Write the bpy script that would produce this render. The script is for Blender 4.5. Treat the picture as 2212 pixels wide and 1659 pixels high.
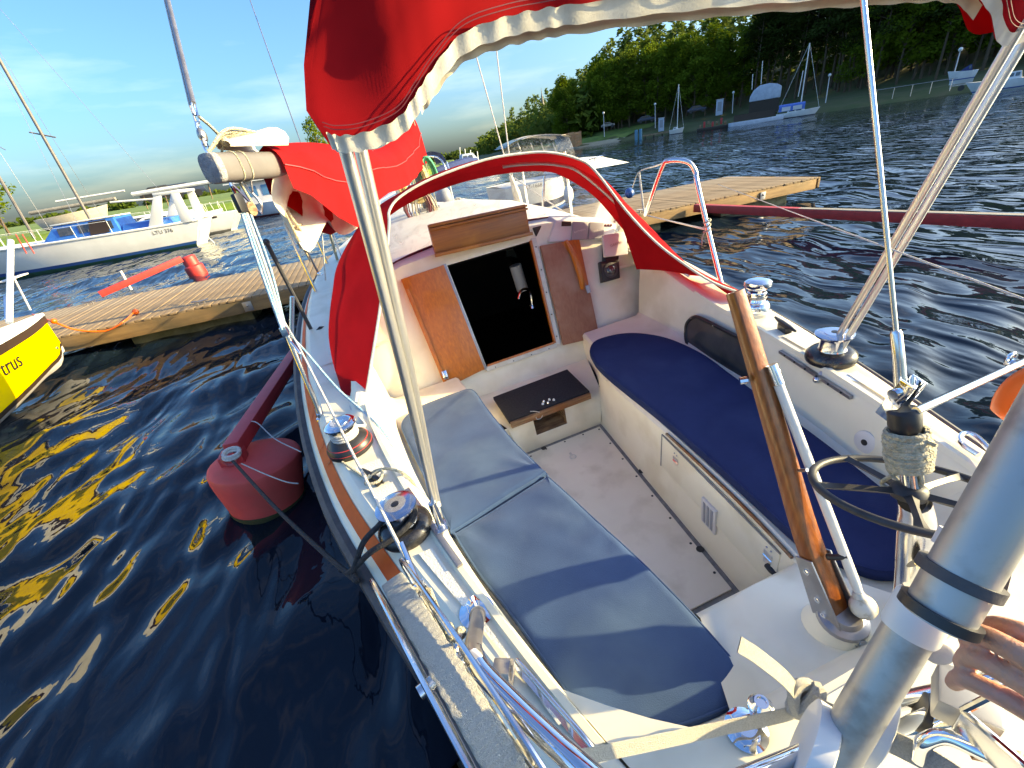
import bpy, bmesh, math, random
import numpy as np
from mathutils import Vector, Matrix
random.seed(7); rng = np.random.default_rng(7)
R = math.radians
for o in list(bpy.data.objects): bpy.data.objects.remove(o)
scene = bpy.context.scene
# ------------------------------------------------------------------ camera
# world: X to starboard, Y ahead, Z up, water at z = 0, metres
RT = Vector((.93670275, -.32119991, -.13935055))
DN = Vector((-.27028626, -.41037266, -.8709418))
FW = Vector((.22256077, .85347812, -.47121312))
CAMW = Vector((0, 0, 2.0))
cd = bpy.data.cameras.new('camera'); cam = bpy.data.objects.new('camera', cd)
scene.collection.objects.link(cam); scene.camera = cam
cam.matrix_world = Matrix(((RT.x, -DN.x, -FW.x, 0), (RT.y, -DN.y, -FW.y, 0), (RT.z, -DN.z, -FW.z, 2.0), (0, 0, 0, 1)))
cd.sensor_width = 36; cd.lens = 15.264; cd.clip_start = .02; cd.clip_end = 9000
# ------------------------------------------------------------------ sky and sun
SKY, SUNE, EXPO, DUST, SAT = .145, 2.7, 2.15, 3.5, 1.06
SUN_EL, SUN_AZ = R(20), R(105)          # low evening sun on the starboard quarter
w = bpy.data.worlds.new('World'); scene.world = w; w.use_nodes = True
nt = w.node_tree; nt.nodes.clear()
sky = nt.nodes.new('ShaderNodeTexSky'); sky.sky_type = 'NISHITA'; sky.sun_disc = False
sky.sun_elevation = SUN_EL; sky.sun_rotation = SUN_AZ; sky.air_density = 1.0;  sky.dust_density = DUST; sky.ozone_density = 10
tc = nt.nodes.new('ShaderNodeTexCoord'); mp = nt.nodes.new('ShaderNodeMapping'); mp.inputs['Scale'].default_value = (1.6, 1.6, 9)
nz = nt.nodes.new('ShaderNodeTexNoise'); nz.inputs['Scale'].default_value = 1.5; nz.inputs['Detail'].default_value = 7; nz.inputs['Roughness'].default_value = .55
rp = nt.nodes.new('ShaderNodeValToRGB'); rp.color_ramp.elements[0].position = .50; rp.color_ramp.elements[1].position = .78
rp.color_ramp.elements[1].color = (.40, .40, .40, 1)
mx = nt.nodes.new('ShaderNodeMixRGB'); mx.blend_type = 'ADD'; mx.inputs[2].default_value = (1.5, 1.35, 1.15, 1)
bg = nt.nodes.new('ShaderNodeBackground'); bg.inputs['Strength'].default_value = SKY
wo = nt.nodes.new('ShaderNodeOutputWorld')
L = nt.links.new
L(tc.outputs['Generated'], mp.inputs[0]); L(mp.outputs[0], nz.inputs['Vector']); L(nz.outputs['Fac'], rp.inputs[0])
hs = nt.nodes.new('ShaderNodeHueSaturation'); hs.inputs['Saturation'].default_value = SAT; hs.inputs['Hue'].default_value = .509; L(sky.outputs[0], hs.inputs['Color'])
L(rp.outputs[0], mx.inputs[0]); L(hs.outputs[0], mx.inputs[1]); L(mx.outputs[0], bg.inputs[0]); L(bg.outputs[0], wo.inputs[0])
sd = bpy.data.lights.new('sun', 'SUN'); sd.energy = SUNE; sd.angle = R(.5); sd.color = (1, .90, .74)
so = bpy.data.objects.new('sun', sd); scene.collection.objects.link(so)
sdir = Vector((math.sin(SUN_AZ) * math.cos(SUN_EL), math.cos(SUN_AZ) * math.cos(SUN_EL), math.sin(SUN_EL)))
so.rotation_euler = sdir.to_track_quat('Z', 'Y').to_euler(); so.location = (20, -10, 30)
vs = scene.view_settings; vs.view_transform = 'Standard'; vs.look = 'None'; vs.gamma = 1; vs.exposure = EXPO; vs.use_curve_mapping = False
vs.use_white_balance = True; vs.white_balance_temperature = 12500; vs.white_balance_tint = -2      # the camera's own white balance, set for the shade
scene.render.engine = 'CYCLES'; scene.render.resolution_x = 1024; scene.render.resolution_y = 768
scene.cycles.max_bounces = 6; scene.cycles.diffuse_bounces = 5; scene.cycles.glossy_bounces = 3; scene.cycles.transparent_max_bounces = 12; scene.cycles.caustics_reflective = False; scene.cycles.caustics_refractive = False
# ------------------------------------------------------------------ frames
# boat frame: x starboard of the centreline, y ahead, z above the cockpit deck; the boat heels 3.94 deg to port
HEEL = R(3.9407)
CAMB = Vector((-.66, 0, 1.0))
HB = Matrix(((math.cos(HEEL), 0, -math.sin(HEEL)), (0, 1, 0), (math.sin(HEEL), 0, math.cos(HEEL))))
FB = Matrix.Translation(CAMW) @ HB.to_4x4() @ Matrix.Translation(-CAMB)
FI = Matrix.Identity(4)
FPX = 937.887
def _dir(u, v): return (RT * ((u - 1106) / FPX) + DN * ((v - 829.5) / FPX) + FW)
def _hit(o, d, x, y, z):
    if z is not None: t = (z - o.z) / d.z
    elif y is not None: t = (y - o.y) / d.y
    else: t = (x - o.x) / d.x
    return o + d * t
def W(u, v, x=None, y=None, z=None): return _hit(CAMW, _dir(u, v), x, y, z)          # survey: a sighting onto a world plane
def P(u, v, x=None, y=None, z=None): return _hit(CAMB, HB.transposed() @ _dir(u, v), x, y, z)   # the same onto a boat plane
def PD(u, v, D): return CAMB + HB.transposed() @ (_dir(u, v) * D)                    # sighting at a range
def BH(u, v):                                                                       # sighting onto the raked bulkhead
    d = HB.transposed() @ _dir(u, v); n = Vector((0, 1, -.354)); return CAMB + d * ((2.5885 - n.dot(CAMB)) / n.dot(d))
ZW = {'a1': (0, 0, .28), 'a2': (0, 309.7, .28), 'a3': (398.2, 221.2, .28), 'a4': (796.3, 177, .28), 'a5': (973.3, 0, .28), 'a6': (1592.6, 0, .28),
      'a7': (1327.2, 398.2, .28), 'a8': (1592.6, 663.6, .28), 'b1': (1592.6, 1061.8, .3601), 'b2': (1061.8, 1150.2, .3066), 'b3': (707.8, 1106, .3333),
      'b4': (398.2, 752.1, .28), 'b5': (796.3, 486.6, .28), 'b6': (1106, 752.1, .28), 'b7': (575.1, 486.6, .28), 'b8': (0, 1017.5, .3867)}
def Z(k, x, y): a, b, s = ZW[k]; return (a + s * x, b + s * y)
def sp(tab, y):                                   # smooth table lookup
    ys = [t[0] for t in tab]; vs_ = [t[1] for t in tab]
    if y <= ys[0]: return vs_[0] + (y - ys[0]) * (vs_[1] - vs_[0]) / (ys[1] - ys[0])
    if y >= ys[-1]: return vs_[-1]
    i = max(j for j in range(len(ys) - 1) if ys[j] <= y)
    def m(k):
        if k == 0: return (vs_[1] - vs_[0]) / (ys[1] - ys[0])
        if k == len(ys) - 1: return (vs_[-1] - vs_[-2]) / (ys[-1] - ys[-2])
        return (vs_[k + 1] - vs_[k - 1]) / (ys[k + 1] - ys[k - 1])
    h = ys[i + 1] - ys[i]; t = (y - ys[i]) / h
    return (2*t**3 - 3*t*t + 1) * vs_[i] + (t**3 - 2*t*t + t) * h * m(i) + (-2*t**3 + 3*t*t) * vs_[i + 1] + (t**3 - t*t) * h * m(i + 1)
def curve(pts, n=8, closed=False):                # Catmull-Rom through points
    p = [Vector(q) for q in pts]; out = []; N = len(p)
    for i in range(N if closed else N - 1):
        a = p[(i - 1) % N] if (closed or i > 0) else p[0] * 2 - p[1]
        b, c = p[i], p[(i + 1) % N]
        d = p[(i + 2) % N] if (closed or i + 2 < N) else p[-1] * 2 - p[-2]
        for k in range(n):
            t = k / n
            out.append(.5 * ((2 * b) + (c - a) * t + (2*a - 5*b + 4*c - d) * t * t + (3*b - a - 3*c + d) * t**3))
    if not closed: out.append(p[-1])
    return out
def lerp(a, b, t): return Vector(a) * (1 - t) + Vector(b) * t
# ------------------------------------------------------------------ mesh builder
class G:
    def __init__(s): s.v = []; s.f = []
    def add(s, vs_, fs):
        n = len(s.v); s.v += [Vector(q) for q in vs_]; s.f += [tuple(i + n for i in f) for f in fs]; return s
    def rows(s, rws, cu=False, cv=False):         # grid of points; cu closes along a row, cv closes across rows
        n, m = len(rws), len(rws[0]); vs_ = [q for r in rws for q in r]; fs = []
        for i in range(n if cv else n - 1):
            for j in range(m if cu else m - 1):
                a, b = i * m + j, i * m + (j + 1) % m; c, d = ((i + 1) % n) * m + (j + 1) % m, ((i + 1) % n) * m + j
                fs.append((a, b, c, d))
        return s.add(vs_, fs)
    def poly(s, pts): return s.add(pts, [tuple(range(len(pts)))])
    def tube(s, pts, r, n=8, closed=False, cap=True, flat=None):
        p = [Vector(q) for q in pts]; N = len(p); rr = r if isinstance(r, (list, tuple)) else [r] * N; rws = []
        t0 = (p[1] - p[0]).normalized(); u = t0.orthogonal().normalized()
        for i in range(N):
            if closed: t = (p[(i + 1) % N] - p[i - 1]).normalized()
            else: t = (p[min(i + 1, N - 1)] - p[max(i - 1, 0)]).normalized()
            u = (u - t * u.dot(t)); u = u.normalized() if u.length > 1e-6 else t.orthogonal().normalized()
            w_ = t.cross(u); rws.append([p[i] + (u * math.cos(k * 2 * math.pi / n) + w_ * math.sin(k * 2 * math.pi / n)) * rr[i] for k in range(n)])
        if closed: # untwist
            s.rows(rws, cu=True, cv=False); b = len(s.v) - n * N
            a = [s.v[b + (N - 1) * n + k] for k in range(n)]; z = [s.v[b + k] for k in range(n)]
            off = min(range(n), key=lambda o: sum((a[k] - z[(k + o) % n]).length for k in range(n)))
            s.f += [(b + (N - 1) * n + k, b + (N - 1) * n + (k + 1) % n, b + (k + 1 + off) % n, b + (k + off) % n) for k in range(n)]
            return s
        s.rows(rws, cu=True)
        if cap:
            b = len(s.v) - n * N; s.f.append(tuple(b + k for k in range(n))[::-1]); s.f.append(tuple(b + (N - 1) * n + k for k in range(n)))
        return s
    def rev(s, prof, c, ax=(0, 0, 1), n=24, cap=True):
        a = Vector(ax).normalized(); u = a.orthogonal().normalized(); v = a.cross(u); c = Vector(c)
        s.rows([[c + a * h + (u * math.cos(k * 2 * math.pi / n) + v * math.sin(k * 2 * math.pi / n)) * r for k in range(n)] for r, h in prof], cu=True)
        if cap:
            m = len(prof); b = len(s.v) - n * m
            s.f.append(tuple(b + k for k in range(n))[::-1]); s.f.append(tuple(b + (m - 1) * n + k for k in range(n)))
        return s
    def box(s, c, sz, ax=None):
        c = Vector(c); X, Y, Zz = ax if ax else ((1, 0, 0), (0, 1, 0), (0, 0, 1)); X, Y, Zz = Vector(X), Vector(Y), Vector(Zz)
        q = [c + X * (i * sz[0] / 2) + Y * (j * sz[1] / 2) + Zz * (k * sz[2] / 2) for k in (-1, 1) for j in (-1, 1) for i in (-1, 1)]
        return s.add(q, [(0, 2, 3, 1), (4, 5, 7, 6), (0, 1, 5, 4), (2, 6, 7, 3), (0, 4, 6, 2), (1, 3, 7, 5)])
    def prism(s, poly, vec):
        n = len(poly); vec = Vector(vec); q = [Vector(p) for p in poly]; q += [p + vec for p in q]
        return s.add(q, [tuple(range(n))[::-1], tuple(range(n, 2 * n))] + [(i, (i + 1) % n, n + (i + 1) % n, n + i) for i in range(n)])
    def ball(s, c, r, n=12, m=8, ax=None):
        c = Vector(c); rx, ry, rz = (r, r, r) if not isinstance(r, (tuple, list)) else r
        X, Y, Zz = [Vector(a) for a in ax] if ax else (Vector((1, 0, 0)), Vector((0, 1, 0)), Vector((0, 0, 1)))
        rws = []
        for i in range(m + 1):
            th = math.pi * (i / m) * .998 + .001 * math.pi
            rws.append([c + X * (rx * math.sin(th) * math.cos(k * 2 * math.pi / n)) + Y * (ry * math.sin(th) * math.sin(k * 2 * math.pi / n)) + Zz * (-rz * math.cos(th)) for k in range(n)])
        return s.rows(rws, cu=True)
ORG = {}
def _mesh(name, g, org, bev=0, smooth=40, sub=0, solid=0):
    me = bpy.data.meshes.new(name); me.from_pydata([tuple(v - org) for v in g.v], [], g.f)
    bm = bmesh.new(); bm.from_mesh(me)
    bmesh.ops.remove_doubles(bm, verts=bm.verts, dist=1e-6)
    bmesh.ops.recalc_face_normals(bm, faces=bm.faces)
    if bev:
        es = [e for e in bm.edges if len(e.link_faces) == 2 and e.calc_face_angle(0) > R(25)]
        bmesh.ops.bevel(bm, geom=es, offset=bev, segments=2, affect='EDGES', clamp_overlap=True, profile=.6)
    bm.to_mesh(me); bm.free()
    if smooth:
        me.polygons.foreach_set('use_smooth', [True] * len(me.polygons)); me.set_sharp_from_angle(angle=R(smooth))
    me.update(); return me
def tag(o, label=None, cat=None, group=None, kind=None):
    if label: o['label'] = label
    if cat: o['category'] = cat
    if group: o['group'] = group
    if kind: o['kind'] = kind
    return o
def thing(name, label, cat, org, fr=FB, group=None):
    o = bpy.data.objects.new(name, None); scene.collection.objects.link(o); o.empty_display_size = .05
    o.matrix_world = fr @ Matrix.Translation(Vector(org)); ORG[o] = Vector(org); return tag(o, label, cat, group)
def part(name, g, m, par, bev=0, smooth=40, label=None, kind=None, sub=0):
    org = ORG[par]; me = _mesh(name, g, org, bev, smooth); me.materials.append(m)
    o = bpy.data.objects.new(name, me); scene.collection.objects.link(o); o.parent = par; ORG[o] = org
    if sub:
        md = o.modifiers.new('s', 'SUBSURF'); md.levels = sub; md.render_levels = sub
    return tag(o, label, kind=kind)
def solo(name, g, m, label=None, cat=None, fr=FB, group=None, kind=None, bev=0, smooth=40, sub=0):
    lo = Vector([min(v[i] for v in g.v) for i in range(3)]); hi = Vector([max(v[i] for v in g.v) for i in range(3)])
    org = Vector(((lo.x + hi.x) / 2, (lo.y + hi.y) / 2, lo.z)); me = _mesh(name, g, org, bev, smooth); me.materials.append(m)
    o = bpy.data.objects.new(name, me); scene.collection.objects.link(o); o.matrix_world = fr @ Matrix.Translation(org); ORG[o] = org
    if sub:
        md = o.modifiers.new('s', 'SUBSURF'); md.levels = sub; md.render_levels = sub
    return tag(o, label, cat, group, kind)
def copy_tree(o, mw, par=None):
    c = o.copy(); scene.collection.objects.link(c); c.parent = par
    if par is None: c.matrix_world = mw
    ORG[c] = ORG.get(o, Vector())
    for ch in list(o.children): copy_tree(ch, None, c)
    return c
def text_g(txt, c, X, Y, h, depth=.0015, shear=0):   # lettering as a thin raised mesh
    cu = bpy.data.curves.new('t', 'FONT'); cu.body = txt; cu.size = h * 1.4; cu.align_x = 'CENTER'; cu.align_y = 'CENTER'; cu.extrude = 0; cu.shear = shear; cu.resolution_u = 3
    o = bpy.data.objects.new('t', cu); scene.collection.objects.link(o)
    me = bpy.data.meshes.new_from_object(o.evaluated_get(bpy.context.evaluated_depsgraph_get()))
    X = Vector(X).normalized(); Y = Vector(Y).normalized(); N = X.cross(Y); c = Vector(c); g = G()
    g.add([c + X * v.co.x + Y * v.co.y + N * depth for v in me.vertices], [tuple(p.vertices) for p in me.polygons])
    bpy.data.objects.remove(o); bpy.data.curves.remove(cu); bpy.data.meshes.remove(me); return g
# ------------------------------------------------------------------ materials
def mat(name, c, c2=None, ns=6, rough=.5, metal=0, bump=0, bs=60, st=(1, 1, 1), lo=.35, hi=.65, coat=0, spec=.5, r2=None, det=5, alpha=None, trans=0, c3=None, n3=2, sheen=0, sss=0, c4=None, ior=None):
    m = bpy.data.materials.new(name); m.use_nodes = True; t = m.node_tree; b = t.nodes['Principled BSDF']; l = t.links.new
    b.inputs['Base Color'].default_value = (*c, 1); b.inputs['Roughness'].default_value = rough; b.inputs['Metallic'].default_value = metal
    b.inputs['Coat Weight'].default_value = coat; b.inputs['Coat Roughness'].default_value = .08; b.inputs['Specular IOR Level'].default_value = spec
    if sheen: b.inputs['Sheen Weight'].default_value = sheen
    if sss: b.inputs['Subsurface Weight'].default_value = sss; b.inputs['Subsurface Radius'].default_value = (.01, .004, .002)
    if trans: b.inputs['Transmission Weight'].default_value = trans
    if ior: b.inputs['IOR'].default_value = ior
    if alpha is not None: b.inputs['Alpha'].default_value = alpha
    x = t.nodes.new('ShaderNodeTexCoord'); mpn = t.nodes.new('ShaderNodeMapping'); mpn.inputs['Scale'].default_value = st; l(x.outputs['Object'], mpn.inputs[0])
    if c2 is not None:
        n = t.nodes.new('ShaderNodeTexNoise'); n.inputs['Scale'].default_value = ns; n.inputs['Detail'].default_value = det; n.inputs['Roughness'].default_value = .6
        rr = t.nodes.new('ShaderNodeMapRange'); rr.inputs[1].default_value = lo; rr.inputs[2].default_value = hi
        k = t.nodes.new('ShaderNodeMixRGB'); k.inputs[1].default_value = (*c, 1); k.inputs[2].default_value = (*c2, 1)
        l(mpn.outputs[0], n.inputs['Vector']); l(n.outputs['Fac'], rr.inputs[0]); l(rr.outputs[0], k.inputs[0]); out = k
        if c3 is not None:
            n2 = t.nodes.new('ShaderNodeTexNoise'); n2.inputs['Scale'].default_value = n3; n2.inputs['Detail'].default_value = 4; l(x.outputs['Object'], n2.inputs['Vector'])
            r3 = t.nodes.new('ShaderNodeMapRange'); r3.inputs[1].default_value = .5; r3.inputs[2].default_value = .68
            k2 = t.nodes.new('ShaderNodeMixRGB'); k2.inputs[2].default_value = (*c3, 1); l(n2.outputs['Fac'], r3.inputs[0]); l(r3.outputs[0], k2.inputs[0]); l(k.outputs[0], k2.inputs[1]); out = k2
        l(out.outputs[0], b.inputs['Base Color'])
        if r2 is not None:
            q = t.nodes.new('ShaderNodeMapRange'); q.inputs[3].default_value = rough; q.inputs[4].default_value = r2; l(rr.outputs[0], q.inputs[0]); l(q.outputs[0], b.inputs['Roughness'])
    if bump:
        n = t.nodes.new('ShaderNodeTexNoise'); n.inputs['Scale'].default_value = bs; n.inputs['Detail'].default_value = 3; l(mpn.outputs[0], n.inputs['Vector'])
        bp_ = t.nodes.new('ShaderNodeBump'); bp_.inputs['Strength'].default_value = bump; bp_.inputs['Distance'].default_value = .01; l(n.outputs['Fac'], bp_.inputs['Height']); l(bp_.outputs[0], b.inputs['Normal'])
    return m
M = {}
M['gel'] = mat('gelcoat', (.86, .795, .645), (.82, .75, .59), 3, .38, bump=.02, bs=30, c3=(.72, .64, .48), n3=4)
M['deck'] = mat('deck_nonskid', (.82, .78, .69), (.75, .71, .62), 4, .6, bump=.35, bs=160)
M['floor'] = mat('floor_panel', (.84, .765, .65), (.78, .70, .59), 3, .5, c3=(.68, .60, .49), n3=7)
M['lip'] = mat('grey_sealant', (.27, .26, .26), (.18, .18, .18), 30, .8)
M['orange'] = mat('orange_stripe', (.86, .095, .02), (.76, .08, .018), 20, .45, spec=.2)
M['rail'] = mat('black_rubber', (.035, .037, .045), (.07, .07, .075), 14, .6, bump=.2)
M['navy'] = mat('navy_hull', (.02, .03, .06), rough=.3)
M['red'] = mat('red_canvas', (.46, .010, .018), (.37, .008, .014), 5, .9, bump=.08, bs=900, spec=.1)
M['redlit'] = mat('red_sailcover', (.40, .012, .018), (.34, .010, .014), 4, .85, bump=.2, bs=250, spec=.1)
def translucent(m, f, gain=1.0):      # woven cloth lets some light through
    t = m.node_tree; b = t.nodes['Principled BSDF']; tl = t.nodes.new('ShaderNodeBsdfTranslucent'); mx_ = t.nodes.new('ShaderNodeMixShader'); mx_.inputs[0].default_value = f
    src = b.inputs['Base Color'].links[0].from_socket if b.inputs['Base Color'].links else None
    if src: t.links.new(src, tl.inputs[0])
    else: tl.inputs[0].default_value = b.inputs['Base Color'].default_value
    t.links.new(b.outputs[0], mx_.inputs[1]); t.links.new(tl.outputs[0], mx_.inputs[2]); t.links.new(mx_.outputs[0], t.nodes['Material Output'].inputs[0])
translucent(M["red"], .25); translucent(M['redlit'], .25)
M['hem'] = mat('cream_hem', (.68, .66, .60), (.56, .53, .46), 14, .85, bump=.06, bs=300)
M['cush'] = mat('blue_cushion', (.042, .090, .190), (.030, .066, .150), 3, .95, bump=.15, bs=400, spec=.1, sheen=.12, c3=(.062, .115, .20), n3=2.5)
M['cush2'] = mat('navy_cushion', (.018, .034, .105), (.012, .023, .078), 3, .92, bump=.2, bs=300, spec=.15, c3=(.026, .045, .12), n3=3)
def wood(name, a, b_, ns=5, st=(16, 16, .8), rough=.35, coat=.4, c3=None):
    return mat(name, a, b_, ns, rough, bump=.08, bs=12, st=st, lo=.3, hi=.7, coat=coat, det=8, c3=c3, n3=4)
M['teakb'] = wood('varnished_door', (.58, .165, .018), (.38, .095, .012), c3=(.52, .15, .022), coat=.25)
M['teakf'] = wood('faded_door', (.36, .150, .085), (.27, .10, .055), c3=(.40, .21, .14), rough=.6, coat=0)
M['hatch'] = wood('hatch_wood', (.40, .135, .022), (.24, .072, .013), st=(.8, 16, 16), c3=(.50, .18, .025), coat=.12)
M['tiller'] = wood('tiller_wood', (.35, .10, .018), (.15, .036, .008), st=(14, 14, 1.0), coat=.25, rough=.35)
M['rotwood'] = mat('bare_wood', (.42, .28, .16), (.12, .055, .03), 6, .8, st=(1, 4, 14), bump=.3, c3=(.30, .10, .03))
M['steel'] = mat('stainless', (.78, .79, .80), (.62, .63, .66), 8, .12, 1, r2=.28)
M['chrome'] = mat('chrome', (.82, .83, .85), rough=.06, metal=1)
M['alu'] = mat('aluminium', (.72, .71, .68), (.62, .61, .58), 6, .38, .85, st=(1, 1, .2))
M['alup'] = mat('anodised_pole', (.46, .45, .42), (.40, .39, .36), 4, .42, .55, c3=(.30, .285, .26), n3=22)
M['mastalu'] = mat('mast_aluminium', (.17, .155, .15), (.13, .118, .115), 5, .55, .2)
M['black'] = mat('black_plastic', (.02, .02, .022), rough=.4)
M['blackr'] = mat('black_rope', (.02, .02, .022), (.045, .045, .05), 80, .8, bump=.8, bs=250)
M['grey'] = mat('grey_plastic', (.30, .31, .34), rough=.5)
M['lgrey'] = mat('light_plastic', (.66, .63, .62), rough=.45)
M['white'] = mat('white_plastic', (.76, .75, .70), rough=.4)
M['mauve'] = mat('dull_steel', (.42, .40, .40), (.32, .30, .30), 10, .35, .8)
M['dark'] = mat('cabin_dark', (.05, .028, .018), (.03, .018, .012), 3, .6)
M['rope'] = mat('beige_rope', (.60, .55, .42), (.42, .37, .26), 90, .9, bump=.9, bs=220)
M['wrope'] = mat('white_rope', (.72, .70, .66), (.52, .50, .47), 120, .85, bump=.7, bs=260)
M['brope'] = mat('blue_rope', (.13, .36, .55), (.40, .52, .62), 130, .85, bump=.7, bs=260, lo=.42, hi=.58)
M['yrope'] = mat('yellow_rope', (.52, .38, .12), (.66, .55, .30), 40, .9, bump=.6, bs=200)
M['grope'] = mat('green_rope', (.03, .30, .16), (.10, .45, .25), 40, .9, bump=.6, bs=200)
M['web'] = mat('webbing', (.80, .77, .68), (.66, .63, .54), 12, .9, bump=.9, bs=26, st=(30, 30, 30))
M['sail'] = mat('sailcloth', (.70, .66, .56), (.58, .53, .43), 6, .8, bump=.2, bs=30)
M['buoy'] = mat('buoy_red', (.92, .115, .10), (.86, .095, .085), 6, .6, spec=.15, bump=.06, bs=20, c3=(.78, .11, .09), n3=5)
M['boomred'] = mat('boom_red', (.64, .060, .065), (.55, .048, .055), 6, .45)
M['redpaint'] = mat('red_paint', (.62, .045, .04), (.50, .035, .03), 8, .5)
M['algae'] = mat('algae', (.04, .05, .015), (.07, .06, .02), 40, .9, bump=.8, bs=80)
M['orfloat'] = mat('orange_plastic', (.85, .13, .02), rough=.4)
M['skin'] = mat('skin', (.60, .31, .21), (.52, .235, .155), 14, .5, bump=.22, bs=160, sss=.12, c3=(.62, .27, .20), n3=40)
M['vinyl'] = None
g = bpy.data.materials.new('clear_vinyl'); g.use_nodes = True; t = g.node_tree; t.nodes.clear()
o_ = t.nodes.new('ShaderNodeOutputMaterial'); tr = t.nodes.new('ShaderNodeBsdfTransparent'); tr.inputs[0].default_value = (.90, .90, .91, 1)
gl = t.nodes.new('ShaderNodeBsdfGlossy'); gl.inputs['Roughness'].default_value = .12; df = t.nodes.new('ShaderNodeBsdfDiffuse'); df.inputs[0].default_value = (.8, .78, .74, 1)
fr_ = t.nodes.new('ShaderNodeFresnel'); fr_.inputs[0].default_value = 1.16; m1 = t.nodes.new('ShaderNodeMixShader'); m2 = t.nodes.new('ShaderNodeMixShader')
n_ = t.nodes.new('ShaderNodeTexNoise'); n_.inputs['Scale'].default_value = 9; n_.inputs['Detail'].default_value = 8; n_.inputs['Distortion'].default_value = 1.5; x_ = t.nodes.new('ShaderNodeTexCoord')
mr = t.nodes.new('ShaderNodeMapRange'); mr.inputs[1].default_value = .45; mr.inputs[2].default_value = .85; mr.inputs[3].default_value = .07; mr.inputs[4].default_value = .42
bb = t.nodes.new('ShaderNodeBump'); bb.inputs['Strength'].default_value = .3; bb.inputs['Distance'].default_value = .02
t.links.new(x_.outputs['Object'], n_.inputs['Vector']); t.links.new(n_.outputs['Fac'], mr.inputs[0]); t.links.new(n_.outputs['Fac'], bb.inputs['Height'])
t.links.new(bb.outputs[0], gl.inputs['Normal'])
t.links.new(mr.outputs[0], m1.inputs[0]); t.links.new(tr.outputs[0], m1.inputs[1]); t.links.new(df.outputs[0], m1.inputs[2])
t.links.new(fr_.outputs[0], m2.inputs[0]); t.links.new(m1.outputs[0], m2.inputs[1]); t.links.new(gl.outputs[0], m2.inputs[2]); t.links.new(m2.outputs[0], o_.inputs[0]); M['vinyl'] = g
M['glass'] = mat('dark_glass', (.03, .033, .036), (.07, .07, .07), 4, .06, spec=.9)
M['glassb'] = mat('blue_glass', (.05, .16, .30), rough=.08, spec=.8)
M['planks'] = mat('dock_plank', (.27, .185, .11), (.185, .125, .072), 3, .85, st=(1, 1, 1), bump=.4, bs=25, c3=(.30, .225, .15), n3=1.2)
M['beam'] = mat('dock_beam', (.36, .22, .10), (.22, .13, .06), 2, .85, st=(.6, 6, 6), bump=.4, c3=(.12, .09, .05), n3=.9)
M['float'] = mat('pontoon', (.20, .20, .13), (.10, .11, .06), 5, .9)
M['ywhull'] = mat('yellow_hull', (.86, .60, .012), (.82, .56, .012), 2, .35, coat=.1)
M['whull'] = mat('white_hull', (.74, .73, .70), (.64, .63, .60), 1.2, .3, coat=.2)
M['bstripe'] = mat('blue_stripe', (.02, .09, .28), rough=.35)
M['bcabin'] = mat('blue_cabin', (.02, .16, .50), (.015, .12, .40), 3, .3)
M['bcanvas'] = mat('blue_canvas', (.018, .045, .16), (.012, .03, .11), 5, .85)
M['green'] = mat('antifoul_green', (.02, .14, .10), (.03, .09, .06), 4, .7)
M['brown'] = mat('brown_paint', (.035, .019, .011), rough=.5)
M['maroon'] = mat('maroon', (.16, .02, .03), rough=.5)
M['beige'] = mat('beige_canvas', (.62, .54, .42), (.55, .47, .36), 4, .85)
M['tarp'] = mat('tarpaulin', (.50, .58, .66), (.40, .47, .55), 2, .7)
M['concrete'] = mat('concrete', (.30, .28, .24), (.22, .20, .17), 3, .9)
M['grass'] = mat('grass', (.13, .21, .03), (.07, .13, .02), .6, .95, c3=(.20, .25, .05), n3=.12)
M['bank'] = mat('bank', (.06, .085, .02), (.10, .09, .035), .5, .95, c3=(.05, .07, .015), n3=.2)
M['sand'] = mat('sand', (.40, .33, .22), (.30, .25, .16), .5, .95)
M['bark'] = mat('bark', (.14, .085, .05), (.09, .055, .035), 6, .95, st=(4, 4, .6), bump=.5)
def WR(u, v, d):                                   # sighting at a horizontal range
    q = _dir(u, v); return CAMW + q * (d / math.hypot(q.x, q.y))
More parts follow.
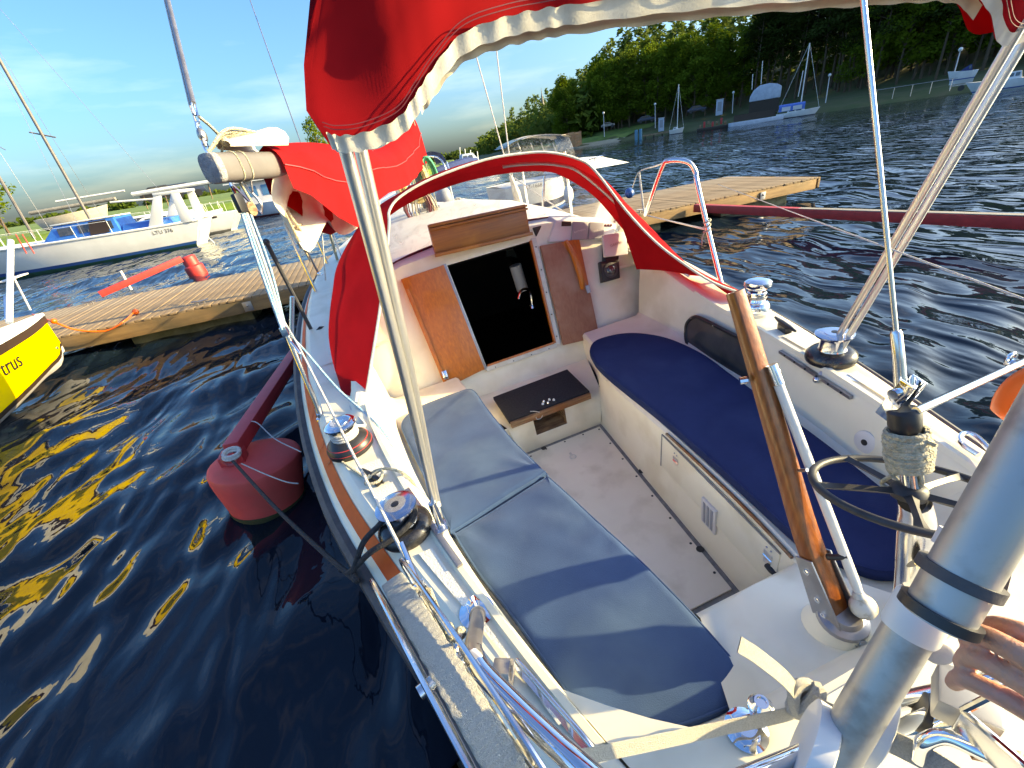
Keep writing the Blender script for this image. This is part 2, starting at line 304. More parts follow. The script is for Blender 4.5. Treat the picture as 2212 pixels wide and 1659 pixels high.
# ================================================================== SETTING
# ---- water: real swell near the boat, fine ripples in the material
def water():
    comps = []
    base = 2.05                                     # wave heading
    for i in range(40):
        lam = .26 * (1.11 ** i) * random.uniform(.9, 1.1)
        if lam > 6: lam = random.uniform(.35, 1.2)
        a = base + random.gauss(0, .42 if lam > .5 else .60)
        comps.append((2 * math.pi / lam, math.cos(a), math.sin(a), random.uniform(0, 6.28), .0080 * lam ** .62 * random.uniform(.5, 1.3), lam))
    rr = [.9 * (3600 / .9) ** (i / 520) for i in range(521)]
    ang = list(np.arange(-48, 78, .30)) + list(np.arange(78, 312, 6.0))
    A = np.radians(np.array(ang)); Rr = np.array(rr)
    X = Rr[:, None] * np.sin(A)[None]; Y = Rr[:, None] * np.cos(A)[None]; Zz = np.zeros_like(X)
    cell = np.maximum(Rr * .016, Rr * .0052)[:, None]
    gust = .75 + .35 * np.sin(X * .45 + 1.3 * np.sin(Y * .31)) * np.sin(Y * .38 + .7)
    for k, cx, cy, ph, am, lam in comps:
        fade = np.clip((lam / cell - 2.2) / 2.5, 0, 1)
        s_ = np.sin(k * (X * cx + Y * cy) + ph + .7 * np.sin(X * .9 / lam * .35 + Y * .6 / lam * .4 + ph * 3))
        Zz += am * fade * s_ * gust
    calm = np.clip((np.hypot(X, Y) - 1.0) / 3, .55, 1); Zz *= calm
    n, m = X.shape
    V = np.stack([X, Y, Zz], -1).reshape(-1, 3)
    idx = np.arange(n * m).reshape(n, m); nx = np.roll(idx, -1, 1)
    F = np.stack([idx[:-1], nx[:-1], nx[1:], idx[1:]], -1).reshape(-1, 4)[:, ::-1]
    me = bpy.data.meshes.new('water'); me.vertices.add(len(V) + 1); V = np.vstack([V, [[0, 0, 0]]]); me.vertices.foreach_set('co', V.ravel())
    F = F.tolist() + [[n * m, int(idx[0, (j + 1) % m]), int(idx[0, j])] for j in range(m)]
    me2 = bpy.data.meshes.new('water'); me2.from_pydata(V.tolist(), [], F); bpy.data.meshes.remove(me)
    me2.polygons.foreach_set('use_smooth', [True] * len(me2.polygons)); me2.update()
    o = bpy.data.objects.new('water', me2); scene.collection.objects.link(o); tag(o, kind='structure')
    m_ = bpy.data.materials.new('water'); m_.use_nodes = True; t = m_.node_tree; b = t.nodes['Principled BSDF']
    b.inputs['Base Color'].default_value = (.006, .013, .022, 1); b.inputs['Roughness'].default_value = .02; b.inputs['IOR'].default_value = 1.33
    x = t.nodes.new('ShaderNodeTexCoord'); prev = None
    for sc, stv, strg, dist, det in ((4.5, (1.5, .8, 1), .24, .02, 2.5), (1.0, (1.7, .65, 1), .75, .20, 2.2)):
        mpn = t.nodes.new('ShaderNodeMapping'); mpn.inputs['Rotation'].default_value = (0, 0, R(28)); mpn.inputs['Scale'].default_value = stv
        nn = t.nodes.new('ShaderNodeTexNoise'); nn.inputs['Scale'].default_value = sc; nn.inputs['Detail'].default_value = det; nn.inputs['Roughness'].default_value = .55; nn.inputs['Distortion'].default_value = .4
        bu = t.nodes.new('ShaderNodeBump'); bu.inputs['Strength'].default_value = strg; bu.inputs['Distance'].default_value = dist
        t.links.new(x.outputs['Object'], mpn.inputs[0]); t.links.new(mpn.outputs[0], nn.inputs['Vector']); t.links.new(nn.outputs['Fac'], bu.inputs['Height'])
        if prev: t.links.new(prev.outputs[0], bu.inputs['Normal'])
        prev = bu
    t.links.new(prev.outputs[0], b.inputs['Normal']); me2.materials.append(m_)
water()
# ---- shores
SHORE = [(150, -20), (128, 4), (110, 22), (98, 36), (89, 47), (83, 57), (80, 67), (77, 80), (71, 94), (61, 105), (52, 112), (51, 124), (55, 150), (62, 200), (79, 300), (110, 430), (170, 640), (280, 1000)]
SH = [Vector((a, b, 0)) for a, b in SHORE]; SHC = curve(SH, 6)
IN = Vector((.87, .5, 0))
PROF = [(-4, -1.2), (0, -.05), (1.2, .35), (4, .9), (9, 1.4), (15, 1.7), (21, 2.6), (32, 6), (50, 11), (80, 17), (140, 24), (300, 30)]
def ground_z(off): return float(np.interp(off, [p[0] for p in PROF], [p[1] for p in PROF]))
def shore_rows(a, b):
    return [[p + IN * o + Vector((0, 0, z + (.25 * math.sin(p.x * .7 + o) if 0 < o < 20 else 0))) for p in SHC] for o, z in PROF[a:b]]
solo('river_bank', G().rows(shore_rows(0, 5)), M['bank'], kind='structure', fr=FI)
solo('hillside', G().rows(shore_rows(4, 12)), M['bank'], kind='structure', fr=FI)
hl = [p for p in SHC if 46 < p.x < 64 and 100 < p.y < 160]
solo('beach', G().rows([[p + IN * o + Vector((0, 0, z)) for p in hl] for o, z in ((-3, -.3), (.4, .22), (2.2, .66), (3.0, .80))]), M['sand'], kind='structure', fr=FI)
solo('headland_grass', G().rows([[p + IN * o + Vector((0, 0, z)) for p in hl] for o, z in ((2.6, .74), (4, 1.0), (9, 1.75), (15, 1.95), (21, 2.9))]), M['grass'], kind='structure', fr=FI)
lf = [(-420, 110), (-160, 88), (-60, 80), (-20, 82), (5, 88), (16, 96), (22, 120), (42, 220), (90, 420)]
lfc = curve([Vector((a, b, 0)) for a, b in lf], 5)
solo('meadow', G().rows([[p + Vector((-.1, 1, 0)) * o + Vector((0, 0, z)) for p in lfc] for o, z in ((-2, -1), (0, .0), (.6, .8), (3, 1.1), (40, 1.5), (200, 2.2), (900, 6))]), M['grass'], kind='structure', fr=FI)
# ---- trees
def leafmat(name, a, b_, tr):
    m = bpy.data.materials.new(name); m.use_nodes = True; t = m.node_tree; b = t.nodes['Principled BSDF']; b.inputs['Roughness'].default_value = .8; b.inputs['Specular IOR Level'].default_value = .08
    oi = t.nodes.new('ShaderNodeObjectInfo'); x = t.nodes.new('ShaderNodeTexCoord'); n = t.nodes.new('ShaderNodeTexNoise'); n.inputs['Scale'].default_value = .9; n.inputs['Detail'].default_value = 3
    ad = t.nodes.new('ShaderNodeMath'); ad.operation = 'MULTIPLY_ADD'; ad.inputs[1].default_value = .7; k = t.nodes.new('ShaderNodeMixRGB')
    sb = t.nodes.new('ShaderNodeMath'); sb.operation = 'SUBTRACT'; sb.inputs[1].default_value = .2; sb.use_clamp = True
    k.inputs[1].default_value = (*a, 1); k.inputs[2].default_value = (*b_, 1)
    t.links.new(x.outputs['Object'], n.inputs['Vector']); t.links.new(oi.outputs['Random'], ad.inputs[0]); t.links.new(n.outputs['Fac'], ad.inputs[2])
    t.links.new(ad.outputs[0], sb.inputs[0]); t.links.new(sb.outputs[0], k.inputs[0]); t.links.new(k.outputs[0], b.inputs['Base Color'])
    tl = t.nodes.new('ShaderNodeBsdfTranslucent'); mxs = t.nodes.new('ShaderNodeMixShader'); mxs.inputs[0].default_value = tr; t.links.new(k.outputs[0], tl.inputs[0])
    t.links.new(b.outputs[0], mxs.inputs[1]); t.links.new(tl.outputs[0], mxs.inputs[2]); t.links.new(mxs.outputs[0], t.nodes['Material Output'].inputs[0]); return m
M['needle'] = leafmat('pine_needles', (.020, .034, .006), (.046, .062, .010), .2)
M['leaf'] = leafmat('leaves', (.06, .10, .008), (.175, .235, .02), .45)
M['far'] = leafmat('far_leaves', (.040, .068, .012), (.10, .14, .02), .3)
def leaves(g, c, rad, n, s, rnd):
    for _ in range(n):
        d = Vector((rnd.gauss(0, 1), rnd.gauss(0, 1), rnd.gauss(0, 1))); d.normalize(); q = Vector(c) + Vector((d.x * rad[0], d.y * rad[1], d.z * rad[2])) * (rnd.random() ** .45)
        a = Vector((rnd.gauss(0, 1), rnd.gauss(0, 1), rnd.gauss(0, .7))).normalized(); b = a.orthogonal().normalized(); e = s * rnd.uniform(.5, 1.3)
        g.add([q - a * e, q + b * e * .55, q + a * e, q - b * e * .55], [(0, 1, 2, 3)])
def tree_parts(kind, seed, n, s):
    rnd = random.Random(seed); tg, cg = G(), G()
    if kind == 'pine':
        H = 20; tp = [Vector((0, 0, -2.5)), Vector((rnd.uniform(-.2, .2), 0, 6)), Vector((rnd.uniform(-.5, .5), rnd.uniform(-.5, .5), 13)), Vector((rnd.uniform(-.6, .6), rnd.uniform(-.6, .6), H))]
        pp = curve(tp, 4); tg.tube(pp, [.26 * (1 - .85 * i / (len(pp) - 1)) for i in range(len(pp))], 6)
        k = 22
        for i in range(k):
            h = 8.5 + (H - 8) * (i / (k - 1)) ** .8; sp_ = (1.05 - (h - 8.5) / (H - 5.5)) * 3.3 + .35; a = rnd.uniform(0, 6.28); r = sp_ * rnd.uniform(.35, 1)
            c = Vector((math.cos(a) * r, math.sin(a) * r, h + rnd.uniform(-.4, .6)))
            st_ = Vector((0, 0, h - .8)); tg.tube([st_, lerp(st_, c, .5) + Vector((0, 0, .1)), c], [.07, .05, .02], 4)
            leaves(cg, c, (sp_ * .55 + .5, sp_ * .55 + .5, .75), n // k, s, rnd)
    else:
        H = 15; pp = curve([Vector((0, 0, -2.5)), Vector((.2, 0, 4)), Vector((rnd.uniform(-.6, .6), .3, 9)), Vector((rnd.uniform(-.8, .8), 0, H - 1))], 4)
        tg.tube(pp, [.22 * (1 - .85 * i / (len(pp) - 1)) for i in range(len(pp))], 6); k = 26
        for i in range(k):
            h = 3.2 + (H - 3.6) * (i / (k - 1)); e = (h - 3) / (H - 3); sp_ = 3.6 * math.sin(math.pi * min(1, .18 + e * .80)) ** .8; a = rnd.uniform(0, 6.28); r = sp_ * rnd.uniform(.2, .95)
            c = Vector((math.cos(a) * r, math.sin(a) * r, h)); st_ = Vector((0, 0, max(1.5, h - 1.6)))
            tg.tube([st_, lerp(st_, c, .5) + Vector((0, 0, .2)), c], [.06, .04, .015], 4)
            leaves(cg, c, (1.5, 1.5, 1.15), n // k, s, rnd)
    return tg, cg
protos = {}
def make_tree(kind, v):
    nm = {'pine': 'pine_tree', 'leaf': 'leafy_tree'}[kind]; r = thing(nm, '', '', (0, 0, 0), FI)
    tg, cg = tree_parts(kind, v * 13 + len(kind), 2400, .30 if kind == 'pine' else .30); part('trunk', tg, M['bark'], r); part('crown', cg, M['needle' if kind == 'pine' else 'leaf'], r, smooth=0)
    return r
for kd in ('pine', 'leaf'):
    for v in range(4): protos[(kd, v)] = [make_tree(kd, v), False]
def plant(kind, v, loc, s, rz, label, group):
    pr = protos[(kind, v)]; mw = Matrix.Translation(loc) @ Matrix.Rotation(rz, 4, 'Z') @ Matrix.Scale(s, 4)
    if not pr[1]: o = pr[0]; o.matrix_world = mw; pr[1] = True
    else: o = copy_tree(pr[0], mw)
    return tag(o, label, 'tree', group)
rt_ = random.Random(5)
front = []
def along(t):
    i = min(int(t), len(SHC) - 2); return lerp(SHC[i], SHC[i + 1], t - i)
tt = 6.0
while tt < 66:
    p0 = along(tt); far_ = p0.y > 118
    off = rt_.uniform(19, 27) if not far_ else rt_.uniform(8, 16)
    p = p0 + IN * off; kind = 'pine' if (p.y < 100 and rt_.random() < .68) else 'leaf'
    s = rt_.uniform(.85, 1.2) * (1.0 if not far_ else .9)
    front.append((kind, p, s, off)); tt += rt_.uniform(.42, .66) * (1 if not far_ else .55)
for i, (kind, p, s, off) in enumerate(front):
    z = ground_z(off) - .3
    lab = {'pine': 'tall dark pine with bare trunk at the front of the wood', 'leaf': 'green broad-leaved tree at the front edge of the wood'}[kind]
    plant(kind, rt_.randrange(4), Vector((p.x, p.y, z)), s, rt_.uniform(0, 6.28), lab, 'pines along the wood' if kind == 'pine' else 'broad-leaved trees along the wood')
wg = G()
for row, (o0, n) in enumerate(((33, 95), (48, 85), (70, 70))):
    for i in range(n):
        p = along(4 + 80 * i / n + rt_.uniform(-.4, .4)) + IN * (o0 + rt_.uniform(-5, 5)); z = ground_z(o0); h = rt_.uniform(12, 18) * (1 if p.y < 140 else .8)
        far_ = p.y > 180
        for k in range(7):
            e = k / 6; leaves(wg, (p.x + rt_.uniform(-1.5, 1.5), p.y + rt_.uniform(-1.5, 1.5), z + 2 + h * e), (3.3 * (1.15 - e * .8), 3.3 * (1.15 - e * .8), 1.6), 30, .75, rt_)
for i in range(420):
    y = 116 + 520 * (i / 420) ** 1.5; xs_ = float(np.interp(y, [p.y for p in SHC if p.y > 110], [p.x for p in SHC if p.y > 110])); o = rt_.uniform(7, 70); h = rt_.uniform(7, 13); z = ground_z(o) * .75
    for k in range(5): leaves(wg, (xs_ + o + rt_.uniform(-1.5, 1.5), y + o * .4 + rt_.uniform(-1.5, 1.5), z + 1 + h * k / 5), (3.6, 3.6, 1.7), 22, .85 + y * .0015, rt_)
solo('wood_behind', wg, M['far'], 'dense mixed wood rising behind the front row of trees', 'wood', fr=FI, kind='stuff', smooth=0)
fg = G()
for i in range(330):
    x = -900 + i * 3.6 + rt_.uniform(-2, 2); y = 640 + .2 * x + rt_.uniform(-25, 25); h = 7 + 2.5 * math.sin(i * .11) + rt_.uniform(-1, 2)
    for k in range(4): leaves(fg, (x + rt_.uniform(-2, 2), y, 2 + h * k / 4), (6, 6, 2.4), 16, 2.2, rt_)
solo('far_treeline', fg, M['far'], 'low distant line of trees across the meadow', 'trees', fr=FI, kind='stuff', smooth=0)
q = W(14, 500, y=92); plant('leaf', 0, Vector((q.x, q.y, 1.0)), .95, 1.0, 'rounded green tree at the left edge beyond the moored boats', None)
q = W(2, 505, y=100); plant('leaf', 1, Vector((q.x - 5, q.y, 1.0)), 1.0, 2.0, 'second rounded tree half out of view at the left edge', None)
q = W(682, 300, y=150); plant('leaf', 1, Vector((q.x, q.y, .5)), 1.1, 0, 'lone treetop showing over the red sail cover', None)
# ---- main dock: planks, beams, pontoons
dk = thing('wooden_dock', 'long weathered plank dock running across behind the bow', 'dock', (2, 9.7, 0), FI)
DX0, DX1, DY0, DY1, DZ = -10.5, 10.2, 8.25, 11.1, .45
N = 165; pw = (DX1 - DX0) / N; first = None
for i in range(N):
    x = DX0 + (i + .5) * pw
    if first is None:
        first = part('plank', G().box((2, 9.7, DZ - .016), (pw - .012, DY1 - DY0, .032)), M['planks'], dk, bev=.003); o = first
    else:
        o = first.copy(); scene.collection.objects.link(o); o.parent = dk; ORG[o] = ORG[dk]
    o.location = (x - 2 , random.uniform(-.012, .012), random.uniform(-.003, .003)); o.rotation_euler = (0, random.uniform(-.006, .006), 0)
for yy in (DY0 + .06, DY1 - .06, 9.7): part('beam', G().box((-.15, yy, DZ - .032 - .11), (DX1 - DX0 - .1, .07, .215)), M['beam'], dk, bev=.006)
part('end_beam', G().box((DX1 + .03, 9.7, DZ - .12), (.06, DY1 - DY0, .22)), M['beam'], dk, bev=.006)
for i, xx in enumerate((-8.2, -3.2, 1.4, 5.2, 8.7)): part('pontoon', G().box((xx, 9.7, .0), (1.9, 2.3, .38)), M['float'], dk, bev=.03)
for xx in (-6.2, -2.2, 1.2, 5.0, 8.6):
    part('bracket', G().box((xx, DY0 + .012, DZ - .15), (.14, .02, .16)).rev([(.02, 0), (.02, .02), (.008, .03)], (xx, DY0, DZ - .13), (0, -1, 0), 8), M['mauve'], dk, bev=.002)
for xx, yy in ((-2.9, 8.45), (5.6, 8.45), (-5.6, 10.9)):
    part('cleat', G().tube([(xx - .13, yy, DZ + .07), (xx, yy, DZ + .055), (xx + .13, yy, DZ + .07)], [.012, .018, .012], 8).tube([(xx - .05, yy, DZ), (xx - .05, yy, DZ + .06)], .014, 8).tube([(xx + .05, yy, DZ), (xx + .05, yy, DZ + .06)], .014, 8), M['mauve'], dk)
# ---- mooring booms with floats
def boom_arm(name, label, a, b, wd, hh, m, flt=None):
    r = thing(name, label, 'mooring boom', (a[0], a[1], 0), FI); a, b = Vector(a), Vector(b); d = (b - a).normalized(); sd_ = d.cross(Vector((0, 0, 1))).normalized(); up = sd_.cross(d)
    part('arm', G().box((a + b) / 2, ((b - a).length, wd, hh), (d, sd_, up)), m, r, bev=.008); return r
bm_ = boom_arm('mooring_boom', 'red steel mooring boom holding the big red buoy beside the hull', (lambda a, b: (tuple(b + (b - a) * ((8.2 - b.y) / (b.y - a.y))), tuple(a)))(W(503, 972, z=.46), W(631, 778, z=.44))[0], W(503, 972, z=.46), .105, .105, M['boomred'])
bc = Vector((-1.20, 2.97, 0))
bu = thing('mooring_buoy', 'large red cylindrical mooring buoy floating beside the hull', 'buoy', bc, FI)
tilt = Vector((.10, .05, 1)).normalized()
part('float', G().rev([(.20, -.20), (.245, .0), (.290, .24), (.298, .32), (.292, .345), (.26, .362), (.15, .372), (.03, .375)], bc, tilt, 40), M['buoy'], bu, bev=.004)
part('waterline_growth', G().rev([(.240, -.04), (.252, .0), (.254, .012), (.252, .018)], bc, tilt, 40, cap=False), M['algae'], bu)
ey = W(*Z('b4', 350, 845), z=.50)
part('bracket', G().box(W(503, 985, z=.42) + Vector((.0, .0, -.01)), (.15, .12, .09)), M['boomred'], bu, bev=.01)
part('eye', G().tube([ey + Vector((math.cos(a) * .045, math.sin(a) * .02, math.sin(a) * .05)) for a in [k * 2 * math.pi / 14 for k in range(14)]], .012, 7, closed=True), M['boomred'], bu)
sh_ = [ey + Vector((.03 + math.cos(a) * .05, -.03 + math.sin(a) * .03, .03 + math.sin(a) * .015)) for a in [k * 2 * math.pi / 14 for k in range(14)]]
solo('rope_loop', G().tube(sh_, .011, 7, closed=True).tube([p + Vector((.005, .004, .018)) for p in sh_], .011, 7, closed=True), M['wrope'], 'white rope loop tied round the buoy eye', 'rope', FI)
rb = boom_arm('mooring_boom', 'long red mooring boom reaching from the dock on the starboard side', (6.75, 8.2, .36), (8.3, 0.2, .30), .13, .15, M['redpaint'])
part('top_strip', G().box((7.52, 4.2, .413), (.12, 8.1, .012), ((math.cos(.19), math.sin(.19), 0), (-math.sin(.19), math.cos(.19), 0), (0, 0, 1))), M['concrete'], rb)
a0, a1 = W(*Z('a2', 770, 1165), z=.52), W(*Z('a2', 1400, 890), z=.85)
fb_ = boom_arm('mooring_boom', 'red mooring boom on the far side of the dock with red can float', a0, a1, .13, .13, M['redpaint'])
solo('can_float', G().rev([(.24, -.1), (.25, .0), (.25, .33), (.19, .36), (.19, .60), (.15, .63)], W(*Z('a2', 1490, 1030), z=.1) + Vector((0, .5, -.1)), (-.12, 0, 1), 24), M['redpaint'], 'red can float at the end of the far boom', 'float', FI, bev=.01)
pz = W(*Z('a2', 1012, 1130), z=.46); solo('boom_post', G().tube([pz, pz + Vector((0, 0, .42))], .03, 8), M['wrope'], 'short post lashed to the far red boom', 'post', FI)
# boom ties to the dock
solo('orange_rope', G().tube(curve([W(*Z('a2', 250, 1320), z=.78), W(*Z('a2', 420, 1380), z=.7), W(*Z('a2', 600, 1440), y=8.12), W(*Z('a2', 820, 1445), y=8.15), W(*Z('a2', 960, 1370), y=8.2), W(*Z('a2', 1030, 1305), z=.50)], 8), .013, 7)
     .ball(W(*Z('a2', 1045, 1300), z=.5), .05).ball(W(*Z('a2', 415, 1372), z=.72), .04), M['orfloat'], 'orange mooring line from the yellow bow to the dock', 'rope', FI)
# ================================================================== OWN BOAT
BD = [(-.45, .40), (-.3, .45), (0, .55), (.5, .70), (1, .885), (1.5, 1.05), (2.05, 1.17), (2.75, 1.255), (3.5, 1.30), (4.2, 1.31), (5, 1.26), (6, 1.04), (7, .66), (7.7, .27), (8.05, .03)]
ZD = [(-.45, .0), (0, 0), (1, 0), (1.7, 0), (2.1, .03), (2.75, .09), (3.5, .14), (5, .22), (7, .34), (8.05, .42)]
XI = [(-.45, .20), (0, .42), (.3, .54), (.5, .61), (.75, .685), (1.0, .755), (1.3, .825), (1.6, .885), (1.9, .925), (2.2, .925), (2.7, .91)]
ZC = [(-.45, 0), (1.0, 0), (1.55, 0), (1.75, .004), (1.9, .02), (2.1, .07), (2.3, .13), (2.7, .20)]
XW = [(.36, .53), (.5, .575), (.75, .64), (1.0, .70), (1.3, .76), (1.6, .81), (1.9, .84), (2.2, .86), (2.6, .87)]
XE = [(.55, .165), (.6, .18), (.87, .215), (1.3, .245), (1.87, .27), (2.0, .30), (2.15, .36), (2.3, .41), (2.55, .45)]
XF = [(.55, .15), (.77, .168), (1.055, .189), (1.43, .217), (1.97, .261), (2.1, .27)]
bd = lambda y: sp(BD, y); zd = lambda y: sp(ZD, y); xi = lambda y: sp(XI, y); zc = lambda y: sp(ZC, y); xw = lambda y: sp(XW, y); XEP = [(.55, .183), (.6, .19), (.75, .212), (1.0, .262), (1.3, .318), (1.92, .392), (2.19, .412), (2.55, .45)]; xe = lambda y, s=1: sp(XE if s > 0 else XEP, y); xf = lambda y: sp(XF, y)
br = lambda y: bd(y) + .10 * min(1, max(.15, (8.05 - y) / 2)); zr = lambda y: zd(y) - .105
boat = thing('sailboat', 'white sailboat in the foreground with orange stripe and open cockpit', 'sailboat', (0, 2, -1.0))
YS = list(np.arange(-.42, 2.7, .12)) + list(np.arange(2.7, 8.06, .25)) + [8.04]
YS = sorted(YS)
hull, deck, stripe, upper, lower, rail = G(), G(), G(), G(), G(), G()
for s in (-1, 1):
    secs = []
    for y in YS:
        b, z = br(y), zr(y); wl = b * .93 - .03 if y < 6 else b * .75
        secs.append([Vector((s * (b + .012), y, z)), Vector((s * (b + .03), y, z - .25)), Vector((s * b * 1.0, y, -.65)), Vector((s * wl, y * .985, -1.0)), Vector((s * wl * .6, y * .95 + .1, -1.3)), Vector((0, y * .93 + .15, -1.5))])
    hull.rows(secs)
    lower.rows([[Vector((s * (br(y) + .004), y, zr(y) + .0)), Vector((s * lerp((br(y), 0, 0), (bd(y), 0, 0), .30).x, y, zr(y) + .105 * .30))] for y in YS])
    stripe.rows([[Vector((s * lerp((br(y), 0, 0), (bd(y), 0, 0), f).x, y, zr(y) + .105 * f)) + Vector((s * .002, 0, .002)) for f in (.30, .5, .72)] for y in YS if y > .1])
    upper.rows([[Vector((s * lerp((br(y), 0, 0), (bd(y), 0, 0), f).x, y, zr(y) + .105 * f)) for f in (.30, .72, .9)] + [Vector((s * (bd(y) - .012), y, zd(y)))] for y in YS])
    rail.rows([[Vector((s * (br(y) + e), y, zr(y) + f)) for e, f in ((.0, .006), (.022, .012), (.042, .0), (.048, -.03), (.04, -.062), (.02, -.072))] for y in YS])
    # deck: coaming top, out to the edge
    dy = [y for y in YS if y <= 2.72]
    deck.rows([[Vector((s * (xi(y) + .004), y, zc(y) - .004)), Vector((s * (xi(y) + .016), y, zc(y))), Vector((s * (xi(y) + .05 + .0 * y), y, zc(y))), Vector((s * min(xi(y) + .075, bd(y) - .03), y, zd(y) + .8 * (zc(y) - zd(y)))), Vector((s * min(xi(y) + .10, bd(y) - .02), y, zd(y) + .0)), Vector((s * (bd(y) - .012), y, zd(y)))] for y in dy])
    deck.rows([[Vector((s * .80 * min(1, bd(y) / 1.3), y, zd(y) + .02)), Vector((s * (bd(y) - .012), y, zd(y)))] for y in YS if y >= 2.5])
part('hull', hull, M['navy'], boat)
part('hull', lower, M['gel'], boat); part('sheer_strake', upper, M['gel'], boat); part('stripe', stripe, M['orange'], boat, label='orange stripe along the sheer')
part('rubbing_rail', rail, M['rail'], boat, label='black rubber rubbing rail')
# faint raised name on the stripe
vn = G()
for ch, (yy) in zip('VEGA 27', np.linspace(2.62, 1.72, 7)):
    c = Vector((-(lerp((br(yy), 0, 0), (bd(yy), 0, 0), .51).x), yy, zr(yy) + .105 * .51)); nrm = Vector((-.72, 0, .70)).normalized(); Xd = Vector((.16, 1, 0)).normalized() * -1
    Yd = nrm.cross(Xd); g = text_g(ch, c, Xd, Yd, .05, .004) if ch != ' ' else G()
    vn.add(g.v, g.f)
M['faded'] = mat('faded_letters', (.66, .25, .15), rough=.5)
part('lettering', vn, M['faded'], boat)
# aft deck and foredeck
def syf(x): return .262 + .19 * max(0, (abs(x) - .30) / .30) ** 2
deck.rows([[Vector((x * xi(-.42 + f * (syf(x * .62) + .42)), -.42 + f * (syf(x * .62) + .42), 0)) for x in np.linspace(-1, 1, 25)] for f in np.linspace(0, 1, 9)])
part('deck', deck, M['gel'], boat)
fd = G().rows([[Vector((x * (bd(y) - .012), y, zd(y) + .06 * (1 - x * x))) for x in np.linspace(-1, 1, 9)] for y in np.arange(5.9, 8.06, .2)]); part('foredeck', fd, M['deck'], boat)
tr_ = G().poly([Vector((s * f, -.42, z)) for s, f, z in ((-1, bd(-.42), 0), (1, bd(-.42), 0), (1, .3, -.9), (-1, .3, -.9))]); part('transom', tr_, M['gel'], boat)
# non-skid pads on the port and starboard coamings
for s in (-1, 1):
    for y0, y1 in ((.42, .98), (1.22, 1.36), (1.42, 1.54)) if s < 0 else ((.5, .98), (1.2, 1.34)):
        part('nonskid_pad', G().rows([[Vector((s * (xi(y) + .045), y, .006)), Vector((s * (bd(y) - .04), y, .006))] for y in np.linspace(y0, y1, 8)]), M['deck'], boat)
    g = G()                                     # raised lip along the inside of the coaming
    g.rows([[Vector((s * (xi(y) + e), y, zc(y) + f)) for e, f in ((.0, -.006), (.006, .010), (.022, .010), (.03, .0))] for y in np.arange(.36, 2.0, .06)]); part('coaming_lip', g, M['gel'], boat)
# cockpit liner
lin = G(); ys = list(np.arange(.36, 2.47, .07)) + [2.47]
for s in (-1, 1):
    lin.rows([[Vector((s * (xi(y) + .005), y, zc(y) - .004)), Vector((s * (xi(y) - .006), y, zc(y) - .02)), Vector((s * ((xi(y) + xw(y)) / 2 - .002), y, (zc(y) - .22) / 2)), Vector((s * (xw(y) + .006), y, -.205)), Vector((s * (xw(y) - .02), y, -.222)),
               Vector((s * (xe(y, s) + .015), y, -.222)), Vector((s * (xe(y, s)), y, -.237))] for y in ys if y >= .36])
    yl = [y for y in ys if y >= .56]
    lin.rows([[Vector((s * xe(y, s), y, -.237)), Vector((s * (xf(y) + .012), y, -.575)), Vector((s * xf(y), y, -.60))] for y in list(np.linspace(.56, 2.0, 22))])
    lin.rows([[Vector((s * xe(y, s), y, -.237)), Vector((s * xe(y, s), y, -.42))] for y in np.linspace(1.96, 2.5, 9)])
    lin.poly([Vector((s * xe(2.0, s), 1.998, -.237)), Vector((s * xf(2.0), 1.998, -.60)), Vector((s * (xf(2.0) - .03), 2.0, -.60)), Vector((s * (xf(2.0) - .03), 2.0, -.40)), Vector((s * (xe(2.0, s) - .02), 2.0, -.40))])
part('cockpit_liner', lin, M['gel'], boat)
# step ledge, bridge and stern step
lg = G()
lg.poly([(-.262, 1.985, -.6), (.262, 1.985, -.6), (.30, 1.995, -.40), (.052, 1.995, -.40), (.052, 1.99, -.51), (-.145, 1.99, -.51), (-.145, 1.995, -.40), (-.30, 1.995, -.40)])
lg.poly([(-.30, 1.995, -.40), (.30, 1.995, -.40), (.455, 2.50, -.40), (-.455, 2.50, -.40)])
part('step_ledge', lg, M['gel'], boat)
part('cavity', G().add([(-.145, 1.992, -.51), (.052, 1.992, -.51), (.052, 1.992, -.40), (-.145, 1.992, -.40), (-.135, 2.12, -.50), (.045, 2.12, -.50), (.045, 2.12, -.40), (-.135, 2.12, -.40)], [(0, 1, 5, 4), (1, 2, 6, 5), (2, 3, 7, 6), (3, 0, 4, 7), (4, 5, 6, 7)]), M['rotwood'], boat, label='open cut-out with bare rotten wood under the step')
bg_ = G()
def brz(x, y): return -.205 + .045 * max(0, (0.56 - y) / .2) + .03 * math.exp(-(x / .1) ** 2)
bg_.rows([[Vector((x, .775, -.6)) for x in np.linspace(-.165, .165, 9)], [Vector((x * 1.0, .60, -.225)) for x in np.linspace(-.172, .172, 9)]] + [[Vector((x * (1 + (.575 - y) * 2.6), y, brz(x, y))) for x in np.linspace(-.178, .178, 9)] for y in (.575, .53, .48, .43, .38, .34)])
part('bridge', bg_, M['gel'], boat)
stp = G().rows([[Vector((x, y, z)) for x, y, z in [(q_, syf(q_) + e, z_) for q_ in np.linspace(-.60, .60, 29)]] for e, z_ in ((.145, -.222), (.118, -.205), (.03, -.03), (.016, -.006), (-.02, .0))]); part('stern_step', stp, M['gel'], boat)
# helm pedestal the tiller hinges on
pc = Vector((.055, .395, -.17)); part('tiller_pedestal', G().rev([(.085, -.05), (.075, .0), (.06, .05), (.052, .075), (.045, .082)], pc, (-.05, -.1, 1), 24), M['gel'], boat)
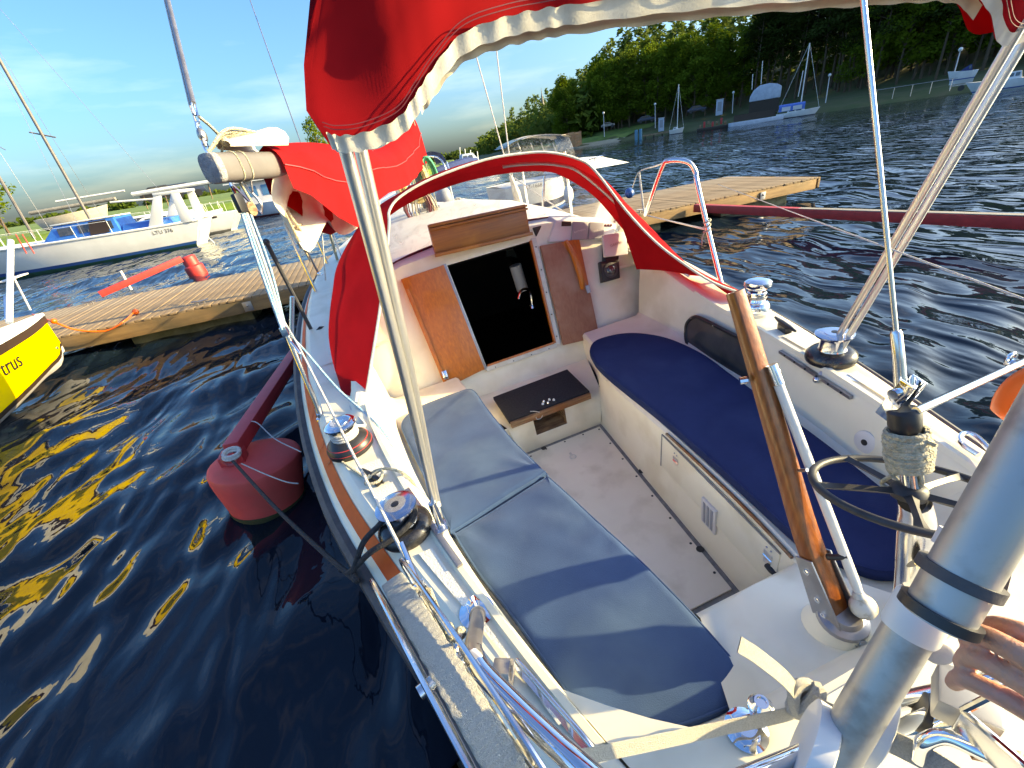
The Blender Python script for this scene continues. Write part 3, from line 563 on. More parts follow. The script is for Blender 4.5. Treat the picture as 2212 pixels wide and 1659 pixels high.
# floor panel with its dark joint and screws
part('floor', G().rows([[Vector((x * xf(y), y, -.602)) for x in np.linspace(-1, 1, 5)] for y in np.linspace(.76, 1.99, 10)]), M['lip'], boat)
fp = G().prism([Vector((-(xf(y) - .022), y, -.599)) for y in np.linspace(.80, 1.955, 9)] + [Vector((xf(y) - .022, y, -.599)) for y in np.linspace(1.955, .80, 9)], (0, 0, .008)); part('floor_panel', fp, M['floor'], boat, bev=.002)
sc = None
for y in np.linspace(.88, 1.93, 8):
    for s in (-1, 1):
        part('screw', G().rev([(.0055, 0), (.0055, .0015), (.003, .002)], (s * (xf(y) - .036), y, -.591), n=8), M['black'], boat)
for x in (-.12, 0, .12): part('screw', G().rev([(.0055, 0), (.0055, .0015), (.003, .002)], (x, 1.94, -.591), n=8), M['black'], boat)
for x, y in ((.228, 1.50), (-.13, 1.955), (.165, .99)): part('finger_hole', G().rev([(.016, 0), (.016, .002)], (x, y, -.592), n=12), M['black'], boat)
part('ring_pull', G().tube([Vector((-.02 + .017 * math.cos(a), 1.79 + .017 * math.sin(a), -.589)) for a in np.linspace(0, 6.28, 12)[:-1]], .003, 6, closed=True).box((-.02, 1.815, -.589), (.012, .03, .004)), M['hem'], boat)
# starboard locker door, hinges, vent, pull knob
def lockp(y, f): # point on the locker face; f 0 top .. 1 bottom
    return lerp((xe(y), y, -.237), (xf(y) + .012, y, -.575), f)
ld = G(); N_ = Vector((-1, .08, 0)).normalized()
cor = [lockp(1.33, .05), lockp(.66, .07), lockp(.66, .56), lockp(1.33, .56)]
ld.prism([c + N_ * -.004 for c in cor], N_ * .008); part('locker_door', ld, M['gel'], boat, bev=.004)
jg = G()
for a, b in ((0, 1), (3, 0)): jg.tube([cor[a] + N_ * .0035, cor[b] + N_ * .0035], .0035, 6)
part('door_seam', jg, M['lip'], boat)
part('seat_edge_trim', G().tube([Vector((xe(y) - .002, y, -.230)) for y in np.linspace(.62, 1.30, 10)], .006, 6), M['rotwood'], boat, label='worn bare wood edge of the locker lid')
def hinge(y):
    g = G(); c = lockp(y, .22) + N_ * .006; Tn = Vector((.08, 1, 0)).normalized()
    g.box(c, (.036, .004, .022), (Tn, N_, (0, 0, 1))).box(c + Vector((0, 0, -.032)), (.030, .004, .03), (Tn, N_, (0, 0, 1))).tube([c - Tn * .018 + Vector((0, 0, -.014)), c + Tn * .018 + Vector((0, 0, -.014))], .0045, 6)
    for e in (-.009, .009): g.rev([(.004, 0), (.003, .003)], c + Tn * e + Vector((0, 0, .028)), N_, 8)
    part('hinge', g, M['chrome'], boat)
hinge(1.22); hinge(.70)
vt = G(); c = lockp(.985, .52) + N_ * .008; Tn = Vector((.08, 1, 0)).normalized(); part('vent', vt.box(c, (.085, .012, .13), (Tn, N_, (0, 0, 1))), M['lgrey'], boat, bev=.003)
for e in (-.022, .0, .022):
    part('vent_slot', G().box(c + Tn * e + N_ * .007, (.012, .003, .105), (Tn, N_, (0, 0, 1))), M['grey'], boat)
kb = P(*Z('b1', 215, 470), x=.185); part('pull_knob', G().tube([kb + Vector((.02, 0, -.012)), kb], .006, 8).tube([kb + Vector((-.005, -.022, 0)), kb + Vector((-.008, 0, .004)), kb + Vector((-.005, .022, 0))], [.008, .011, .008], 8), M['black'], boat)
# bulkhead with companionway
def bk(x, z, d=0): return Vector((x, 2.5885 + .354 * z - d, z))
inner = [(-.242, -.235), (.242, -.235), (.279, .40), (-.279, .40)]
outer_ = [(-.46, -.42), (.46, -.42), (.96, -.26), (1.00, .10), (.985, .20), (.88, .33), (.74, .42), (.55, .465), (.28, .485), (-.28, .485), (-.55, .465), (-.74, .42), (-.88, .33), (-.985, .20), (-1.00, .10), (-.96, -.26)]
bkh = G()
bkh.poly([bk(*p) for p in (outer_[0], outer_[1], inner[1], inner[0])])
bkh.poly([bk(*p) for p in [outer_[1]] + outer_[2:9] + [inner[2], inner[1]]])
bkh.poly([bk(*p) for p in [outer_[8], outer_[9], inner[3], inner[2]]])
bkh.poly([bk(*p) for p in [outer_[0], inner[0], inner[3]] + outer_[9:16]])
part('bulkhead', bkh, M['gel'], boat)
# cabin trunk
tk = G(); ob = outer_[2:15]
def trow(y, sx, dz): return [Vector((p[0] * sx, (bk(*p).y if y is None else y + p[1] * .35), p[1] + dz)) for p in ob]
tk.rows([trow(None, 1, 0), trow(3.3, 1.0, .03), trow(4.2, .98, .05), trow(5.2, .86, .03), trow(5.8, .66, -.05), trow(6.05, .5, -.25)])
part('cabin_trunk', tk, M['deck'], boat)
# dark cabin inside with a few things glimpsed
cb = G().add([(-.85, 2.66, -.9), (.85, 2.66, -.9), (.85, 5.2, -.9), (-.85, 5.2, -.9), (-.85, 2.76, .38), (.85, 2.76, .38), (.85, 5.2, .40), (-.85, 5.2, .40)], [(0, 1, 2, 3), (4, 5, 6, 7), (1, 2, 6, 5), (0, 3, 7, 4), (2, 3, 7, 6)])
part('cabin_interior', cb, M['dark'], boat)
pr_ = PD(*Z('b5', 1160, 405), 3.25); solo('paper_roll', G().rev([(.045, -.1), (.045, .1)], pr_, (-.1, 0, 1), 16), M['lgrey'], 'white paper roll hanging in the dark cabin', 'paper roll', bev=.004)
fa = PD(*Z('b5', 1265, 630), 3.1); solo('galley_tap', G().tube(curve([fa, fa + Vector((0, 0, .12)), fa + Vector((-.06, -.02, .15)), fa + Vector((-.10, -.03, .10))], 5), .009, 8).rev([(.03, 0), (.02, .015)], fa), M['chrome'], 'small chrome galley tap inside the cabin', 'tap')
# companionway trim
def bar(a, b, w_, d_, off=0): # flat bar on the bulkhead from a to b
    a, b = bk(*a), bk(*b); n = Vector((0, -1, .354)).normalized(); t = (b - a).normalized(); return G().box((a + b) / 2 + n * (d_ / 2 + off), ((b - a).length, w_, d_), (t, n.cross(t), n))
part('frame', bar((.262, -.25), (.305, .41), .035, .02), M['hem'], boat, bev=.003); part('frame', bar((-.262, -.25), (-.300, .41), .03, .02), M['mauve'], boat, bev=.003)
part('frame', bar((-.25, -.252), (.25, -.252), .03, .02), M['hem'], boat, bev=.003)
part('frame_edge', bar((.243, -.235), (.281, .40), .012, .026), M['teakb'], boat); part('frame_edge', bar((-.235, -.232), (.235, -.232), .012, .026), M['teakb'], boat)
for f in np.linspace(.08, .92, 5):
    p = lerp(bk(.262, -.25), bk(.305, .41), f) + Vector((0, -.024, .007)); part('screw', G().rev([(.005, 0), (.004, .003)], p, (0, -1, .354), 8), M['black'], boat)
for f in np.linspace(.12, .88, 4):
    p = lerp(bk(-.25, -.255), bk(.25, -.255), f) + Vector((0, -.024, .007)); part('screw', G().rev([(.004, 0), (.003, .003)], p, (0, -1, .354), 8), M['black'], boat)
n_b = Vector((0, -1, .354)).normalized()
dl = [(-.576, .394), (-.302, .405), (-.262, -.245), (-.536, -.279)]
d1 = part('door', G().prism([bk(*p) + n_b * .012 for p in dl], n_b * .02), M['teakb'], boat, bev=.003, label='left varnished wooden door folded open')
part('edge_strip', bar((-.562, .33), (-.527, -.25), .022, .012, .034), M['teakb'], d1, bev=.003)
part('latch', G().box(lerp(bk(-.535, -.2), bk(-.50, -.2), .6) + n_b * .04, (.03, .055, .016), ((1, 0, 0), Vector((0, .354, 1)).normalized(), n_b)).tube([bk(-.52, -.22) + n_b * .05, bk(-.52, -.175) + n_b * .05], .005, 6), M['chrome'], d1, bev=.002)
d2l = [(.330, .355), (.600, .33), (.555, -.29), (.292, -.265)]
d2 = part('door', G().prism([bk(*p) + n_b * .012 for p in d2l], n_b * .02), M['teakf'], boat, bev=.003, label='right faded wooden door folded open')
hd = [bk(.505, .34) + n_b * .036, bk(.525, .22) + n_b * .055, bk(.53, .10) + n_b * .055, bk(.525, .03) + n_b * .036]
part('handle', G().tube(curve(hd, 5), [.012 + .012 * math.sin(math.pi * i / 15) for i in range(16)], 8), M['teakb'], d2)
part('plate', G().box(bk(.565, .02) + n_b * .036, (.03, .05, .004), ((1, 0, 0), Vector((0, .354, 1)).normalized(), n_b)), M['mauve'], d2)
# unfaded corner of the right door
part('varnish_patch', G().poly([bk(*p) + n_b * .0335 for p in ((.47, .340), (.596, .329), (.575, .04), (.545, .08), (.53, .2), (.50, .27))]), M['teakb'], d2)
# sliding hatch
hx = Vector((.985, 0, -.05)).normalized(); hn = Vector((0, -1, .15)).normalized(); hz = hn.cross(hx) * -1
hz = hz if hz.z > 0 else -hz
hc = Vector((-.022, 2.70, .553)); ht = part('sliding_hatch', G().box(hc + Vector((0, .03, 0)), (.615, .055, .175), (hx, hn, hz)), M['hatch'], boat, bev=.006, label='varnished wooden sliding hatch standing over the companionway')
for dz_ in (.080, .062): part('moulding', G().box(hc + hz * dz_ + hn * .004, (.625, .03, .012), (hx, hn, hz)), M['hatch'], ht, bev=.003)
part('moulding', G().box(hc - hz * .085 + hn * .008, (.63, .03, .02), (hx, hn, hz)), M['hatch'], ht, bev=.003)
# portlight in the starboard coaming wall, with things behind the pane
def wallp(y, z): return Vector(((xi(y) - .006) + ((xw(y) + .006) - (xi(y) - .006)) * min(1, max(0, (zc(y) - .02 - z) / .185)), y, z))
def onwall(u, v, off=0):
    q = None
    lo_, hi_ = .6, 1.1
    for _ in range(40):
        m_ = (lo_ + hi_) / 2; q = P(u, v, x=m_); wx = wallp(q.y, q.z).x
        if m_ < wx: lo_ = m_
        else: hi_ = m_
    return q + Vector((-off, 0, 0))
pl = [onwall(*Z('a7', *p), .004) for p in [(555, 1130), (575, 1060), (645, 1015), (730, 1035), (900, 1120), (1060, 1205), (1140, 1275), (1155, 1345), (1120, 1425), (1020, 1490), (960, 1475), (800, 1370), (640, 1270), (580, 1215)]]
_A = np.array([[1, q.y, q.z] for q in pl]); _c = np.linalg.lstsq(_A, np.array([q.x for q in pl]), rcond=None)[0]
pl = [Vector((_c[0] + _c[1] * q.y + _c[2] * q.z - .014, q.y, q.z)) for q in pl]
plc = curve(pl, 4, True); cen = sum(pl, Vector()) / len(pl)
pf = part('portlight', G().tube(plc, .011, 6, closed=True), M['black'], boat, label='black framed oval portlight in the starboard coaming')
part('pane', G().add([cen] + [lerp(cen, p, .97) for p in plc], [(0, i + 1, (i + 1) % len(plc) + 1) for i in range(len(plc))]), M['glass'], pf)
for p in plc[::7]: part('screw', G().ball(p + Vector((-.011, 0, 0)), .0035, 6, 4), M['chrome'], pf)
# tracks, cleats, winches
tkp = [onwall(*Z('a7', *p), .008) for p in ((1290, 1285), (1560, 1460), (1840, 1640))]
part('track', G().tube(tkp, .009, 4), M['mauve'], boat); 
for f in np.linspace(.1, .9, 6): part('screw', G().ball(lerp(tkp[0], tkp[2], f) + Vector((-.009, 0, .002)), .004, 6, 4), M['black'], boat)
pt = [P(*Z('b4', 1720, 1090), z=.012), P(*Z('b3', 860, 350), z=.012)]
part('track', G().box((pt[0] + pt[1]) / 2, ((pt[1] - pt[0]).length, .018, .012), ((pt[1] - pt[0]).normalized(), (pt[1] - pt[0]).normalized().cross(Vector((0, 0, 1))), (0, 0, 1))), M['mauve'], boat, bev=.002)
def winch(c, kind, lab, ax=(0, 0, 1)):
    c = Vector(c); r = part('winch', G().rev({'a': [(.094, 0), (.097, .012), (.095, .03), (.083, .048), (.068, .062), (.060, .066)], 'b': [(.083, 0), (.087, .01), (.085, .028), (.072, .042), (.055, .048)], 'c': [(.062, 0), (.064, .03), (.056, .045), (.048, .05)]}[kind], c, ax, 36), {'a': M['black'], 'b': M['wdark'], 'c': M['chrome']}[kind], boat, label=lab)
    if kind == 'a':
        for h, rr in ((.022, .0975), (.044, .088)): part('red_line', G().rev([(rr - .002, h - .0018), (rr, h), (rr - .003, h + .0018)], c, ax, 36, False), M['redpaint'], r)
        part('drum', G().rev([(.058, .06), (.046, .075), (.044, .105), (.058, .118), (.066, .122), (.066, .130), (.058, .137), (.040, .139)], c, ax, 36), M['chrome'], r)
        part('cap', G().rev([(.040, .138), (.040, .1405), (.018, .1405), (.016, .134), (.004, .133)], c, ax, 24), M['wtop'], r)
    if kind == 'b':
        part('drum', G().rev([(.050, .045), (.044, .06), (.043, .092), (.060, .104), (.064, .107), (.064, .113), (.050, .117), (.030, .1185)], c, ax, 36), M['wtop'], r)
        part('cap', G().rev([(.034, .117), (.034, .1195), (.013, .1195), (.012, .112), (.003, .111)], c, ax, 24), M['wtop'], r); part('socket', G().rev([(.012, .1198), (.012, .1203)], c, ax, 12), M['black'], r)
    if kind == 'c':
        part('drum', G().rev([(.046, .048), (.040, .058), (.038, .085), (.043, .09), (.043, .096), (.039, .10), (.041, .112), (.058, .124), (.062, .132), (.060, .150), (.045, .160), (.02, .163)], c, ax, 32), M['chrome'], r)
        part('strap', G().rev([(.044, .066), (.046, .072), (.044, .078)], c, ax, 32, False), M['mauve'], r)
    return r
M['wdark'] = mat('winch_dark', (.05, .05, .055), (.10, .09, .08), 60, .25, .7); M['wtop'] = mat('winch_top', (.60, .62, .68), (.52, .54, .60), 20, .16, 1)
W1 = P(*Z('b4', 1290, 770), z=.0); W2 = P(*Z('b4', 1720, 1410), z=.0)
winch(W1, 'a', 'chrome topped winch on a black base with red lines'); winch(W2, 'b', 'low self-tailing winch with a broad blue-grey top')
w3 = P(*Z('a7', 1085, 990), z=.0); part('winch_pad', G().rev([(.075, -.02), (.072, .02), (.06, .024)], w3 + Vector((0, 0, -.01)), (.1, 0, 1), 24), M['gel'], boat)
winch(w3 + Vector((0, 0, .012)), 'c', 'tall chrome winch on the starboard coaming', (.05, 0, 1))
w4 = P(*Z('a7', 1665, 1350), z=.0); wr = winch(w4, 'b', 'black based winch on the starboard coaming')
def cleat(c, d, m, s=1):
    c = Vector(c); d = Vector(d).normalized(); return G().tube([c + d * .085 * s + Vector((0, 0, .034 * s)), c + d * .03 * s + Vector((0, 0, .030 * s)), c - d * .03 * s + Vector((0, 0, .030 * s)), c - d * .085 * s + Vector((0, 0, .034 * s))], [.005 * s, .012 * s, .012 * s, .005 * s], 8).box(c + Vector((0, 0, .012 * s)), (.07 * s, .028 * s, .03 * s), (d, d.cross(Vector((0, 0, 1))), (0, 0, 1)))
part('cleat', cleat(P(*Z('b4', 1475, 1030), z=0), (.55, -1, 0), M['black'], .9), M['black'], boat, bev=.002)
part('cleat', cleat(P(*Z('a7', 1310, 1130), z=0), (.35, 1, 0), M['black']), M['black'], boat, bev=.002)
stk = P(*Z('a7', 1840, 1490), z=.003); part('sticker', G().prism([stk + Vector((math.cos(a) * .022 - .2 * math.sin(a) * .05, math.sin(a) * .052, 0)) for a in np.linspace(0, 6.28, 20)[:-1]], (0, 0, .001)), mat('sticker', (.45, .58, .75), (.78, .80, .82), 60, .4), boat)
lamp = onwall(*Z('a8', 995, 1040), .0); lp = part('socket_plate', G().rev([(.040, 0), (.040, .005), (.034, .008)], lamp, (-1, .1, .15), 24), M['lgrey'], boat); part('socket_hole', G().rev([(.011, .0085), (.011, .0095)], lamp, (-1, .1, .15), 12), M['black'], lp)
hk = [P(*Z('a8', *p), z=.03) for p in ((2000, 1160), (1860, 1010), (1770, 970), (1720, 1000), (1740, 1060), (1860, 1140))]
part('grab_loop', G().tube(curve(hk, 6), .007, 8), M['steel'], boat)
# instruments over the right door
ins = thing('instrument_panel', 'white angled instrument box with two grey covers above the right door', 'instrument panel', BH(1240, 520))
ip = [BH(*q) + n_b * .02 for q in (Z('a4', 1380, 1240), Z('a4', 1890, 1220), Z('a4', 1880, 1085), Z('a4', 1440, 1075))]
part('case', G().prism(ip, Vector((0, .12, .02))), M['lgrey'], ins, bev=.006)
for k, (a, b, c_, d_) in enumerate((((1548, 1228), (1672, 1222), (1678, 1092), (1560, 1088)), ((1678, 1222), (1800, 1215), (1796, 1096), (1690, 1092)))):
    part('instrument_cover', G().prism([BH(*Z('a4', *q)) + n_b * .022 for q in (a, b, c_, d_)], n_b * .016), M['grey'], ins, bev=.004)
for k, tx in enumerate(('RAYTHEON', 'ST50')): 
    cc = BH(*Z('a4', 1612 + 122 * k, 1160)) + n_b * .0385; part('lettering', text_g(tx, cc, (1, 0, 0), Vector((0, .354, 1)).normalized(), .011, .0008), M['lgrey'], ins)
part('display', G().prism([BH(*Z('a4', *q)) + n_b * .0225 for q in ((1478, 1120), (1550, 1118), (1552, 1085), (1480, 1084))], n_b * .004), M['brown'], ins)
for k in range(3): part('button', G().rev([(.008, 0), (.006, .005)], BH(*Z('a4', 1815 + k * 22, 1112)) + n_b * .021, n_b, 8), M['maroon'], ins)
ga = thing('plotter_cover', 'light grey cover with a brand name over the chart plotter', 'cover', BH(1315, 560))
gc = [BH(*Z('a4', *q)) + n_b * .09 for q in ((1778, 1370), (1955, 1350), (1935, 1175), (1762, 1205))]
part('cover', G().prism(gc, n_b * -.03), M['lgrey'], ga, bev=.010)
part('lettering', text_g('GARMIN', BH(*Z('a4', 1862, 1272)) + n_b * .0915, Vector((1, 0, .02)), Vector((0, .354, 1)).normalized(), .017, .001), M['mauve'], ga)
part('bracket', G().prism([BH(*Z('a4', *q)) for q in ((1800, 1400), (1900, 1390), (1900, 1240), (1800, 1250))], n_b * .055), M['black'], ga)
co = thing('compass', 'square black bulkhead compass under the plotter', 'compass', BH(1310, 600))
cq = [BH(*Z('a4', *q)) for q in ((1785, 1555), (1915, 1520), (1905, 1370), (1765, 1395))]; part('housing', G().prism(cq, n_b * .05), M['black'], co, bev=.006)
ccn = sum(cq, Vector()) / 4 + n_b * .05; part('bezel', G().rev([(.05, 0), (.05, .006), (.042, .008)], ccn, n_b, 24), M['rail'], co); part('dome', G().ball(ccn, (.038, .038, .02), 16, 8, (Vector((1, 0, 0)), n_b.cross(Vector((1, 0, 0))), n_b)), M['glass'], co)
part('card', text_g('N  3  E', ccn + n_b * .0205, (1, 0, 0), Vector((0, .354, 1)), .010, .001), M['white'], co)
bx = BH(*Z('a4', 1295, 1165)); solo('handset', G().box(bx + Vector((0, .06, .0)), (.07, .13, .07), ((.9, .3, 0), (-.3, .9, 0), (0, 0, 1))), M['black'], 'small black handset lying on the cabin top by the hatch', 'handset', bev=.008)
# step mat with a bare wooden nosing
mt = thing('step_mat', 'black carpet mat on the companionway step with bare wood nosing', 'mat', (-.02, 2.15, -.4))
part('tread', G().prism([(-.285, 1.992, -.372), (.222, 1.992, -.372), (.232, 2.315, -.372), (-.286, 2.30, -.372)], (0, 0, .022)), mat('mat_carpet', (.012, .012, .016), (.022, .022, .028), 80, .95, bump=.6, bs=200), mt, bev=.003)
part('nosing', G().box((-.03, 1.988, -.378), (.50, .022, .036)), M['rotwood'], mt, bev=.002)
wn = G().tube(curve([(-.15, 2.0, -.345), (-.12, 1.985, -.35), (-.09, 1.98, -.375), (-.105, 1.976, -.40), (-.13, 1.976, -.39), (-.12, 1.985, -.36)], 6), .0022, 5)
solo('wire_end', wn, M['wrope'], 'thin white wire curling over the step edge', 'wire')
for k, (x, y) in enumerate(((-.06, 2.03), (-.03, 2.022), (.01, 2.03), (-.045, 2.05), (-.01, 2.048))):
    part('fitting', G().rev([(.008, 0), (.006, .008), (.002, .012)], (x, y, -.350), n=10), M['chrome'] if k % 2 else M['white'], mt)
# ---- cushions
def cushion(name, label, outl, z0, th, m, wr=0, fan=None, rough_=1.0):
    o2 = curve([Vector((a, b, 0)) for a, b in outl], 8, True); c = sum(o2, Vector()) / len(o2); rws = []; n = len(o2)
    rt = thing(name, label, 'cushion', (c.x, c.y, z0))
    prof_ = [(.968, 0), (.99, .10), (1, .35), (1, .6), (.996, .78), (.985, .90), (.965, .97), (.94, 1.0)] + [(f, 1.03 + .10 * (1 - f)) for f in np.linspace(.90, .04, 26)]
    for f, h in prof_:
        rr = []
        for p in o2:
            q = lerp(c, p, f); hh = th * h
            if h >= .9:
                k = min(1, (1 - f) * 14)
                hh += wr * k * (math.sin(q.x * 11 + q.y * 6 + 2.2 * math.sin(q.y * 5 + q.x * 3)) * .5 + math.sin(q.x * 27 - q.y * 19 + 1.7 * math.sin(q.x * 9)) * .22 + math.sin(q.y * 43 + q.x * 31 + 2 * math.sin(q.x * 17)) * .12)
                if fan:
                    for fx, fy, amp, ln in fan:
                        d = math.hypot(q.x - fx, q.y - fy); an = math.atan2(q.y - fy, q.x - fx); hh += k * amp * math.sin(an * 9 + d * 4) * math.exp(-(d / ln) ** 2) * min(1, d / .06)
            rr.append(Vector((q.x, q.y, z0 + hh)))
        rws.append(rr)
    g = G().rows(rws, cu=True); b = len(g.v) - n; cz = sum((g.v[b + k] for k in range(n)), Vector()) / n; g.v.append(cz); g.f += [(b + k, b + (k + 1) % n, len(g.v) - 1) for k in range(n)]
    part('pad', g, m, rt, smooth=70)
    part('piping', G().tube([p + Vector((0, 0, .0)) for p in rws[5]], .0032, 6, closed=True), m, rt)
    return rt
cushion('seat_cushion', 'faded blue port seat cushion nearest the cabin', [(-.84, 2.06), (-.80, 2.14), (-.70, 2.19), (-.5, 2.20), (-.425, 2.19), (-.40, 2.12), (-.392, 1.93), (-.365, 1.6), (-.325, 1.335), (-.33, 1.30), (-.50, 1.26), (-.725, 1.20), (-.745, 1.22), (-.775, 1.45), (-.80, 1.65), (-.835, 1.95)], -.222, .046, M['cush'], .003, [(-.34, 1.34, .003, .22)])
cushion('seat_cushion', 'long wrinkled blue port seat cushion in strips of sun and shadow', [(-.735, 1.185), (-.72, 1.19), (-.52, 1.235), (-.335, 1.28), (-.318, 1.27), (-.262, .985), (-.218, .755), (-.195, .58), (-.185, .44), (-.172, .385), (-.20, .368), (-.355, .380), (-.45, .405), (-.525, .455), (-.575, .53), (-.60, .62), (-.65, .82), (-.70, 1.0)], -.222, .046, M['cush'], .005, [(-.72, 1.24, .0035, .34), (-.20, .98, .003, .2)])
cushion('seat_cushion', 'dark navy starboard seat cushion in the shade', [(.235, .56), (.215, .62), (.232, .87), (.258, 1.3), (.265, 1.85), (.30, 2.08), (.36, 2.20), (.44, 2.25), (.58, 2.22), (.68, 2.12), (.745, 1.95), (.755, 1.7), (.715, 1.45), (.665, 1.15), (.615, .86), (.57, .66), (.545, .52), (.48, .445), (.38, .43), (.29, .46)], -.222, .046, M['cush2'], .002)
# ================================================================== CANVAS AND RIG
# ---- spray hood
hood = thing('spray_hood', 'red canvas spray hood with clear window over the companionway', 'spray hood', (0, 2.5, 0))
A4 = lambda x, y, yy: P(*Z('a4', x, y), y=yy)
Aft = [Vector((-1.02, 1.985, -.005)), P(787, 865, y=2.06), P(803, 775, y=2.13), P(818, 683, y=2.20), P(833, 570, y=2.28), P(840, 486, y=2.32), A4(160, 990, 2.34), A4(250, 880, 2.36), A4(500, 740, 2.37), A4(900, 600, 2.38), A4(1200, 550, 2.38), A4(1400, 545, 2.37), A4(1600, 590, 2.36), A4(1740, 680, 2.34), A4(1990, 1000, 2.24), P(1415, 522, y=2.12), P(1470, 565, y=1.98), P(1540, 610, y=1.86), Vector((1.10, 1.745, .02))]
Fore = [Vector((-1.08, 2.35, .05)), Vector((-1.085, 2.45, .14)), Vector((-1.06, 2.53, .26)), Vector((-1.01, 2.58, .37)), Vector((-.955, 2.60, .47)), Vector((-.89, 2.61, .58)), Vector((-.78, 2.62, .69)), Vector((-.66, 2.63, .765)), Vector((-.45, 2.64, .835)), Vector((-.15, 2.65, .872)), Vector((.1, 2.65, .872)), Vector((.3, 2.65, .855)), Vector((.47, 2.64, .825)), Vector((.60, 2.63, .775)), Vector((.80, 2.61, .62)), Vector((.92, 2.58, .46)), Vector((1.0, 2.5, .30)), Vector((1.06, 2.35, .13)), Vector((1.10, 2.15, .05))]
Win = [f * 1 for f in Fore]
for i, f in enumerate(Fore):
    k = .90 if .1 < f.z else .97; Win[i] = Vector((f.x * k, f.y + .07, .06 + (f.z - .06) * .945))
Bas = [Vector((-1.05, 2.42, .05)), Vector((-1.02, 2.52, .11)), Vector((-.98, 2.62, .18)), Vector((-.945, 2.70, .25)), Vector((-.90, 2.78, .32)), Vector((-.84, 2.83, .37)), Vector((-.74, 2.87, .42)), Vector((-.60, 2.90, .462)), Vector((-.40, 2.94, .49)), Vector((-.14, 2.96, .503)), Vector((.1, 2.96, .503)), Vector((.3, 2.95, .495)), Vector((.46, 2.93, .48)), Vector((.58, 2.90, .462)), Vector((.76, 2.87, .41)), Vector((.87, 2.81, .34)), Vector((.94, 2.68, .24)), Vector((1.02, 2.48, .11)), Vector((1.08, 2.2, .05))]
ca, cf, cw, cb_ = curve(Aft, 4), curve(Fore, 4), curve(Win, 4), curve(Bas, 4)
roof = []
for f in np.linspace(0, 1, 9):
    rr = []
    for i in range(len(ca)):
        p = lerp(ca[i], cf[i], f); c = Vector((0, p.y, .1)); out = (p - c).normalized() * math.sin(math.pi * f) * .022
        out += (p - c).normalized() * .006 * math.sin(i * .9 + f * 5) * math.sin(math.pi * f); rr.append(p + out)
    roof.append(rr)
part('canopy', G().rows(roof), M['red'], hood)
part('border', G().rows([cf, [lerp(cf[i], cw[i], .5) for i in range(len(cf))], cw]), M['red'], hood)
part('window', G().rows([[lerp(cw[i], cb_[i], f) for i in range(8, len(cw) - 6)] for f in np.linspace(0, 1, 5)]), M['vinyl'], hood, label='clear vinyl window of the spray hood')
part('side_panel', G().rows([[lerp(cw[i], cb_[i], f) for i in range(0, 9)] for f in np.linspace(0, 1, 4)]), M['red'], hood); part('side_panel', G().rows([[lerp(cw[i], cb_[i], f) for i in range(len(cw) - 7, len(cw))] for f in np.linspace(0, 1, 4)]), M['red'], hood)
part('piping', G().tube([p + Vector((0, -.003, 0)) for p in ca], .0065, 6), M['hem'], hood, label='white piping along the aft edge')
part('base_strip', G().tube([p for p in cb_[6:-4]], .009, 6), M['maroon'], hood)
bow2 = [lerp(ca[i], cf[i], .62) * 1 for i in range(len(ca))]
part('hoop', G().tube([Vector((p.x * .975, p.y, p.z - .02)) for p in bow2[40:70]], .009, 8), M['alu'], hood); part('hoop', G().tube([Vector((p.x * .975, p.y, p.z - .02)) for p in bow2[6:26]], .009, 8), M['alu'], hood)
part('lower_flap', G().rows([[ca[i] for i in range(54, len(ca))], [Vector((wallp(max(1.76, ca[i].y), 0).x * .5 + ca[i].x * .5 + .02, max(1.76, ca[i].y) + .02, max(zc(ca[i].y) + .004, min(ca[i].z, .15)))) for i in range(54, len(ca))]]), M['red'], hood)
part('toggle', G().tube([P(*Z('b7', 700, 1290), y=2.0), P(*Z('b7', 690, 1360), y=1.98)], .008, 8), M['lgrey'], hood)
# ---- folded bimini: two bows each side and a bundle of red cloth above the helm
bim = thing('bimini', 'folded red bimini with pale hem on paired aluminium bows', 'bimini', (0, .95, 0))
for a, b in ((P(745, 318, y=.83), P(930, 1052, y=1.045)), (P(778, 318, y=.87), P(938, 1058, y=1.05))):
    e = P(957, 1146, z=.004); part('bow', G().tube(curve([a + Vector((.0, -.005, .05)), a, lerp(a, b, .5) + Vector((.004, 0, 0)), b, lerp(b, e, .7) if a.y < .85 else lerp(b, e, .4)], 8), .0112, 14), M['alu'], bim)
pf_ = P(957, 1146, z=.004); part('foot', G().tube([pf_ + Vector((0, 0, .12)), pf_ + Vector((0, 0, .02))], .0125, 12).box(pf_ + Vector((0, 0, .01)), (.035, .05, .02)), M['steel'], bim, bev=.003)
sf = onwall(*Z('a7', 1580, 1500), .012)
for k, (a, b) in enumerate((((2183, 92), (1, 0)), ((2207, 98), (0, 1)))):
    t_ = P(*a, y=.80 + .05 * k); j = P(*Z('a7', 1690 + k * 30, 1240 + k * 80), x=.85 + .0 * k)
    part('bow', G().tube([t_ + (t_ - j).normalized() * .12, t_, lerp(t_, j, .5), j, lerp(j, sf, .5 if k == 0 else 1.0)], .0112, 14), M['alu'], bim)
    part('clamp', G().rev([(.015, -.02), (.0165, -.012), (.0165, .012), (.015, .02)], j, (t_ - j), 14), M['mauve'], bim)
part('foot', G().tube([lerp(j, sf, .1), sf], .010, 10).ball(sf, .014), M['steel'], bim)
hp = [(716, 318), (745, 324), (800, 316), (868, 285), (905, 235), (938, 185), (1000, 112), (1090, 76), (1170, 58), (1250, 46), (1450, 22), (1650, 4), (1850, -9), (2000, -18), (2090, -16), (2135, 26), (2152, 88), (2192, 92), (2290, 60)]
hem = curve([P(u, v, y=.80) for u, v in hp], 10); nh = len(hem); rws = []; lobe = []
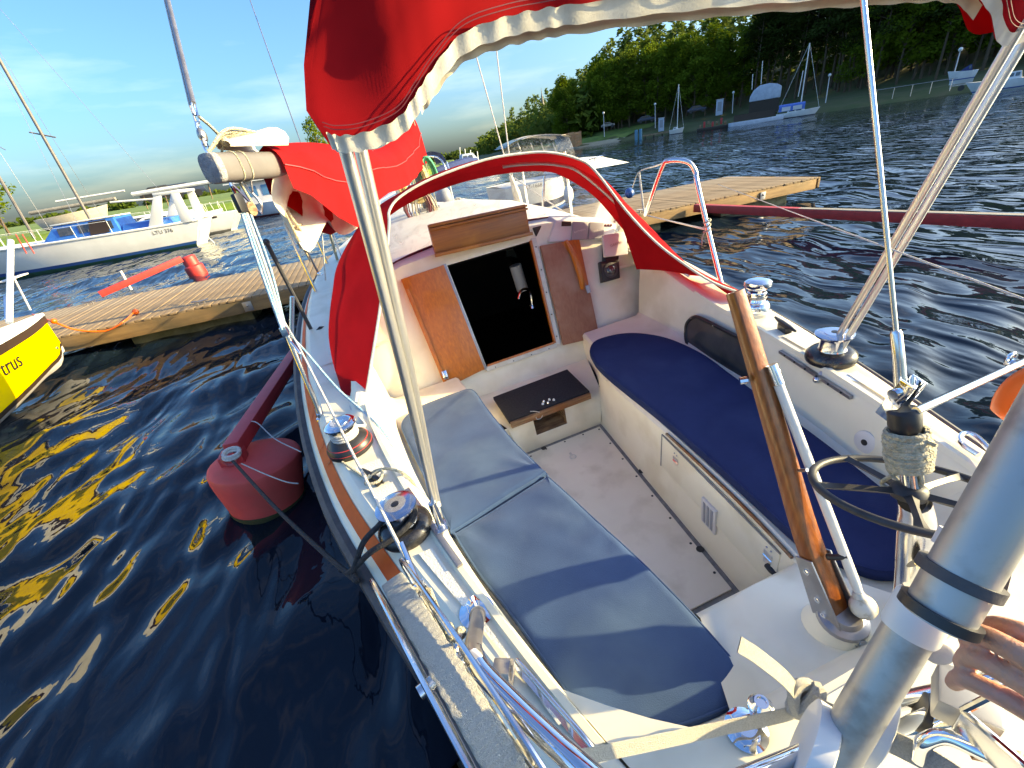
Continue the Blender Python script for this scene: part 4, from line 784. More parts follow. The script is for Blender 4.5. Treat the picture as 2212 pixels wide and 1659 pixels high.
secs = [(0, .0), (-.012, .05), (-.035, .10), (-.055, .17), (-.055, .25), (-.02, .33), (.05, .37), (.12, .34), (.14, .24), (.11, .12), (.06, .03)]
for k, (dy, dz) in enumerate(secs):
    rr = []
    for i, h in enumerate(hem):
        f = i / (nh - 1); wv = .014 * math.sin(h.x * 30 + dz * 14 + 2 * math.sin(h.x * 5)) + .010 * math.sin(h.x * 13 - dz * 22)
        ex = Vector((0, 0, 0))
        if f < .25: ex.x = (-.022 * math.sin(min(1, dz / .17) * math.pi) + .075 * (dz / .17) - .02 * min(1, dz / .05)) * (1 - f / .25)
        rr.append(h + Vector((ex.x, dy + wv * min(1, dz * 12), dz)))
    rws.append(rr)
rws = rws
part('canopy', G().rows(rws), M['red'], bim, label='bundled red canopy cloth'); 
for e in (0, -1): part('canopy_end', G().poly([r[e] for r in rws]), M['red'], bim)
hg = G(); hr = []
for dz, dy in ((-.004, -.004), (.006, -.008), (.015, -.011), (.019, -.014)):
    hr.append([h + Vector((0, dy + .0018 * math.sin(i * .9) * (1 if dz > .0 else .2), dz + .0012 * math.sin(i * 1.1))) for i, h in enumerate(hem)])
part('hem', hg.rows(hr), M['hem'], bim, label='scalloped white hem of the bimini')
for dz, dy in ((.026, -.020), (.031, -.024)): part('stitching', G().tube([h + Vector((0, dy + .014 * min(1, dz * 12) * math.sin(h.x * 30 + dz * 14 + 2 * math.sin(h.x * 5)) * .5, dz)) for h in hem], .0009, 4), M['maroon'], bim)
hr2 = [[h + Vector((0, dy + .002 * math.sin(i * .8), dz + .0015 * math.sin(i * 1.1))) for i, h in enumerate(hem[42:150])] for dz, dy in ((-.012, .022), (-.003, .018), (.012, .012))]
part('hem', G().rows(hr2), M['sail'], bim)
# ---- mast, boom, sail cover
mast = thing('mast', 'grey aluminium mast stepped on the cabin top with coiled halyards', 'mast', (0, 4.92, .5))
el = [(math.cos(a) * .055, math.sin(a) * .08) for a in np.linspace(0, 2 * math.pi, 17)[:-1]]
part('spar', G().rows([[Vector((x, 4.92 + y, z)) for x, y in el] for z in (.45, 3, 6, 9.3)], cu=True), M['mastalu'], mast)
part('mast_step', G().box((0, 4.92, .53), (.2, .26, .04)), M['mauve'], mast, bev=.004)
for dx, dz, rr in ((-.09, .98, .011), (-.07, .95, .010), (.085, .93, .010)): part('halyard', G().tube([(dx, 4.84, .55), (dx * .9, 4.85, 2), (dx * .4, 4.86, 9)], rr * .45, 6), M['rope'], mast)
def coil(name, label, c, w_, h_, n, m, r_=.008, seed=1):
    rd = random.Random(seed); g = G()
    for k in range(n):
        a0 = rd.uniform(.75, 1.1); b0 = rd.uniform(.85, 1.08); dx = rd.uniform(-.02, .02); dy = rd.uniform(-.03, .03)
        g.tube([Vector(c) + Vector((math.sin(t) * w_ * a0 * (.6 + .4 * (1 - math.cos(t)) / 2) + dx, dy, -h_ * b0 * (1 - math.cos(t)) / 2)) for t in np.linspace(0, 2 * math.pi, 15)[:-1]], r_, 5, closed=True)
    return solo(name, g, m, label, 'rope')
mc = P(*Z('a4', 290, 560), y=4.7); coil('rope_coil', 'yellow rope coil hanging at the mast', mc, .16, .40, 11, M['yrope'], .012, 2)
gc_ = P(*Z('a4', 430, 580), y=4.75); coil('rope_coil', 'green rope coil hanging on the right of the mast', gc_, .08, .26, 7, M['grope'], .010, 3)
coil('rope_coil', 'thin mixed rope tails hanging below the boom at the mast', P(*Z('a4', 330, 800), y=4.6), .16, .36, 8, M['maroon'], .006, 4)
coil('rope_coil', 'pale rope tails hanging in front of the mast foot', P(*Z('a4', 390, 830), y=4.6), .12, .32, 9, M['rope'], .006, 5)
E0 = PD(454, 364, 1.78); G0 = Vector((0, 4.80, 1.02)); bx_ = (G0 - E0).normalized(); by = bx_.cross(Vector((0, 0, 1))).normalized(); bz = by.cross(bx_)
sec = [(math.copysign(abs(math.cos(a)) ** .6, math.cos(a)) * .042, math.copysign(abs(math.sin(a)) ** .7, math.sin(a)) * .057) for a in np.linspace(0, 2 * math.pi, 25)[:-1]]
bo = thing('boom', 'worn aluminium boom swung out over the port side', 'boom', E0)
part('spar', G().rows([[E0 + bx_ * t + by * x + bz * z for x, z in sec] for t in (.02, 1.0, 2.0, (G0 - E0).length)], cu=True), M['mastalu'], bo)
M['dullgrey'] = mat('worn_cap', (.20, .20, .22), (.32, .32, .33), 40, .7, bump=.6, bs=120)
part('end_cap', G().rows([[E0 + bx_ * t + by * x * k + bz * z * k for x, z in sec] for t, k in ((-.004, .9), (.0, 1.0), (.018, 1.03), (.03, 1.03), (.034, 1.0))], cu=True).poly([E0 + bx_ * -.004 + by * x * .9 + bz * z * .9 for x, z in sec]), M['dullgrey'], bo)
for t in (.14, .20): part('band', G().tube([E0 + bx_ * t + by * x * 1.03 + bz * z * 1.03 for x, z in sec], .004, 5, closed=True), M['rope'], bo)
bk1 = E0 + bx_ * .19 - bz * .06; part('bail', G().tube(curve([bk1 + by * .02, bk1 - bz * .05, bk1 - by * .02], 5), .005, 6).tube(curve([bk1 - bz * .05, bk1 - bz * .10 + by * .02, bk1 - bz * .14], 5), .007, 6), M['mauve'], bo)
# sail cover: two sheets over the boom, open below, drooping at mid length
cv = thing('sail_cover', 'bright red sail cover laced over the boom', 'sail cover', E0 + bx_ * .7)
cs = []
LB = (G0 - E0).length
for t in np.linspace(.42, LB + .12, 26):
    f = (t - .42) / (LB - .30); top = .085 + .02 * math.sin(f * 9) + .62 * max(0, f - .55) ** 1.6; wdt = .075 + .05 * math.sin(math.pi * min(1, f * 1.1)); bot = -.10 - .22 * math.exp(-((f - .20) / .13) ** 2) - .14 * math.sin(math.pi * min(1, f)) + .10 * max(0, f - .6)
    if f > .93: top = top + .15 * (f - .93) / .07
    row = []
    for k, a in enumerate(np.linspace(0, 1, 15)):
        s_ = -1 if a < .5 else 1; e = abs(a - .5) * 2
        wx = s_ * wdt * (math.sin(min(1, e * 1.8) * math.pi / 2)) * (1 + .10 * math.sin(t * 21 + e * 3)); wz = top + (bot - top) * (e ** 1.35)
        row.append(E0 + bx_ * (t + .0 * e) + by * wx + bz * wz)
    cs.append(row)
part('cloth', G().rows(cs), M['redlit'], cv)
part('seam', G().tube([r[11] + by * .004 for r in cs], .0035, 5), M['boomred'], cv)
sg = G(); rws = []
for t in np.linspace(.40, 1.5, 26):
    f = (t - .40) / 1.1; d_ = .20 + .15 * abs(math.sin(math.pi * f)) ** .6 + .05 * math.sin(f * 17)
    rws.append([E0 + bx_ * t + by * (.035 * math.sin(f * 17 + e * 3) - .09 * math.sin(e * 2.9)) + bz * (-.05 - d_ * e * (1 + .2 * math.sin(f * 12)) ) for e in np.linspace(0, 1, 7)])
solo('mainsail', sg.rows(rws), M['sail'], 'cream sailcloth sagging out below the red cover', 'sail')
fl = G(); rws = []
for a in np.linspace(0, 1, 9):
    rws.append([E0 + bx_ * (.14 + .36 * a) + by * (.10 * math.cos(t) * (.35 + .65 * a)) + bz * (.085 + .055 * math.sin(t) * (.3 + .8 * a) + .02 * a) for t in np.linspace(-.6, 3.9, 10)])
solo('sail_clew', fl.rows(rws), M['sail'], 'rolled cream clew of the sail lashed on the boom end', 'sail')
kn = E0 + bx_ * .16 + bz * .10; lg_ = G()
for k in range(5): lg_.tube(curve([E0 + bx_ * .03 + bz * .06, kn + by * (.02 * k - .04) + bz * (.01 * k), kn + bx_ * (.05 + .05 * k) + bz * .03 + by * .03], 5), .006, 6)
lg_.ball(kn, .02).tube(curve([kn, kn - by * .04 - bz * .05, kn + bx_ * .05 - by * .05 - bz * .16, kn + bx_ * .07 - by * .045 - bz * .27], 5), .006, 6).tube(curve([kn, kn + bz * .05 - bx_ * .04, kn + bz * .09 - bx_ * .09], 4), .007, 6)
solo('clew_lashing', lg_, M['rope'], 'cream rope lashing tied round the boom end', 'rope')
l2 = E0 + bx_ * .50 - bz * .075 + by * -.08; tg_ = G().ball(l2, .016)
for k, (a, b, c) in enumerate(((-.04, .12, .34), (.0, .16, .42), (.05, .14, .30), (.08, .20, .22))): tg_.tube(curve([l2, l2 + bx_ * a * .6 - bz * b, l2 + bx_ * (a + .08) - bz * c - by * .02], 6), .0065, 6)
solo('cover_ties', tg_, M['rope'], 'bunch of cream tie ropes hanging from the sail cover', 'rope')
# topping lift with chain at the boom end
tl = thing('topping_lift', 'thick grey topping lift joined by shackles to the boom end', 'rigging', E0)
tb = E0 + bx_ * .03 + bz * .06; t0 = PD(*Z('a1', 1490, 800), 1.80); tt_ = PD(348, -60, 2.35); dr = (tt_ - t0)
part('wire', G().tube([t0, t0 + dr, t0 + dr * 4], .011, 10), M['mauve'], tl); part('rope', G().tube([PD(*Z('a1', 1590, 1130), 1.79), t0 + by * -.018, t0 + dr + by * -.02, t0 + dr * 4], .0045, 6), M['wrope'], tl)
ch = [t0 - dr.normalized() * .0, PD(*Z('a1', 1510, 880), 1.80), PD(*Z('a1', 1525, 950), 1.80), PD(*Z('a1', 1550, 1030), 1.80), PD(*Z('a1', 1575, 1090), 1.80), tb]
for k in range(5):
    a, b = ch[k], ch[k + 1]; m_ = (a + b) / 2; d = (b - a); L_ = d.length * .62; d.normalize(); s_ = (by if k % 2 else bx_); s_ = (s_ - d * s_.dot(d)).normalized()
    part('link', G().tube([m_ + d * (math.cos(t) * L_) + s_ * (math.sin(t) * .011) for t in np.linspace(0, 2 * math.pi, 13)[:-1]], .0042, 6, closed=True), M['chrome'], tl)
part('turning_block', G().ball(PD(*Z('a1', 1560, 1045), 1.80), (.018, .022, .028), 10, 8), M['mauve'], tl)
# mainsheet
ub = PD(*Z('a2', 1860, 480), 1.80); lb = P(*Z('b7', 130, 800), y=2.13)
ms = thing('mainsheet', 'light blue mainsheet tackle stretched down from the boom', 'rope tackle', lb)
part('upper_block', G().box(ub + Vector((0, 0, .01)), (.05, .022, .075), (bx_, by, bz)), M['black'], ms, bev=.008); part('sheave', G().rev([(.028, -.008), (.030, 0), (.028, .008)], ub + bx_ * .05 + Vector((0, 0, -.02)), by, 16), M['rotwood'], ms)
part('shackle', G().tube(curve([bk1 - bz * .14, ub + Vector((.004, 0, .08)), ub + Vector((0, 0, .04))], 5), .006, 6), M['chrome'], ms)
for k, (a, b) in enumerate(((-.018, -.010), (-.004, .0), (.012, .012), (.034, .018))):
    part('strand', G().tube(curve([ub + bx_ * a - bz * .03, lerp(ub, lb, .5) + bx_ * (a * .9) + Vector((.004 * k, 0, 0)), lb + bx_ * b], 6), .0062, 7), M['brope'] if k != 2 else M['wrope'], ms)
part('lower_block', G().box(lb + Vector((0, 0, -.02)), (.03, .02, .06)).tube(curve([lb + Vector((0, 0, -.05)), lb + Vector((.02, -.03, -.09)), lb + Vector((.03, -.05, -.12))], 4), .008, 6), M['chrome'], ms, bev=.004)
part('tail', G().tube(curve([lb, P(*Z('b7', 290, 960), z=.30), P(*Z('b7', 540, 1250), z=.12), P(*Z('b7', 740, 1430), z=.03), P(*Z('b4', 1480, 580), z=.014), P(*Z('b4', 1590, 720), z=-.04), P(*Z('b4', 1650, 840), z=-.12), P(*Z('b4', 1640, 880), z=-.16), P(*Z('b4', 1560, 760), z=-.15)], 7), .0062, 7), M['brope'], ms)
# standing rigging and lifelines (wires fixed to the boat)
def wire(name, pts, r, m=None, par=boat, n=6): return part(name, G().tube(pts, r, n), m or M['steel'], par)
fs0 = Vector((0, 7.75, .45)); fs1 = Vector((0, 4.98, 9.3)); wire('forestay', [fs0, fs1], .006)
part('furled_jib', G().tube([fs0 + (fs1 - fs0) * f for f in (.0, .03, .2, .6, .95)], [.04, .07, .06, .04, .012], 8), M['sail'], boat)
YS_ = 4.95
for lo_, mid_, hi_ in (((1130, 470), (1086.7, 327.6), (1024, 106)), ((1120, 480), (1099, 327.6), (1070, 90))):
    q0, q1, q2 = P(*lo_, y=YS_), P(*mid_, y=YS_), P(*hi_, y=YS_); wire('shroud', [q0, q1, q2, q2 + (q2 - q1) * 1.5], .006, M['wrope'])
part('shroud_sleeve', G().tube([P(1128, 458, y=4.94), P(1116, 418, y=4.94), P(1103, 380, y=4.94)], [.035, .045, .02], 8), M['hem'], boat)
wire('stanchion', [P(1170, 480, y=4.5), P(1176, 380, y=4.5)], .012, M['steel'])
rp_ = curve([P(1112, 385, y=4.9), P(1180, 432, y=4.2), P(1242, 474, y=3.6)], 4); wire('lifeline', rp_, .006, M['wrope'])
s0 = P(757, 610, z=.16); s1 = PD(540, 0, 5.3); wire('shroud', [s0, s1, s1 + (s1 - s0) * 1.2], .0055, M['mauve'])
cp = P(*Z('b7', 460, 455), z=.16)
wire('shroud', [cp, P(*Z('a3', 1050, 870), y=cp.y - .1)], .007, M['wrope']); wire('shroud', [P(*Z('a3', 1040, 1330), z=.17), P(*Z('a3', 810, 880), y=4.6)], .011, M['mauve'])
wire('stanchion', [P(*Z('a3', 1190, 1250), z=.17), P(*Z('a3', 1080, 860), y=4.4)], .014, M['rope']); part('chainplate', G().box(P(*Z('b7', 430, 390), z=.19), (.03, .12, .05)).ball(P(*Z('b7', 410, 375), z=.22), .02), M['chrome'], boat, bev=.004)
stb = P(*Z('b7', 430, 1490), z=.0); stt = P(*Z('b7', 165, 850), y=2.13)
wire('stanchion', [stb, stt], .0125, M['steel'], boat, 12); part('stanchion_foot', G().rev([(.028, 0), (.026, .008), (.016, .012), (.015, .03)], stb, (0, 0, 1), 14), M['steel'], boat)
l0 = PD(*Z('b3', 590, 470), 0.896)
wire('lifeline', [l0, P(*Z('b4', 890, 0), y=2.0), P(*Z('b7', 0, 500), y=2.75)], .0042, M['wrope'])
part('lifeline_end', G().tube([PD(*Z('b3', 480, 200), 0.963), l0], .0058, 8).tube(curve([l0, PD(*Z('b3', 560, 500), 0.885), PD(*Z('b3', 600, 520), 0.874)], 4), .009, 8).rev([(.014, -.012), (.014, .012)], PD(*Z('b3', 605, 490), 0.868), (1, .3, .2), 12), M['chrome'], boat)
lsh = G()
for k in range(4): lsh.tube(curve([PD(*Z('b3', 625 + 12 * k, 500), 0.862), PD(*Z('b3', 690 + 10 * k, 640), 0.818), PD(*Z('b3', 760 + 14 * k, 770), 0.773), PD(*Z('b3', 810 + 8 * k, 830), 0.739)], 5), .0042, 6)
lsh.ball(PD(*Z('b3', 775, 765), 0.773), .014).ball(PD(*Z('b3', 860, 785), 0.762), .011)
solo('lashing', lsh, M['rope'], 'beige cord lashing between the lifeline end and the pushpit', 'rope')
bb0, bb1 = P(*Z('b7', 360, 830), z=.09), P(*Z('b7', 0, 130), y=3.0)
solo('boat_hook', G().tube([bb0, bb1], .013, 8).ball(bb1, .02), M['rail'], 'dark pole standing at the port rail by the dock', 'pole')
wire('stanchion', [P(*Z('b7', 195, 860), y=2.95), P(*Z('b7', 200, 550), y=2.95)], .014, M['steel'], boat, 10)
ckl = G().tube([P(*Z('b7', 370, 840), z=.10), P(*Z('b7', 420, 800), z=.12), P(*Z('b7', 465, 790), z=.11)], [.01, .022, .012], 6); part('snap_block', ckl, M['black'], boat)
hq = curve([P(*Z('a7', 250, 200), y=2.75), P(*Z('a5', 1510, 1640), y=2.62), P(*Z('a5', 1630, 1300), y=2.42), P(*Z('a5', 1690, 1240), y=2.36), P(*Z('a5', 1830, 1250), y=2.28), P(*Z('a5', 1890, 1330), y=2.25), P(*Z('a7', 640, 0), y=2.22), P(*Z('a7', 740, 420), y=2.12), P(*Z('a7', 830, 790), y=2.02)], 8)
gt = thing('gate_stanchion', 'polished steel hoop stanchion on the starboard rail', 'stanchion', hq[-1]); part('hoop', G().tube(hq, .0135, 12), M['steel'], gt); kp = P(*Z('a7', 715, 350), y=2.14)
part('foot', G().rev([(.028, 0), (.026, .01), (.016, .014), (.015, .04)], hq[-1] - Vector((0, 0, .02)), (0, 0, 1), 14), M['steel'], gt)
solo('stanchion_lashing', G().tube([kp + Vector((math.cos(t) * .018, math.sin(t) * .018, .004 * t - .02)) for t in np.linspace(0, 19, 50)], .005, 5).tube(curve([kp, kp + Vector((-.03, 0, -.03)), kp + Vector((-.035, 0, -.08))], 4), .004, 5), M['rope'], 'beige twine bound round the hoop stanchion', 'rope')
wire('lifeline', [kp, P(*Z('a7', 250, 240), y=4.4)], .006, M['wrope']); wire('lifeline', [P(*Z('a7', 3500, 1012), y=.42), P(*Z('a7', 2080, 480), y=.95), P(*Z('a7', 1450, 244), y=1.75), P(*Z('a7', 800, 0), y=4.8)], .0026, M['wrope'])
rs = curve([P(*Z('a5', 1665, 1240), y=2.36), P(*Z('a5', 1600, 1275), y=3), P(*Z('a5', 1450, 1330), y=4.6), P(*Z('a5', 1400, 1450), y=4.9)], 5); wire('lifeline', rs, .006, M['wrope'])
wire('stanchion', [P(*Z('a5', 1455, 1330), y=4.7), P(*Z('a5', 1490, 1630), y=4.7)], .011, M['wrope'])
part('blue_tie', G().ball(P(*Z('a5', 1380, 1490), y=5.0), .06, 8, 6), M['bstripe'], boat)
pu = curve([(-.62, 6.7, .35), (-.60, 6.75, .92), (-.35, 7.5, 1.0), (0, 7.95, 1.03), (.35, 7.5, 1.0), (.60, 6.75, .92), (.62, 6.7, .35)], 6); part('pulpit', G().tube(pu, .0125, 8), M['steel'], boat)
for y in (5.2, 4.2):
    for s in (-1, 1): part('stanchion', G().tube([(s * (bd(y) - .04), y, zd(y)), (s * (bd(y) - .03), y, zd(y) + .6)], .0125, 8), M['steel'], boat)
# ================================================================== HELM AND STERN GEAR
tl_ = thing('tiller', 'varnished wooden tiller raised at its steel bracket', 'tiller', (.04, .39, -.1))
tp = [(Vector((.045, .388, -.10)), .026, .021), (PD(1745, 1165, .99), .024, .020), (PD(1692, 985, .965), .021, .018), (PD(1640, 805, .945), .0185, .016), (PD(1600, 670, .925), .0165, .014), (PD(1588, 630, .92), .016, .0135)]
tpc = curve([t[0] for t in tp], 6); rws = []
for i, p in enumerate(tpc):
    f = i / (len(tpc) - 1) * (len(tp) - 1); k = min(int(f), len(tp) - 2); w_ = tp[k][1] + (tp[k + 1][1] - tp[k][1]) * (f - k); h_ = tp[k][2] + (tp[k + 1][2] - tp[k][2]) * (f - k)
    t = (tpc[min(i + 1, len(tpc) - 1)] - tpc[max(i - 1, 0)]).normalized(); sx = Vector((1, .05, 0)); sx = (sx - t * sx.dot(t)).normalized(); sy = t.cross(sx)
    rws.append([p + sx * math.copysign(abs(math.cos(a)) ** .35, math.cos(a)) * w_ + sy * math.copysign(abs(math.sin(a)) ** .35, math.sin(a)) * h_ for a in np.linspace(0, 2 * math.pi, 17)[:-1]])
part('shaft', G().rows(rws, cu=True).poly(rws[-1]).poly(rws[0]), M['tiller'], tl_)
tdir = (tpc[6] - tpc[0]).normalized(); sx = Vector((1, .05, 0)); sx = (sx - tdir * sx.dot(tdir)).normalized(); sy = tdir.cross(sx)
for s in (-1, 1):
    q0 = PD(*Z('b1', 640, 800), .985) if s < 0 else PD(*Z('b1', 500, 720), 1.01)
    part('bracket', G().prism([tpc[0] + tdir * a + sy * b + sx * s * .026 for a, b in ((.17, -.020), (.17, .022), (.02, .034), (-.02, .034), (-.03, .0), (-.02, -.030), (.02, -.030))], sx * s * .005), M['mauve'], tl_, bev=.002)
for a in (.03, .07, .14):
    for s_ in (-1, 1): part('bolt', G().rev([(.008, 0), (.007, .005), (.003, .007)], tpc[0] + tdir * a + sx * s_ * .031, sx * s_, 8), M['chrome'], tl_)
part('base_plate', G().rev([(.052, 0), (.050, .010), (.036, .016), (.030, .03)], pc + Vector((-.005, -.01, .078)), (-.05, -.15, 1), 24), M['mauve'], tl_); bnut = tpc[0] + Vector((.0, -.042, -.01)); part('pivot_bolt', G().rev([(.016, 0), (.016, .006), (.010, .008), (.010, .016)], bnut, (.1, -1, .5), 6), M['chrome'], tl_)
ex = thing('tiller_extension', 'white tube tiller extension with a worn ball end beside the tiller', 'tiller extension', PD(1864, 1310, .96))
e0, e1 = PD(*Z('a8', 305, 560), .93), PD(*Z('b1', 735, 620), .955); part('tube', G().tube([e0, lerp(e0, e1, .5), lerp(e0, e1, .93), e1], [.0105, .0105, .0105, .008], 14), M['white'], ex)
part('knob', G().ball(PD(*Z('b1', 755, 690), .955), .0265, 18, 12), mat('worn_knob', (.72, .68, .58), (.42, .33, .20), 30, .6, lo=.45, hi=.6), ex); part('ferrule', G().rev([(.012, 0), (.013, .012), (.010, .022)], PD(*Z('b1', 742, 655), .955), (e0 - e1), 14), M['hem'], ex)
fe = PD(*Z('a8', 290, 500), .93); part('fitting', G().tube([e0 + (e0 - e1).normalized() * -.01, e0 + (e0 - e1).normalized() * .035], .0125, 12).tube([fe, PD(*Z('a8', 235, 515), .94)], .006, 8).ball(fe, .012), M['chrome'], ex)
part('clip', G().tube([PD(*Z('b1', 540, 390), .97) + Vector((0, 0, 0)), PD(*Z('b1', 590, 395), .955), PD(*Z('b1', 655, 385), .945)], .007, 8), M['black'], ex); part('latch', G().tube([PD(*Z('a8', 470, 1260), .95), PD(*Z('a8', 540, 1255), .93)], .004, 6), M['chrome'], ex)
part('bolt', G().tube([PD(*Z('a8', 20, 570), .955), PD(*Z('a8', 80, 560), .95)], .008, 8), M['chrome'], ex)
# backstay tensioner
bs = thing('backstay_tensioner', 'backstay with rope-wrapped tensioner and grey handwheel', 'backstay', P(1985, 1290, x=.0))
B = lambda x, y, X=0.0: P(*Z('a8', x, y), x=X)
top_ = P(1864, -10, x=0); part('wire', G().tube([B(1225, 190), top_, top_ + (top_ - B(1225, 190)) * 3], .0033, 10), M['steel'], bs)
part('swage', G().tube([B(1222, 180), B(1225, 200), B(1248, 420), B(1262, 640)], [.0055, .0075, .0078, .0085], 12), M['steel'], bs)
fk = B(1275, 640)
for s in (-1, 1): part('toggle_cheek', G().box(fk + Vector((s * .011, 0, -.015)), (.004, .022, .075), ((1, 0, 0), (0, .95, .3), (0, -.3, .95))), M['chrome'], bs, bev=.0015)
part('toggle_pin', G().tube([fk + Vector((-.02, 0, 0)), fk + Vector((.02, 0, 0))], .0075, 10), M['chrome'], bs)
part('black_tape', G().tube([B(1285, 780), B(1288, 800), B(1292, 900), B(1300, 960)], [.017, .021, .021, .018], 12), M['black'], bs)
part('core', G().tube([B(1295, 930), B(1345, 1400)], .013, 12), M['steel'], bs)
ax_ = (B(1295, 930) - B(1335, 1400)).normalized(); ux = ax_.orthogonal().normalized(); uy = ax_.cross(ux)
wr = G(); c0, c1 = B(1305, 955), B(1330, 1235)
for k in range(3): wr.tube([lerp(c0, c1, t / 1.0) + (ux * math.cos(t * 2 * math.pi * 11 + k * 2.1) + uy * math.sin(t * 2 * math.pi * 11 + k * 2.1)) * (.0225 + .002 * math.sin(t * 40 + k) + .004 * math.sin(math.pi * t)) for t in np.linspace(0, 1, 150)], .0042, 5)
wr.tube(curve([c1, B(1180, 1180), B(1160, 1240), B(1230, 1330), B(1330, 1400), B(1420, 1370), B(1400, 1250), c1], 6), .0032, 6).tube(curve([c1, B(1140, 1330), B(1120, 1370), B(1200, 1400), B(1300, 1370), B(1400, 1400)], 6), .0034, 6).tube(curve([c0, B(1420, 990), B(1470, 1040), B(1540, 1070)], 5), .003, 6)
solo('cord_wrap', wr, M['rope'], 'beige cord wound round the backstay tensioner', 'cord')
wc = B(1325, 1425); wn_ = Vector((.22, .20, .955)).normalized(); wu = Vector((1, -.3, 0)); wu = (wu - wn_ * wu.dot(wn_)).normalized(); wv = wn_.cross(wu); wr_ = .128
M['whl'] = mat('wheel_grey', (.018, .018, .02), (.04, .04, .043), 30, .5)
wh = part('handwheel', G().tube([wc + (wu * math.cos(a) + wv * math.sin(a)) * wr_ for a in np.linspace(0, 2 * math.pi, 49)[:-1]], .0064, 10, closed=True), M['whl'], bs, label='grey five-spoked handwheel')
for k in range(5):
    a = k * 2 * math.pi / 5 + .35; d = wu * math.cos(a) + wv * math.sin(a); s_ = wn_.cross(d)
    part('spoke', G().rows([[wc + d * t + s_ * (b * w_) + wn_ * h for b, h in ((-1, 0), (0, .006), (1, 0), (0, -.006))] for t, w_ in ((.016, .011), (.05, .006), (.09, .006), (.115, .009), (.126, .017))], cu=True), M['whl'], wh)
part('hub', G().rev([(.022, -.010), (.026, 0), (.022, .010), (.016, .014)], wc, wn_, 20), M['whl'], wh)
bt = [B(1368, 1500), PD(*Z('b1', 1075, 170), .72), PD(*Z('b1', 1065, 350), .74), PD(*Z('b1', 1050, 560), .77), PD(*Z('b1', 1030, 700), .80)]
part('body', G().tube(curve(bt, 5), [.021 + .004 * min(1, i / 5) for i in range(21)], 18), M['steel'], bs)
bd_ = PD(*Z('b1', 1072, 425), .712); part('badge', G().prism([bd_ + (wu * math.cos(a) * .012 + Vector((0, -.25, .97)) * math.sin(a) * .018) for a in np.linspace(0, 6.28, 20)[:-1]], Vector((-.1, -.003, .001))* .01), M['black'], bs)
part('lettering', text_g('400', bd_ + Vector((-.004, -.004, .002)), Vector((-.25, .3, .92)), Vector((-.9, -.3, -.2)), .016, .002), mat('gold', (.75, .62, .25), rough=.3, metal=.6), bs)
part('strut', G().tube([B(1380, 800), PD(*Z('a8', 2212, 420), .80), PD(*Z('a8', 2700, 190), .88)], .0062, 10), M['steel'], bs)
part('ring', G().tube([PD(*Z('a8', 2110, 400), .79) + Vector((math.cos(t) * .012, 0, math.sin(t) * .012)) for t in np.linspace(0, 6.28, 12)[:-1]], .003, 6, closed=True), M['chrome'], bs)
# orange float on the rail
lbc = Vector((.73, .395, .155)); lr = G(); an_ = np.linspace(-.62 * math.pi, .62 * math.pi, 33)
lpts = [lbc + Vector((-.01 * math.cos(a), math.sin(a) * .118, math.cos(a) * .125 - (.05 if abs(a) > 1.6 else 0) * (abs(a) - 1.6))) for a in an_]
lr.rows([[p + ((p - lbc).normalized() * math.cos(t) * .045 + Vector((1, 0, 0)) * math.sin(t) * .040) * (1 if 1 < i < len(lpts) - 2 else .55 if i in (1, len(lpts) - 2) else .15) for t in np.linspace(0, 2 * math.pi, 15)[:-1]] for i, p in enumerate(lpts)], cu=True)
solo('horseshoe_lifebuoy', lr, M['orfloat'], 'bright orange horseshoe lifebuoy on the starboard rail at the right edge', 'lifebuoy')
# aluminium pole close by on the right
po = thing('pole', 'thick brushed aluminium pole with black collars in the right foreground', 'pole', PD(1850, 1560, .66))
L0_, L1_ = PD(1880, 1505, .575), PD(1965, 1360, .555); dl = (L1_ - L0_).normalized(); U0_, U1_ = PD(2032, 1318, .452), PD(2102, 1198, .440); du = (U1_ - U0_).normalized()
part('lower_tube', G().tube([L0_ - dl * .25, L0_ + dl * ((L1_ - L0_).length + .05)], .0262, 32), M['alup'], po); part('upper_tube', G().tube([U0_ - du * .012, U1_, U0_ + du * 1.4], .0280, 32), M['alup'], po)
part('sleeve', G().rev([(.0285, -.05), (.0302, -.045), (.0302, -.004), (.0285, 0)], L1_ + dl * .045, dl, 32), M['white'], po)
part('collar', G().rev([(.0282, -.005), (.0335, -.005), (.0335, .006), (.0282, .006)], U0_ - du * .004, du, 32), M['black'], po)
cu_ = PD(2072, 1245, .449); part('collar', G().rev([(.0285, -.006), (.0350, -.006), (.0350, .006), (.0285, .006)], cu_, du, 32), M['rail'], po)
jb = PD(*Z('b1', 1560, 600), .45); part('clamp_arm', G().tube([cu_ + Vector((.02, .01, 0)), PD(*Z('b1', 1450, 600), .455), jb, PD(*Z('b1', 1600, 440), .44), PD(*Z('b1', 1610, 300), .43)], .007, 8), M['rail'], po)
part('lug', G().rev([(.009, 0), (.009, .02)], PD(*Z('b1', 1220, 320), .50), du, 10), M['lgrey'], po)
ks = PD(*Z('b1', 1190, 940), .55); part('clamp_screw', G().rev([(.011, 0), (.016, .002), (.016, .010), (.011, .012)], ks, (-.5, -.6, .3), 16).box(ks + Vector((.03, .02, .0)), (.05, .03, .03)), M['hem'], po, bev=.002)
